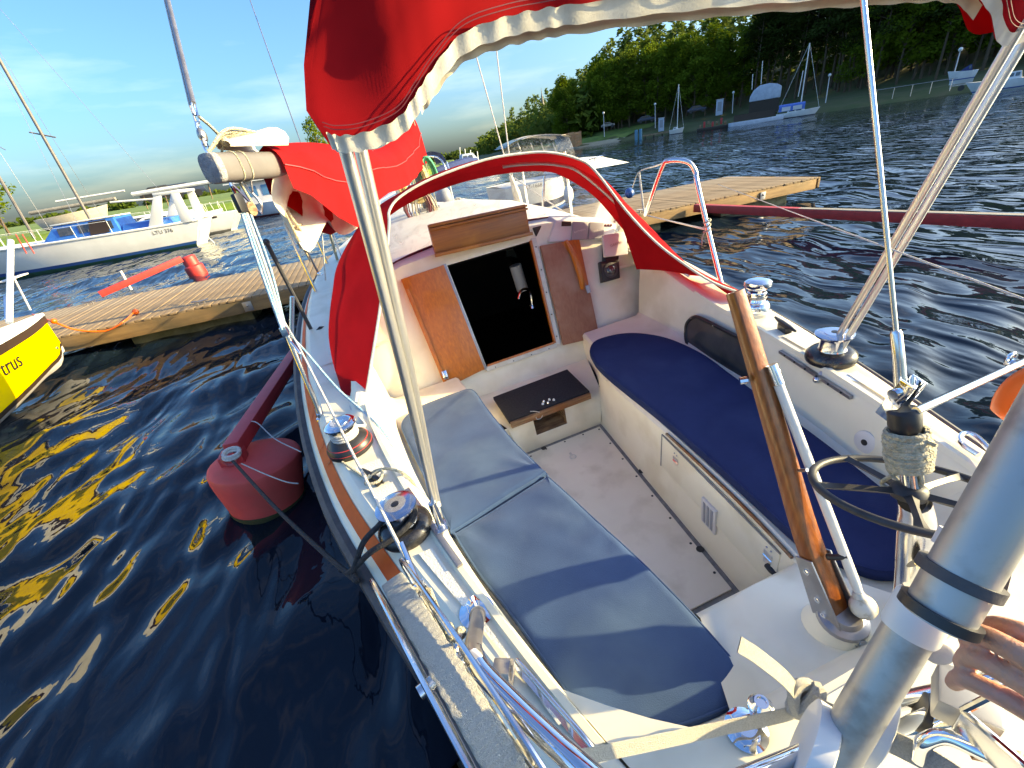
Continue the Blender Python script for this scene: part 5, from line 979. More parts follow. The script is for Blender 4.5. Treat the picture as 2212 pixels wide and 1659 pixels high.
# ---- pushpit and reel
pp0 = P(1030, 1322, z=.0)
ps = thing('pushpit', 'polished steel pushpit rail at the port quarter', 'pushpit', pp0)
part('foot', G().rev([(.045, 0), (.045, .004), (.030, .008), (.018, .012)], pp0, (0, 0, 1), 24), M['chrome'], ps)
rail_ = curve([PD(1021, 1406, 0.683), PD(1041, 1449, 0.653), PD(1108, 1519, 0.610), PD(1191, 1599, 0.567), PD(1274, 1673, 0.531), PD(1400, 1790, 0.488)], 8)
part('post', G().tube(curve([pp0, lerp(pp0, rail_[0], .45) + Vector((.01, 0, .02)), rail_[0], rail_[4]], 6), .0145, 14), M['mauve'], ps)
part('sleeve', G().rev([(.016, -.03), (.018, -.025), (.018, .025), (.016, .03)], lerp(pp0, rail_[0], .35) + Vector((.008, 0, .015)), rail_[0] - pp0, 16), M['mauve'], ps)
part('rail', G().tube(rail_, .0155, 20), M['chrome'], ps)
part('eye', G().tube([PD(*Z('b3', 840, 870), 0.672) + (bx_ * math.cos(t) * .018 + Vector((.2, -.3, .9)) * math.sin(t) * .009) for t in np.linspace(0, 6.28, 14)[:-1]], .004, 6, closed=True), M['chrome'], ps)
nb = P(*Z('b3', 1140, 1040), z=.03); nu = (Vector((.45, .85, 0)).normalized())
ngs = G(); hexo = [nb + nu * math.cos(a) * .030 + Vector((0, 0, 1)) * math.sin(a) * .030 for a in np.linspace(0, 2 * math.pi, 7)[:-1]]; sdn = nu.cross(Vector((0, 0, 1)))
hi_ = [nb + nu * math.cos(a) * .016 + Vector((0, 0, 1)) * math.sin(a) * .016 for a in np.linspace(0, 2 * math.pi, 7)[:-1]]
ngs.rows([[p + sdn * -.018 for p in hexo], [p + sdn * .018 for p in hexo], [p + sdn * .018 for p in hi_], [p + sdn * -.018 for p in hi_]], cu=True, cv=True)
solo('steel_nut', ngs, M['mauve'], 'large dull hexagonal fitting on the coaming beside the pushpit', 'fitting', bev=.002)
hb0, hb1 = P(*Z('b3', 1240, 975), z=.06), P(*Z('b3', 1695, 1500), z=.05)
hr_ = thing('handrail', 'low slim steel handrail along the aft port coaming', 'handrail', hb0); part('bar', G().tube(curve([hb0 + Vector((0, 0, -.01)), hb0, lerp(hb0, hb1, .5), hb1, hb1 + Vector((0, -.01, -.04))], 6), .0055, 10), M['steel'], hr_)
for f in (.3, .72): q_ = lerp(hb0, hb1, f); part('leg', G().tube([q_, Vector((q_.x, q_.y, .0))], .005, 8), M['steel'], hr_)
part('base_pad', G().box((lerp(hb0, hb1, .5).x, lerp(hb0, hb1, .5).y, .003), (.018, .2, .004), (Vector((.8, -.3, 0)).cross(Vector((0, 0, 1))).normalized() * -1, (hb1 - hb0).normalized(), (0, 0, 1))), M['steel'], hr_)
# webbing reel: circle through three sighted points
A_, B_, C_ = PD(*Z('b3', 425, 450), .86), PD(*Z('b3', 660, 960), .67), PD(*Z('b3', 1110, 1590), .53)
tgn = (C_ - A_).normalized(); vw = (B_ - CAMB).normalized(); cn = tgn.cross(vw).normalized(); u_ = cn.cross(tgn) ; u_ = -u_ if u_.dot(vw) > 0 else u_; v_ = tgn
RA, RD = (C_ - A_).length * .62, .085                  # long flattened loop, seen edge on
cc2 = lerp(A_, C_, .5) - u_ * (RD - .03)
re = thing('webbing_reel', 'steel wire reel wound with white webbing tape on the pushpit', 'webbing reel', cc2); RR = 1
arc = lambda a, k, h: cc2 + u_ * math.copysign(abs(math.cos(a)) ** .8, math.cos(a)) * RD * k + v_ * math.sin(a) * RA * k + cn * h
g_ = G(); an = np.linspace(0, 2 * math.pi, 81)[:-1]; an4 = np.linspace(0, 2 * math.pi, 721)[:-1]
g_.rows([[arc(a, RR * (k + (.005 * (i % 2) + .003 * math.sin(i * .9) if k > .9 else 0)), h + (.0012 * math.sin(i * .37) if abs(h) > .018 else 0)) for i, a in enumerate(an4)] for k, h in ((.62, -.022), (.99, -.022), (1.0, -.019), (1.003, 0), (1.0, .019), (.99, .022), (.62, .022))], cu=True, cv=True); part('webbing_coil', g_, M['web'], re)
for h in (-.034, .034):
    part('hoop', G().tube([arc(a, RR * 1.13, h) for a in an], .0042, 8, closed=True), M['steel'], re); part('hoop', G().tube([arc(a, RR * .8, h * 1.0) for a in an], .003, 6, closed=True), M['steel'], re)
    for k in range(8): part('spoke', G().tube([arc(k * math.pi / 4 + .2, RR * .1, h), arc(k * math.pi / 4 + .2, RR * 1.07, h)], .003, 6), M['steel'], re)
part('axle', G().tube([cc2 - cn * .05, cc2 + cn * .05], .012, 10), M['steel'], re)
def strap(pts, wd, wdir, n=8):
    p = curve(pts, n); wdir = Vector(wdir).normalized(); rws = []
    for i, q in enumerate(p):
        t = (p[min(i + 1, len(p) - 1)] - p[max(i - 1, 0)]).normalized(); s_ = (wdir - t * wdir.dot(t)).normalized(); nn = t.cross(s_); rws.append([q + s_ * wd / 2 + nn * .001, q + s_ * wd / 2 - nn * .001, q - s_ * wd / 2 - nn * .001, q - s_ * wd / 2 + nn * .001])
    return G().rows(rws, cu=True)
upv = HB.transposed() @ (-DN)
st1 = strap([PD(1235, 1640, 0.634), PD(1400, 1607, 0.683), PD(1550, 1575, 0.732), PD(1700, 1543, 0.756), PD(1740, 1520, 0.756)], .024, upv); st2 = strap([PD(1735, 1520, 0.750), PD(1700, 1470, 0.732), PD(1640, 1420, 0.714), PD(1597, 1392, 0.708)], .025, upv + Vector((.5, .5, 0))); st3 = strap([PD(1745, 1515, 0.744), PD(1800, 1545, 0.683), PD(1900, 1590, 0.634), PD(2010, 1645, 0.586), PD(2120, 1720, 0.549)], .032, upv + Vector((.1, .3, 0)))
sw = thing('webbing_strap', 'white webbing strap knotted across the stern', 'strap', PD(1740, 1530, 0.756)); part('strap', st1, M['web'], sw); part('tail', st2, M['web'], sw); part('strap', st3, M['web'], sw)
kc = PD(1740, 1512, 0.744); kg = G()
for k in range(3): kg.tube([kc + Vector((math.cos(t) * .023, math.sin(t) * .015 * (1 if k != 1 else -.5), math.sin(t + k * 1.1) * .022)) for t in np.linspace(0, 6.28, 14)[:-1]], .0105, 6, closed=True)
part('knot', kg, M['web'], sw)
def filler(u, v, r_, lab, h=.012): c_ = P(u, v, z=.0); return solo('deck_fitting', G().rev([(r_, 0), (r_, .004), (r_ * .8, .008), (r_ * .55, h), (r_ * .4, h), (r_ * .38, h - .004), (.001, h - .004)], c_, (0, 0, 1), 28), M['chrome'], lab, 'deck fitting')
filler(1612, 1578, .036, 'broad round chrome deck plate beside the strap'); filler(1643, 1528, .022, 'small domed chrome deck plate behind the strap', .022)
# white plastic rollers on a steel rod, clamps and bracket at the lower right
def disc(u, v, D, r_, th, ax, lab):
    c_ = PD(u, v, D); return solo('roller', G().rev([(r_ * .9, -th / 2), (r_, -th / 2 + .003), (r_, th / 2 - .003), (r_ * .9, th / 2)], c_, ax, 36), M['white'], lab, 'roller')
axd = HB.transposed() @ (RT * -.75 + FW * .55 - DN * .35)
disc(1752, 1625, .61, .068, .030, axd, 'white plastic roller at the bottom edge'); disc(1880, 1560, .67, .066, .030, axd, 'white plastic roller behind the knotted strap')
ro = thing('stern_bracket', 'steel clamp bracket and tubes in the bottom right corner', 'bracket', PD(2100, 1600, 0.585))
part('rod', G().tube([PD(1600, 1680, 0.585), PD(1720, 1632, 0.611), PD(1820, 1590, 0.650)], .011, 14), M['chrome'], ro); part('rail', G().tube([PD(1870, 1530, 0.728), PD(2060, 1490, 0.650), PD(2300, 1440, 0.585)], .0125, 16), M['steel'], ro)
part('pipe', G().tube([PD(1940, 1590, 0.676), PD(2010, 1560, 0.637), PD(2060, 1545, 0.624)], .017, 16), M['chrome'], ro); part('grommet', G().rev([(.02, -.008), (.030, -.008), (.030, .008), (.02, .008)], PD(2000, 1545, 0.650), axd, 24), M['black'], ro)
part('block', G().box(PD(2085, 1515, 0.585), (.065, .065, .045), ((.8, .5, 0), (-.5, .8, 0), (0, 0, 1))), M['alup'], ro, bev=.004)
part('hook', G().tube(curve([PD(1985, 1640, 0.598), PD(1995, 1605, 0.585), PD(2040, 1592, 0.572), PD(2110, 1620, 0.546), PD(2230, 1680, 0.507)], 7), .0095, 14), M['chrome'], ro)
fr0 = [PD(2080, 1535, 0.546), PD(2150, 1500, 0.520), PD(2290, 1600, 0.468), PD(2230, 1665, 0.481)]
for k in range(4): part('frame_bar', G().tube([fr0[k], fr0[(k + 1) % 4]], .0045, 8), M['chrome'], ro)
part('frame_plate', G().prism([fr0[0], fr0[3], fr0[3] + Vector((.0, .0, -.05)), fr0[0] + Vector((0, 0, -.05))], Vector((.003, .002, 0))), M['steel'], ro, bev=.001)
part('wood_slat', G().box(PD(2190, 1640, 0.546), (.12, .02, .012), ((.7, -.4, -.2), (.4, .7, 0), (.2, 0, .8))), M['teakb'], ro)
# ---- helper's hand on the pole
def hand():
    sk = []; g = G()
    fing = [[(2420, 1440, .40), (2300, 1405, .41), (2210, 1368, .43), (2150, 1352, .455), (2122, 1368, .47)], [(2430, 1530, .385), (2310, 1480, .39), (2200, 1412, .415), (2120, 1372, .445), (2092, 1385, .462)], [(2440, 1590, .38), (2310, 1532, .39), (2190, 1462, .42), (2105, 1420, .45), (2080, 1432, .465)], [(2440, 1650, .38), (2300, 1582, .395), (2180, 1512, .425), (2085, 1467, .455), (2060, 1476, .468)]]
    rad = [(.013, .0118, .0108, .0100, .0080), (.0135, .0125, .0116, .0110, .0088), (.0135, .0125, .0116, .0110, .0088), (.012, .0112, .0104, .0098, .0078)]
    for f, r_ in zip(fing, rad):
        p = curve([PD(*q) for q in f], 5); rr = list(np.interp(np.linspace(0, 4, len(p)), range(5), r_)); g.tube(p, rr, 12); g.ball(p[-1], rr[-1], 12, 8)
        for k in (5, 10, 15): g.ball(p[min(k, len(p) - 1)], rr[min(k, len(p) - 1)] * 1.04, 10, 8)
    g.ball(PD(2440, 1570, .37), (.055, .032, .042)); g.tube([PD(2460, 1600, .37), PD(2700, 1800, .36), PD(3000, 2100, .36)], [.032, .029, .036], 14)
    g.tube(curve([PD(2450, 1640, .40), PD(2330, 1500, .47), PD(2250, 1420, .50)], 5), [.015, .0145, .014, .013, .0125, .012, .0115, .011, .010, .0095, .008], 10)
    r0 = thing('person', 'hand with a ring gripping the aluminium pole at the right edge', 'person', PD(2200, 1480, .42))
    o = part('hand', g, M['skin'], r0, smooth=60); md = o.modifiers.new('r', 'REMESH'); md.mode = 'VOXEL'; md.voxel_size = .0022; md.use_smooth_shade = True
    sm = o.modifiers.new('s', 'SMOOTH'); sm.factor = .6; sm.iterations = 6
    p = [PD(*q) for q in fing[0]]; c_ = lerp(p[1], p[2], .55); d = (p[2] - p[1]).normalized(); part('ring', G().rev([(.0102, -.004), (.0118, -.004), (.0118, .004), (.0102, .004)], c_, d, 20).ball(c_ + (HB.transposed() @ (-FW - DN * .4)).normalized() * .013, .006, 8, 6), M['chrome'], r0)
hand()
# ---- ropes on the port quarter
def rope(name, pts, r_, m, lab, fr=FB, n=8, k=7): return solo(name, G().tube(curve(pts, n), r_, k), m, lab, 'rope', fr)
rl = P(*Z('b3', 130, 400), z=-.12); eyb = FB.inverted() @ ey
rope('mooring_line', [eyb, lerp(eyb, rl, .5) + Vector((0, 0, -.10)), rl, P(*Z('b3', 165, 380), z=-.06), P(*Z('b3', 230, 200), z=.02), P(*Z('b3', 330, 90), z=.05), W2 + Vector((-.045, .02, .07)), W2 + Vector((-.02, .05, .072)), W2 + Vector((.045, .02, .072)), W2 + Vector((.03, -.045, .072)), P(*Z('b3', 430, 165), z=.05), P(*Z('b3', 280, 260), z=.02), P(*Z('b3', 190, 350), z=-.05), rl], .0095, M['blackr'], 'black mooring line from the buoy to the port winch')
wg_ = G()
for k in range(3): wg_.tube([W1 + Vector((math.cos(t) * .052, math.sin(t) * .052, .072 + .013 * k + .002 * math.sin(t))) for t in np.linspace(0, 6.28, 20)[:-1]], .0068, 7, closed=True)
wg_.tube(curve([W1 + Vector((.05, .02, .085)), W1 + Vector((.075, .06, .05)), W1 + Vector((.06, .16, .02)), P(*Z('b7', 640, 1390), z=.02), P(*Z('b7', 560, 1180), z=.03), P(*Z('b7', 510, 1080), z=.05)], 7), .0068, 7)
solo('winch_rope', wg_, M['wrope'], 'speckled white sheet wound on the chrome topped winch', 'rope')
cl_ = P(*Z('b4', 1475, 1030), z=.02)
rope('cleat_rope', [P(*Z('b4', 1220, 880), z=.006), P(*Z('b4', 1390, 1000), z=.01), cl_ + Vector((-.03, .02, .01)), cl_ + Vector((.03, .03, .02)), cl_ + Vector((.02, -.03, .02)), cl_ + Vector((-.03, -.02, .02)), P(*Z('b4', 1450, 960), z=.03), P(*Z('b4', 1560, 930), z=.04), P(*Z('b4', 1680, 960), z=.02), P(*Z('b4', 1760, 1030), z=-.05), P(*Z('b4', 1790, 1100), z=-.1)], .0055, M['rope'], 'thin beige rope made fast on the port cleat')
rope('deck_chain_line', [P(*Z('b7', 440, 720), z=.10), P(*Z('b7', 445, 1000), z=.05), P(*Z('b7', 480, 1400), z=.012)], .004, M['mauve'], 'thin dotted line running forward along the port side deck')
rope('deck_line', [P(*Z('b7', 475, 480), z=.15), P(*Z('b7', 495, 760), z=.1), P(*Z('b7', 500, 1000), z=.055)], .006, M['rail'], 'dark speckled line beside the spray hood')
gtrk = [P(*Z('b7', 560, 1260), z=.014), P(*Z('b7', 610, 1430), z=.014)]; part('genoa_track', G().box((gtrk[0] + gtrk[1]) / 2, (.03, (gtrk[1] - gtrk[0]).length * 1.3, .012), ((gtrk[0] - gtrk[1]).normalized().cross(Vector((0, 0, 1))), (gtrk[0] - gtrk[1]).normalized(), (0, 0, 1))), M['lgrey'], boat, bev=.003)
rope('buoy_cord', [FB.inverted() @ W(*Z('b4', 450, 590), z=.5), FB.inverted() @ W(*Z('b4', 550, 570), z=.5), FB.inverted() @ W(*Z('b4', 700, 700), z=.44), FB.inverted() @ W(*Z('b4', 900, 800), z=.45)], .004, M['wrope'], 'thin pale cord from the red boom toward the hull')
rope('buoy_cord', [FB.inverted() @ W(*Z('b4', 440, 890), z=.46), FB.inverted() @ W(*Z('b4', 620, 970), z=.42), FB.inverted() @ W(*Z('b4', 780, 1030), z=.40), FB.inverted() @ W(*Z('b4', 880, 1045), z=.38)], .004, M['wrope'], 'thin pale cord lying over the buoy top')
# ================================================================== OTHER BOATS
def hull_g(o, ax, Ln, Bm, zs, zb, tw=.75, over=.10, keel=-.35, n=18, top=1.0):
    o = Vector(o); ax = Vector(ax).normalized(); lt = Vector((-ax.y, ax.x, 0)); H = [G(), G(), G()]
    def hw(t): return Bm / 2 * ((tw + (1 - tw) * math.sin(min(1, t / .45) * math.pi / 2)) if t < .45 else max(.012, (1 - ((t - .45) / .55) ** 2.3)))
    def zt(t): return zs + (zb - zs) * t ** 1.6
    lev = [(1.0, 1.0), (.75, .99), (.45, .955), (.22, .90), (.11, .86), (.02, .80), (None, .45)]
    def pt(t, k, s):
        f, wk = lev[k]; z = keel if f is None else zt(t) * f; ff = 0 if f is None else f
        al = Ln * t * (1 - over * (1 - ff)) + over * .5 * Ln * (1 - ff) * (1 - t); return o + ax * al + lt * (s * hw(t) * wk * (1 if f is not None else 1)) + Vector((0, 0, z))
    ts = [i / (n - 1) for i in range(n)]
    for s in (-1, 1):
        H[0].rows([[pt(t, k, s) for k in range(0, 4)] for t in ts]); H[1].rows([[pt(t, k, s) + lt * s * .006 for k in (3, 4)] for t in ts]); H[2].rows([[pt(t, k, s) for k in (4, 5, 6)] for t in ts])
    H[0].rows([[pt(0, k, -1) for k in range(7)], [pt(0, k, 1) for k in range(7)]])
    dk_ = G().rows([[lerp(pt(t, 0, -1), pt(t, 0, 1), f) + Vector((0, 0, .05 * math.sin(math.pi * f) - .02)) for f in np.linspace(0, 1, 7)] for t in ts])
    return H + [dk_], pt
def simple_hull(root, o, ax, Ln, Bm, zs, zb, ms, mstr, mbot, mdeck=None, **k):
    H, pt = hull_g(o, ax, Ln, Bm, zs, zb, **k)
    part('hull', H[0], ms, root); part('boot_stripe', H[1], mstr, root); part('bottom', H[2], mbot, root); part('deck', H[3], mdeck or M['white'], root); return pt
def cabin(root, name, o, ax, x0, x1, w0, z0, z1, m, rake=.3, slope=.2, wn=0, mw=None):
    ax = Vector(ax).normalized(); lt = Vector((-ax.y, ax.x, 0)); q = lambda a, b, z: Vector(o) + ax * a + lt * b + Vector((0, 0, z))
    g = G().add([q(x0, -w0, z0), q(x1, -w0 * .85, z0), q(x1, w0 * .85, z0), q(x0, w0, z0), q(x0 + slope, -w0 * .85, z1), q(x1 - rake, -w0 * .7, z1), q(x1 - rake, w0 * .7, z1), q(x0 + slope, w0 * .85, z1)], [(0, 1, 5, 4), (1, 2, 6, 5), (2, 3, 7, 6), (3, 0, 4, 7), (4, 5, 6, 7)])
    c = part(name, g, m, root, bev=.03)
    for i in range(wn):
        a = x0 + slope + (x1 - rake - x0 - slope) * (i + .14) / wn; b = x0 + slope + (x1 - rake - x0 - slope) * (i + .86) / wn
        for s in (-1, 1):
            f0, f1 = .35, .82; part('window', G().prism([lerp(q(xx, s * w0 * (1 - .15 * (xx - x0) / (x1 - x0)), z0), q(xx, s * w0 * .85 * (1 - .15 * (xx - x0) / (x1 - x0)), z1), f) + lt * s * .012 for xx, f in ((a, f0), (b, f0), (b, f1), (a, f1))], lt * s * .015), mw or M['glass'], c)
    return c
def rails(root, pt, ts, h, m, s_=(-1, 1), r_=.012):
    for s in s_:
        tops = []
        for t in ts:
            b = pt(t, 0, s * .97); tops.append(b + Vector((0, 0, h))); part('stanchion', G().tube([b, b + Vector((0, 0, h))], r_, 6), m, root)
        part('lifeline', G().tube(tops, r_ * .6, 5), m, root)
# ---- yellow boat on the left
yb = thing('yellow_sailboat', 'bright yellow hulled boat with white deck at the left edge', 'sailboat', (-4.75, 5, 0), FI)
KZ = [(1.0, -.25), (5.6, -.06), (6.26, -.01), (7.3, .11), (7.71, .13), (7.85, .18), (7.95, .28)]; HWD = [(1, .62), (3, .56), (5, .40), (5.88, .33), (6.69, .275), (7.15, .225), (7.6, .13), (7.9, .045), (8.04, .012)]; HWP = [(1, 1.5), (3, 1.7), (5, 1.3), (6.69, .5), (7.15, .31), (7.6, .14), (7.9, .04), (8.04, .012)]
ysn = list(np.linspace(1.2, 7.2, 16)) + [7.4, 7.6, 7.75, 7.86, 7.94, 8.0]
def ysec(y, s):
    kz = sp(KZ, min(y, 7.95)); w_ = sp(HWD if s > 0 else HWP, y); zt = .80 + .05 * (y - 5) / 3; out = [Vector((-4.75, y, kz))]
    for f, k in ((.06, .38), (.16, .66), (.3, .80), (.5, .90), (.75, .97), (1, 1)): out.append(Vector((-4.75 + s * w_ * k, y, kz + (zt - kz) * f)))
    return out
for s in (-1, 1):
    S = [ysec(y, s) for y in ysn]
    part('bottom', G().rows([r[:3] for r in S]), M['lgrey'], yb); part('hull', G().rows([r[2:] for r in S]), M['ywhull'], yb)
    part('rubbing_strake', G().rows([[r[-1] + Vector((s * e, 0, z)) for e, z in ((.0, -.115), (.02, -.11), (.025, -.02), (.0, -.005))] for r in S]), M['brown'], yb); part('gunwale', G().rows([[r[-1] + Vector((s * e, 0, z)) for e, z in ((.028, -.008), (.02, .02), (-.06, .03), (-.07, .0))] for r in S]), M['white'], yb, bev=.003)
    part('boot_stripe', G().rows([[lerp(r[2], r[3], f) + Vector((s * .004, 0, -.002)) for f in (.0, .55)] for r in S]), M['brown'], yb)
part('deck', G().rows([[lerp(ysec(y, -1)[-1], ysec(y, 1)[-1], f) for f in np.linspace(0, 1, 5)] for y in ysn]), M['white'], yb)
part('cabin', G().add([(-5.35, 3, .8), (-4.15, 3, .8), (-4.55, 6.6, .85), (-4.95, 6.6, .85), (-5.25, 3, 1.25), (-4.25, 3, 1.25), (-4.6, 6.0, 1.15), (-4.9, 6.0, 1.15)], [(0, 1, 5, 4), (1, 2, 6, 5), (2, 3, 7, 6), (3, 0, 4, 7), (4, 5, 6, 7)]), M['white'], yb, bev=.03)
yp = W(20, 700, x=-4.55)
part('mast', G().tube([W(20, 697, x=-4.6), W(23, 520, x=-4.6)], .035, 10), M['white'], yb); part('pulpit', G().tube([W(14, 690, x=-4.7), W(12, 640, x=-4.7)], .02, 8), M['steel'], yb); part('forestay', G().tube([W(66, 670, x=-4.6), W(29, 598, x=-4.65), W(20, 580, x=-4.65)], .012, 6), M['wrope'], yb)
part('bow_arm', G().box(W(30, 600, x=-4.7), (.08, .5, .02), ((1, 0, 0), (0, 1, .02), (0, 0, 1))), M['lgrey'], yb, bev=.006)
sdv = (Vector(ysec(7.2, 1)[4]) - Vector(ysec(6.2, 1)[4])).normalized(); tn_ = W(24, 789, x=-4.44)
upn = Vector((.12, 0, 1)); upn = (upn - sdv * upn.dot(sdv)).normalized()
def on_yellow(u, v):
    lo_, hi_ = -5.2, -3.6
    for _ in range(40):
        m_ = (lo_ + hi_) / 2; q = W(u, v, x=m_); y = q.y; kz = sp(KZ, min(y, 7.95)); w_ = sp(HWD, y); f = (q.z - kz) / (.80 + .05 * (y - 5) / 3 - kz); k = float(np.interp(f, (.06, .16, .3, .5, .75, 1), (.38, .66, .80, .90, .97, 1)))
        if m_ > -4.75 + w_ * k: hi_ = m_
        else: lo_ = m_
    return W(u, v, x=lo_)
ta, tb2 = on_yellow(-4, 804), on_yellow(48, 772); tu = on_yellow(22, 770) - on_yellow(27, 802)
tx_ = (tb2 - ta).normalized(); nrm = tx_.cross((tu - tx_ * tu.dot(tx_)).normalized()); nrm = nrm if nrm.x > 0 else -nrm
tg2 = text_g('trus', lerp(ta, tb2, .48), tx_, nrm.cross(tx_), .185, .0, .12)
for v in tg2.v:      # lay the letters on the curved side
    kz = sp(KZ, min(v.y, 7.95)); f = (v.z - kz) / (.80 + .05 * (v.y - 5) / 3 - kz); v.x = -4.75 + sp(HWD, v.y) * float(np.interp(f, (.06, .16, .3, .5, .75, 1), (.38, .66, .80, .90, .97, 1))) + .010
part('lettering', tg2, M['black'], yb); hq_ = on_yellow(123, 752); part('drain', G().rev([(.022, 0), (.018, .012)], hq_, nrm, 12), M['mauve'], yb)
# ---- white boat with blue cabin
wb = thing('white_sailboat', 'white sailboat with bright blue wheelhouse and transom arch', 'sailboat', (-12, 26.9, 0), FI)
o_ = Vector((-7.3, 26.95, 0)); ax = Vector((-1, .03, 0))
pt = simple_hull(wb, o_, ax, 11.6, 3.0, 1.14, 1.36, M['whull'], M['bstripe'], M['green'], over=.11, tw=.72)
part('gunwale', G().tube([pt(t, 0, 1) for t in np.linspace(0, .98, 20)], .05, 6), M['white'], wb)
part('gunwale', G().tube([pt(t, 0, -1) for t in np.linspace(0, .98, 20)], .05, 6), M['white'], wb)
hc_ = cabin(wb, 'wheelhouse', o_, ax, 3.3, 6.6, 1.05, 1.15, 1.84, M['bcabin'], .75, .1, 3); cabin(wb, 'cockpit_coaming', o_, ax, 1.1, 3.3, 1.2, 1.1, 1.45, M['bcabin'], .1, .1)
part('roof', G().prism([o_ + ax * a + Vector((0, b, 1.86)) for a, b in ((3.35, -.92), (5.95, -.8), (5.95, .8), (3.35, .92))], (0, 0, .05)), M['white'], wb, bev=.015)
part('companion_door', G().prism([o_ + ax * 4.55 + Vector((0, -1.02, 1.25)), o_ + ax * 3.75 + Vector((0, -1.04, 1.25)), o_ + ax * 3.7 + Vector((0, -.98, 1.80)), o_ + ax * 4.4 + Vector((0, -.95, 1.80))], (0, -.02, 0)), M['brown'], wb)
for s in (-1, 1):
    part('arch_leg', G().add([o_ + ax * a + Vector((0, s * 1.15 + b, z)) for a, b, z in ((2.15, -.06, 1.15), (1.55, -.06, 1.15), (1.0, -.06, 2.45), (1.3, -.06, 2.5), (2.15, .06, 1.15), (1.55, .06, 1.15), (1.0, .06, 2.45), (1.3, .06, 2.5))], [(0, 1, 2, 3), (4, 7, 6, 5), (0, 3, 7, 4), (1, 5, 6, 2), (2, 6, 7, 3), (0, 4, 5, 1)]), M['whull'], wb, bev=.02)
    part('arch_leg', G().add([o_ + ax * a + Vector((0, s * 1.15 + b, z)) for a, b, z in ((.75, -.06, 1.12), (.25, -.06, 1.12), (.30, -.06, 2.4), (.62, -.06, 2.45), (.75, .06, 1.12), (.25, .06, 1.12), (.30, .06, 2.4), (.62, .06, 2.45))], [(0, 1, 2, 3), (4, 7, 6, 5), (0, 3, 7, 4), (1, 5, 6, 2), (2, 6, 7, 3), (0, 4, 5, 1)]), M['whull'], wb, bev=.02)
part('arch_top', G().box(o_ + ax * .8 + Vector((0, 0, 2.47)), (1.1, 2.45, .12)), M['whull'], wb, bev=.03)
rails(wb, pt, (.30, .42, .55, .66, .78, .9), .55, M['white'])
mb_ = Vector((-11.95, 27, 1.1)); part('mast', G().tube([mb_, mb_ + Vector((0, 0, 11.5))], .065, 10), M['mastalu'], wb); part('spreader', G().tube([W(*Z('a1', 225, 1020), y=27), W(*Z('a1', 430, 1060), y=27)], .03, 6), M['mastalu'], wb)
for a in (-15.5, -8.2): part('stay', G().tube([(a, 27, 1.2), mb_ + Vector((0, 0, 11.2))], .009, 5), M['mauve'], wb)
for s in (-1, 1): part('shroud', G().tube([mb_ + Vector((0, s * 1.3, 0)), mb_ + Vector((.0, s * .5, 5.5)), mb_ + Vector((0, 0, 11))], .009, 5), M['mauve'], wb)
ta_, tb_ = pt(.175, 1, 1), pt(.085, 1, 1); tu_ = pt(.13, 0, 1) - pt(.13, 2, 1); part('lettering', text_g('LTU 376', lerp(ta_, tb_, .5) + Vector((0, 0, .04)), tb_ - ta_, (tu_ - (tb_ - ta_).normalized() * tu_.dot((tb_ - ta_).normalized())), .17, .02), M['black'], wb)
for k, (u, v) in enumerate(((398, 480), (420, 505))): part('ladder', G().tube([W(u, v - 20, y=26.2), W(u + 50, v + 26, y=26.2)], .018, 6), M['white'], wb)
for k in range(2): solo('fender_pole', G().tube([W(*Z('a2', 120 + 50 * k, 700), y=25.2), W(*Z('a2', 205 + 60 * k, 850), y=25.2)], .025, 6), M['redpaint'], 'thin red and orange oar hung over the white hull' if k else 'thin orange oar hung beside another over the white hull', 'oar', FI)
# second mast at the far left
m2 = thing('bare_mast', 'bare white mast rising at the far left edge', 'mast', W(75, 515, y=31), FI); part('spar', G().tube([W(75, 515, y=31), W(0, 386, y=31), W(-80, 250, y=31)], .07, 8), M['mastalu'], m2); part('stay', G().tube([W(0, 330, y=31), W(110, 500, y=31)], .010, 5), M['mauve'], m2); part('spreader', G().tube([W(-10, 312, y=31), W(12, 324, y=31)], .02, 5), M['mauve'], m2)
# boat on a cradle with spars lying on top, behind
cr_ = thing('laid_up_boat', 'pale weathered boat hull laid up behind the blue wheelhouse', 'boat', W(170, 500, y=60), FI)
c0_, c1_ = W(95, 492, y=60), W(242, 460, y=60); simple_hull(cr_, c0_ + Vector((0, 0, -c0_.z + 1.5)), (1, 0, 0), (c1_.x - c0_.x), 2.6, .95, 1.35, M['beige'], M['beige'], M['concrete'], keel=-.2)
for o2 in [o for o in cr_.children]: pass
for f in (.2, .5, .8): q_ = lerp(c0_, c1_, f); part('cradle_post', G().tube([(q_.x, q_.y, .8), (q_.x, q_.y, 1.7)], .1, 6), M['brown'], cr_)
for nm, lab, a, b, r_, m in (('spar', 'dark plank-like spar resting across the laid-up boat', (230, 540), (890, 425), .16, M['concrete']), ('spar', 'white spar on supports above the laid-up boat', (430, 450), (960, 365), .09, M['white']), ('spar', 'long white spar continuing past the transom arch', (850, 455), (1230, 425), .10, M['white']), ('spar', 'broad white mast lying above the meadow', (1020, 395), (1650, 292), .20, M['white'])):
    solo(nm, G().tube([W(*Z('a2', *a), y=56), W(*Z('a2', *b), y=56)], r_, 8), m, lab, 'spar', FI)
for k, x in enumerate((1100, 1260, 1450, 1600)):
    solo('trestle', G().tube([W(*Z('a2', x, 395 - (x - 1020) * .16), y=56.2), W(*Z('a2', x + 40, 520 - (x - 1020) * .16), y=56.2)], .05, 6), M['rotwood'], 'thin trestle post under the broad white mast', 'trestle', FI, group='trestle posts under the lying mast')
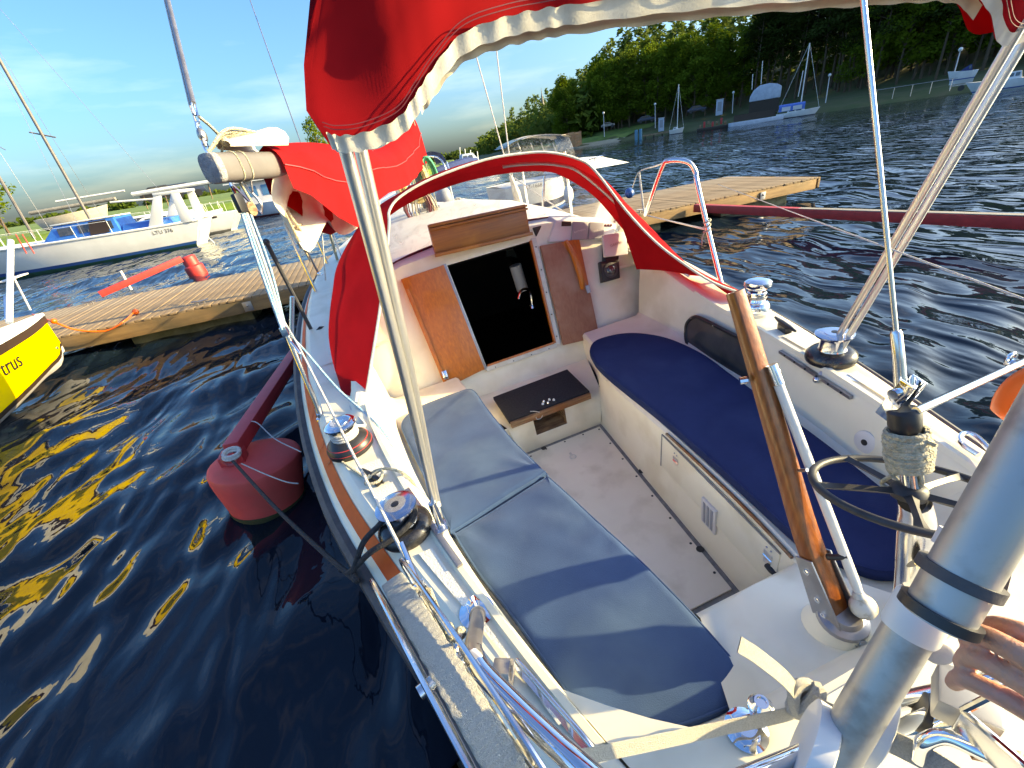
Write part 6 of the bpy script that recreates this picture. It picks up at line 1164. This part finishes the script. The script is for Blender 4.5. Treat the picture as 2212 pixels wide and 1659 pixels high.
# white boat beyond, stern to us
w2 = thing('white_yacht', 'white sailing yacht with long flat stern moored beyond the arch', 'sailboat', W(500, 520, y=33), FI)
q_ = W(520, 500, y=33); o2 = Vector((q_.x + .3, 33.6, 0)); pt2 = simple_hull(w2, o2, (-1, .05, 0), 9.5, 2.9, 1.05, 1.35, M['whull'], M['whull'], M['concrete'], over=.16, tw=.6); cabin(w2, 'cabin', o2, (-1, .05, 0), 2.2, 6.0, .95, 1.05, 1.5, M['white'], .9, .3, 3); rails(w2, pt2, (.05, .15, .25, .35, .45, .6, .75), .6, M['white']); part('rubbing_strip', G().tube([pt2(t, 1, 1) + Vector((0, -.02, .12)) for t in (.1, .3, .5)], .05, 6), M['brown'], w2)
for k in range(9): part('rail_post', G().tube([o2 + Vector((-.6 - .42 * k, -1.3, 1.05)), o2 + Vector((-.72 - .42 * k, -1.3, 1.75))], .016, 5), M['white'], w2)
w3_ = thing('white_cruiser', 'low white cabin boat half hidden behind the blue coaming', 'boat', W(320, 505, y=36), FI); q_ = W(300, 500, y=36); pt3 = simple_hull(w3_, (q_.x - 1.5, 37, 0), (1, 0, 0), 6.5, 2.5, 1.0, 1.2, M['whull'], M['bstripe'], M['navy']); cabin(w3_, 'cabin', (q_.x - 1.5, 37, 0), (1, 0, 0), 1, 4.2, .9, 1.0, 1.6, M['white'], .8, .2, 2)
# passenger launch
pl_ = thing('passenger_launch', 'grey and white passenger launch with blue windows and maroon base', 'launch', W(590, 470, y=42), FI)
qa, qb = W(528, 488, y=42), W(668, 455, y=42); simple_hull(pl_, (qb.x + 3, 43.5, 0), (-1, 0, 0), qb.x - qa.x + 3.4, 3.2, 1.0, 1.1, M['tarp'], M['tarp'], M['maroon'], tw=.95)
lc = cabin(pl_, 'saloon', (qb.x + 3, 43.5, 0), (-1, 0, 0), 1, qb.x - qa.x + 2.6, 1.3, 1.0, 2.6, M['lgrey'], .3, .1, 5, M['glassb']); part('roof', G().box(((qa.x + qb.x) / 2 + .4, 43.5, 2.68), (qb.x - qa.x + 1.5, 2.9, .1)), M['white'], pl_, bev=.03); part('upper_rail', G().tube([((qa.x + qb.x) / 2 - 1.5, 42.3, 2.75), ((qa.x + qb.x) / 2 - 1.2, 42.3, 3.4), ((qa.x + qb.x) / 2 + 1.8, 42.3, 3.4)], .04, 6), M['tarp'], pl_)
# ---- boats beyond the mast
bb_ = thing('blue_bimini_boat', 'sailboat with dark blue bimini and blue boom cover beyond the mast', 'sailboat', (1.3, 16, 0), FI)
pt4 = simple_hull(bb_, (.7, 12.2, 0), (.10, 1, 0), 8.2, 2.5, .95, 1.2, M['whull'], M['bstripe'], M['navy'], tw=.7); cabin(bb_, 'cabin', (.7, 12.2, 0), (.10, 1, 0), 2.6, 6, .8, .95, 1.42, M['white'], .6, .3, 2); rails(bb_, pt4, (.0, .2, .4, .6, .8), .6, M['white'])
cA = [W(905, 350, y=14.2), W(916, 330, y=14), W(935, 325, y=13.8), W(955, 332, y=13.6), W(965, 350, y=13.5)]; cC = curve(cA, 5)
part('bimini', G().rows([[p + Vector((.0, e, -.03 * abs(e - .8))) for p in cC] for e in np.linspace(0, 1.7, 5)]), M['bcanvas'], bb_); part('bimini_leg', G().tube([cC[-1], W(972, 372, y=13.4)], .02, 6), M['steel'], bb_); part('bimini_leg', G().tube([cC[0], W(900, 380, y=14.0)], .02, 6), M['steel'], bb_)
part('boom_cover', G().tube([W(938, 372, y=14.5), W(975, 362, y=14.8), W(1010, 350, y=15.2), W(1030, 345, y=15.5)], [.10, .16, .14, .06], 8), M['bcanvas'], bb_)
part('outboard', G().ball(W(960, 430, y=12.0), (.22, .25, .30), 14, 10), M['grey'], bb_); part('locker', G().box(W(985, 455, y=12.3), (.7, .5, .5)), M['white'], bb_, bev=.05)
coil('rope_coil', 'tangled white rope heap on the boat stern beyond the window', FB.inverted() @ W(988, 428, y=12.0), .16, .30, 9, M['wrope'], .02, 9)
mw_ = thing('motor_launch', 'distant white motor launch with raked windscreen', 'motorboat', W(1010, 335, y=60), FI); q_ = W(985, 345, y=60); simple_hull(mw_, (q_.x - 1, 60, 0), (1, 0, 0), 6.5, 2.4, 1.0, 1.3, M['whull'], M['bstripe'], M['navy']); cabin(mw_, 'wheelhouse', (q_.x - 1, 60, 0), (1, 0, 0), 1.5, 4, .9, 1.1, 2.3, M['tarp'], .9, .2, 2)
for k, u in enumerate((995, 1006, 1018, 1033)): part('mast', G().tube([W(u, 345, y=60), W(u - 2, 318 + 3 * k, y=60)], .05, 5), M['white'], mw_)
mc_ = thing('motor_cruiser', 'white motor cruiser with beige canopy moored at the dock', 'motorboat', (6, 14, 0), FI)
qs, qe = W(1080, 440, y=13.4), W(1318, 400, y=13.4)
ptm = simple_hull(mc_, (qs.x + .2, 14.4, 0), (1, .02, 0), qe.x - qs.x - 1.15, 2.3, 1.0, 1.10, M['whull'], M['bstripe'], M['navy'], tw=.85, over=.08); part('chine_band', G().rows([[ptm(t, 2, -1) + Vector((0, -.012, e)) for e in (.0, -.16)] for t in np.linspace(0, .95, 14)]), M['navy'], mc_)
cw_ = [W(*Z('a4', *p), y=13.9) for p in ((1000, 530), (1060, 480), (1180, 430), (1300, 414), (1420, 416), (1480, 430), (1530, 545))]; ct = curve(cw_, 5)
part('canopy_window', G().rows([[p + Vector((0, e, 0)) for p in ct[1:-1]] for e in (-.55, .55)]).rows([[p + Vector((0, -.55, 0)) for p in ct], [Vector((p.x, p.y - .60, 1.2)) for p in ct]]), M['vinyl'], mc_); part('canopy', G().rows([[p + Vector((0, e, .015 - abs(e) * .06)) for p in ct[8:-5]] for e in np.linspace(-.7, .7, 7)]), M['beige'], mc_)
for u in (1150, 1250, 1330, 1420): part('canopy_frame', G().tube([W(*Z('a4', u, 470), y=13.35), W(*Z('a4', u + 30, 545), y=13.35)], .016, 6), M['alu'], mc_)
cabin(mc_, 'foredeck_cabin', (qs.x, 14.4, 0), (1, 0, 0), 2.2, 4.6, .85, 1.1, 1.42, M['white'], 1.0, .2)
part('bow_rail', G().tube(curve([W(*Z('a5', 1060, 1235), y=13.6), W(*Z('a5', 1130, 1212), y=13.6), W(*Z('a5', 1180, 1208), y=13.9), W(*Z('a5', 1165, 1290), y=13.9)], 5), .016, 6).tube([W(*Z('a5', 1110, 1220), y=13.6), W(*Z('a5', 1120, 1290), y=13.6)], .014, 6), M['steel'], mc_)
part('lettering', text_g('LT-1668', W(1153, 402, y=13.15), (1, 0, 0), (0, 0, 1), .11, .02), M['black'], mc_); part('outboard', G().box(W(1098, 425, y=14.2), (.32, .45, .5)).box(W(1098, 445, y=14.2), (.2, .25, .7)), M['concrete'], mc_, bev=.06)
cb2 = W(1080, 432, y=9.6); bx2 = thing('power_pedestal', 'small white box with blue print standing on the dock', 'box', (cb2.x, 9.6, .45), FI); part('case', G().box((cb2.x, 9.6, .62), (.26, .16, .36)), M['white'], bx2, bev=.015); part('print', text_g('4SEA', (cb2.x, 9.515, .56), (1, 0, 0), (0, 0, 1), .07, .004), M['bcabin'], bx2)
solo('fender', G().ball(W(1228, 420, y=12.2), (.14, .14, .24)), M['white'], 'plump white fender hanging from the motor cruiser', 'fender', FI)
# ================================================================== FAR SHORE THINGS
def lamp_post(k, ub, vb, ut, vt_, d, lab):
    b, t = WR(ub, vb, d), WR(ut, vt_, d); r = thing('lamp_post', lab, 'lamp post', (b.x, b.y, b.z - 1.5), FI, 'lamp posts on the far shore'); part('pole', G().tube([(b.x, b.y, b.z - 1.5), (t.x, t.y, t.z)], [.09, .06], 8), M['lgrey'], r); part('globe', G().ball((t.x, t.y, t.z + .2), .26, 10, 8), M['white'], r)
for k, (a, b, d, lab) in enumerate((((1185, 1000), (1180, 880), 122, 'lamp post on the grassy headland, leftmost of the five'), ((1580, 930), (1578, 812), 120, 'lamp post behind the small moored yacht, second from left'), ((2178, 815), (2182, 722), 125, 'lamp post beside the tarpaulin dome, third from left'))):
    lamp_post(k, *Z('a5', *a), *Z('a5', *b), d, lab)
lamp_post(3, *Z('a6', 692, 730), *Z('a6', 712, 590), 112, 'lamp post on the bank right of the blue canopy boat'); lamp_post(4, *Z('a6', 1668, 590), *Z('a6', 1720, 395), 98, 'lamp post by the trailered motorboat, rightmost of the five')
wl_ = thing('retaining_wall', 'weathered timber retaining wall on the headland', 'wall', WR(1240, 320, 118), FI)
wa, wb_, wc_ = WR(1213, 318, 117), WR(1222, 292, 119), WR(1255, 287, 125)
wa, wm, we = WR(*Z('a4', 1510, 500), 116), WR(*Z('a4', 1590, 470), 119), WR(*Z('a4', 1640, 440), 124)
for k in range(5):
    for a, b in ((wa, wm), (wm, we)):
        z = .3 + k * .62; part('board', G().add([Vector((a.x, a.y, z)), Vector((b.x, b.y, z + .15)), Vector((b.x, b.y, z + .72)), Vector((a.x, a.y, z + .57)), Vector((a.x + .3, a.y + .3, z)), Vector((b.x + .3, b.y + .3, z + .15)), Vector((b.x + .3, b.y + .3, z + .72)), Vector((a.x + .3, a.y + .3, z + .57))], [(0, 1, 2, 3), (7, 6, 5, 4), (0, 3, 7, 4), (1, 5, 6, 2), (3, 2, 6, 7), (0, 4, 5, 1)]), M['rotwood'], wl_)
def hx_(u, v, d): p = WR(u, v, d); f = Vector((p.x, p.y, 0)).normalized(); return p, Vector((f.y, -f.x, 0)), f
def car(u, v, d, m, lab, s=1):
    p, r, f = hx_(u, v, d); rt = thing('parked_car', lab, 'car', p, FI, 'cars parked by the shore'); q = lambda a, b, z: p + r * a * s + f * b * s + Vector((0, 0, z * s))
    prof = [(-2.1, .35), (-2.1, .85), (-1.75, .95), (-1.1, 1.42), (.5, 1.45), (1.15, .98), (2.0, .82), (2.1, .4)]
    part('body', G().prism([q(a, -.85, z) for a, z in prof], f * 1.7 * s), m, rt, bev=.08); part('glass', G().prism([q(a, -.87, z) for a, z in ((-1.35, 1.0), (-.95, 1.35), (.4, 1.37), (.9, 1.0))], f * 1.74 * s), M['glass'], rt)
    for a in (-1.3, 1.3):
        for b in (-.78, .78): part('wheel', G().rev([(.33, -.1), (.33, .1)], q(a, b, .33), f, 14), M['black'], rt)
car(*Z('a5', 1510, 945), 128, M['navy'], 'dark car parked between the first two lamp posts'); car(*Z('a5', 1215, 985), 127, M['concrete'], 'grey car partly hidden beside the leftmost lamp post', .8); car(*Z('a5', 1900, 870), 128, M['navy'], 'dark car under the trees left of the kiosk')
car(*Z('a2', 1290, 440), 62, M['black'], 'dark car seen through the transom arch'); car(*Z('a2', 1440, 420), 62, M['navy'], 'dark car right of the transom arch on the meadow edge')
def kiosk(u, v, d, w_, h_, m, lab): p, r, f = hx_(u, v, d); k = thing('kiosk', lab, 'kiosk', p, FI); part('cabinet', G().box(p + Vector((0, 0, h_ / 2 - .3)), (w_, .8, h_ + .6), (r, f, (0, 0, 1))), m, k, bev=.04); part('roof', G().box(p + Vector((0, 0, h_ + .04)), (w_ + .2, 1.0, .08), (r, f, (0, 0, 1))), M['lgrey'], k); part('door', G().box(p + Vector((0, 0, h_ * .45)) - f * .41, (w_ * .6, .03, h_ * .75), (r, f, (0, 0, 1))), M['grey'], k)
kiosk(*Z('a5', 1625, 990), 118, 1.2, 2.0, M['tarp'], 'pale blue cabinet at the water near the small yacht'); kiosk(*Z('a5', 2072, 865), 124, 1.4, 2.4, M['tarp'], 'pale blue toilet cabin under the dark trees')
for k, (x, y0, y1) in enumerate(((1433, 1085, 1005), (1466, 1085, 998))): p = WR(*Z('a5', x, y1), 108); solo('mooring_post', G().rev([(.32, -p.z - 1), (.32, 0), (.26, .08)], p, (0, 0, 1), 14), mat('teal_paint', (.03, .20, .28), rough=.5), ('left' if k == 0 else 'right') + ' teal mooring post at the jetty end', 'post', FI)
ja, jb_ = WR(*Z('a5', 1480, 1032), 110), WR(*Z('a5', 1700, 1000), 112); jt = thing('jetty', 'low plank jetty beyond the teal posts', 'jetty', lerp(ja, jb_, .5), FI); part('deck', G().tube([Vector((ja.x, ja.y, .55)), Vector((jb_.x, jb_.y, .55))], .22, 4), M['planks'], jt)
for f in (.1, .4, .7, .95): p = lerp(ja, jb_, f); part('pile', G().tube([(p.x, p.y, -.5), (p.x, p.y, .5)], .14, 6), M['brown'], jt)
def small_yacht(ub, uc, v, vt_, ut, d, m, lab, mh=None, canopy=False, deckm=None):
    a, r, f = hx_(ub, v, d); b = WR(uc, v, d); o = Vector((a.x, a.y, 0)); Ln = (Vector((b.x, b.y, 0)) - o).length; ax = (Vector((b.x, b.y, 0)) - o).normalized(); rt = thing('moored_yacht', lab, 'sailboat', o, FI)
    ptt = simple_hull(rt, o, ax, Ln, Ln * .3, .8, 1.0, m, m, M['navy']); cabin(rt, 'cabin', o, ax, Ln * .25, Ln * .7, Ln * .11, .8, 1.25, M['white'], .6, .2, 2)
    if ut is not None:
        t = WR(ut, vt_, d); mb2 = o + ax * Ln * .55; part('mast', G().tube([mb2, Vector((mb2.x, mb2.y, t.z))], .08, 8), M['white'], rt)
        for e in (0.02, .98): part('stay', G().tube([o + ax * Ln * e + Vector((0, 0, .9)), Vector((mb2.x, mb2.y, t.z))], .022, 5), M['white'], rt)
    if canopy:
        part('canopy', G().rows([[o + ax * (Ln * (.05 + .6 * u_)) + f * (Ln * .12 * math.cos(t2)) + Vector((0, 0, .9 + 1.25 * math.sin(t2) ** .5 if 0 < t2 < 3.14 else .9)) for t2 in np.linspace(.02, 3.12, 9)] for u_ in np.linspace(0, 1, 5)]), M['bcabin'], rt)
        for u_ in (.12, .38): part('canopy_window', G().prism([o + ax * (Ln * (u_ + e)) - f * (Ln * .125) + Vector((0, 0, z)) for e, z in ((0, 1.15), (.2, 1.15), (.2, 1.75), (0, 1.75))], f * -.02), M['lgrey'], rt)
    return rt
small_yacht(*[Z('a5', 1685, 1000)[0], Z('a5', 1800, 1000)[0], Z('a5', 1700, 1005)[1], Z('a5', 1762, 650)[1], Z('a5', 1762, 650)[0]], 110, M['hem'], 'small pale yacht with tall mast moored off the bank')
small_yacht(Z('a6', 300, 880)[0], Z('a6', 630, 860)[0], Z('a6', 450, 880)[1], Z('a6', 500, 345)[1], Z('a6', 500, 345)[0], 100, M['whull'], 'white yacht with blue canopy and tall raked mast across the water', canopy=True)
sy = [('thin white mast, taller of two behind the tarpaulin dome', (183, 650), (196, 470)), ('thin white mast, shorter of two behind the tarpaulin dome', (113, 690), (120, 572)), ('slender white mast just right of the tall raked mast', (470, 745), (508, 545))]
for lab, a, b in sy: solo('bare_mast', G().tube([WR(*Z('a6', *a), 108), WR(*Z('a6', *b), 108)], .07, 6), M['white'], lab, 'mast', FI)
p, r, f = hx_(*Z('a6', 210, 770), 112); dm = thing('tarpaulin_dome', 'pale blue tarpaulin dome over a dark cradle on the bank', 'boat cover', p, FI); wdd = (WR(*Z('a6', 325, 770), 112) - WR(*Z('a6', 92, 770), 112)).length; hd_ = WR(*Z('a6', 210, 650), 112).z - p.z
prof = [(-.5, 0), (-.48, .35), (-.38, .72), (-.2, .96), (.1, 1.0), (.36, .88), (.5, .7), (.5, 0)]; part('tarpaulin', G().prism([p + r * a * wdd - f * 1.2 + Vector((0, 0, b * hd_)) for a, b in prof], f * 2.6), M['tarp'], dm, bev=.15); part('cradle', G().box(p + Vector((0, 0, -1.1)), (wdd * .95, 2.2, 2.2), (r, f, (0, 0, 1))), M['brown'], dm)
pa_, pb_ = WR(*Z('a6', -60, 960), 97), WR(*Z('a6', 345, 890), 99); fp_ = thing('floating_pontoon', 'long floating pontoon with pale edge in front of the dome', 'pontoon', lerp(pa_, pb_, .5), FI); dd = (pb_ - pa_); dd.z = 0; L2 = dd.length; dd.normalize(); md_ = Vector(((pa_.x + pb_.x) / 2, (pa_.y + pb_.y) / 2, .3)); part('float', G().box(md_, (L2, 2, .6), (dd, Vector((-dd.y, dd.x, 0)), (0, 0, 1))), M['tarp'], fp_, bev=.05); part('fence', G().box(md_ + Vector((0, 0, .9)) + Vector((-dd.y, dd.x, 0)) * .9, (L2 * .8, .1, 1.0), (dd, Vector((-dd.y, dd.x, 0)), (0, 0, 1))), M['brown'], fp_)
p, r, f = hx_(*Z('a5', 2020, 985), 99); rf = thing('work_raft', 'small raft crowded with reddish gear on the far side', 'raft', p, FI); part('deck', G().box(Vector((p.x, p.y, .25)), (5.2, 2, .5), (r, f, (0, 0, 1))), M['brown'], rf, bev=.04)
for k in range(7): part('gear', G().box(Vector((p.x, p.y, .75 + .2 * (k % 3))) + r * (-2.1 + .7 * k), (.35, .5, .6 + .4 * (k % 2)), (r, f, (0, 0, 1))), M['redpaint'] if k % 2 else M['rotwood'], rf, bev=.04)
mbt = [('white motorboat on a trailer under the trees at upper right', (1632, 525), (1885, 465), 96, 1.6), ('white cabin cruiser moored at the upper right edge', (1760, 650), (2330, 540), 84, 0)]
for lab, a, b, d, lift in mbt:
    a_, b_ = WR(*Z('a6', *a), d), WR(*Z('a6', *b), d); o = Vector((a_.x, a_.y, lift)); axx = Vector((b_.x - a_.x, b_.y - a_.y, 0)); rt = thing('motorboat', lab, 'motorboat', o, FI); Hh, ptt = hull_g(o, -axx, 1, 1, 1, 1); Ln = axx.length; axx.normalize(); st_ = o + axx * Ln
    simple_hull(rt, st_, -axx, Ln, Ln * .32, 1.0, 1.3, M['whull'], M['bstripe'], M['whull'], over=.16); cabin(rt, 'cabin', st_, -axx, Ln * .2, Ln * .65, Ln * .12, 1.0, 1.75, M['whull'] if lift == 0 else M['bcanvas'], 1.0, .2, 3)
    if lift: part('trailer', G().box(lerp(o, st_, .55) + Vector((0, 0, -.5)), (Ln * .7, 1.4, .15), (axx, Vector((-axx.y, axx.x, 0)), (0, 0, 1))), M['mauve'], rt); part('trailer_wheel', G().rev([(.35, -.8), (.35, .8)], lerp(o, st_, .6) + Vector((0, 0, -.9)), Vector((-axx.y, axx.x, 0)), 12), M['black'], rt)
# thin mooring fences along the right bank
fa_, fb2 = WR(*Z('a6', 1050, 700), 95), WR(*Z('a6', 1700, 600), 92); bf = thing('bank_rail', 'thin horizontal rail along the right bank', 'rail', lerp(fa_, fb2, .5), FI); part('rail', G().tube([fa_, fb2], .035, 5), M['mauve'], bf)
for f_ in np.linspace(.05, .95, 5): q_ = lerp(fa_, fb2, f_); part('post', G().tube([q_, q_ - Vector((0, 0, 1.4))], .04, 5), M['mauve'], bf)
# distant church-like spire on the wooded ridge
sp_ = WR(*Z('a5', 714, 850), 260); solo('spire', G().rev([(1.1, -16), (1.1, 0), (.9, 3), (.25, 7), (.05, 9.5)], sp_, (0, 0, 1), 8), M['concrete'], 'slender spire rising above the wooded ridge', 'spire', FI)
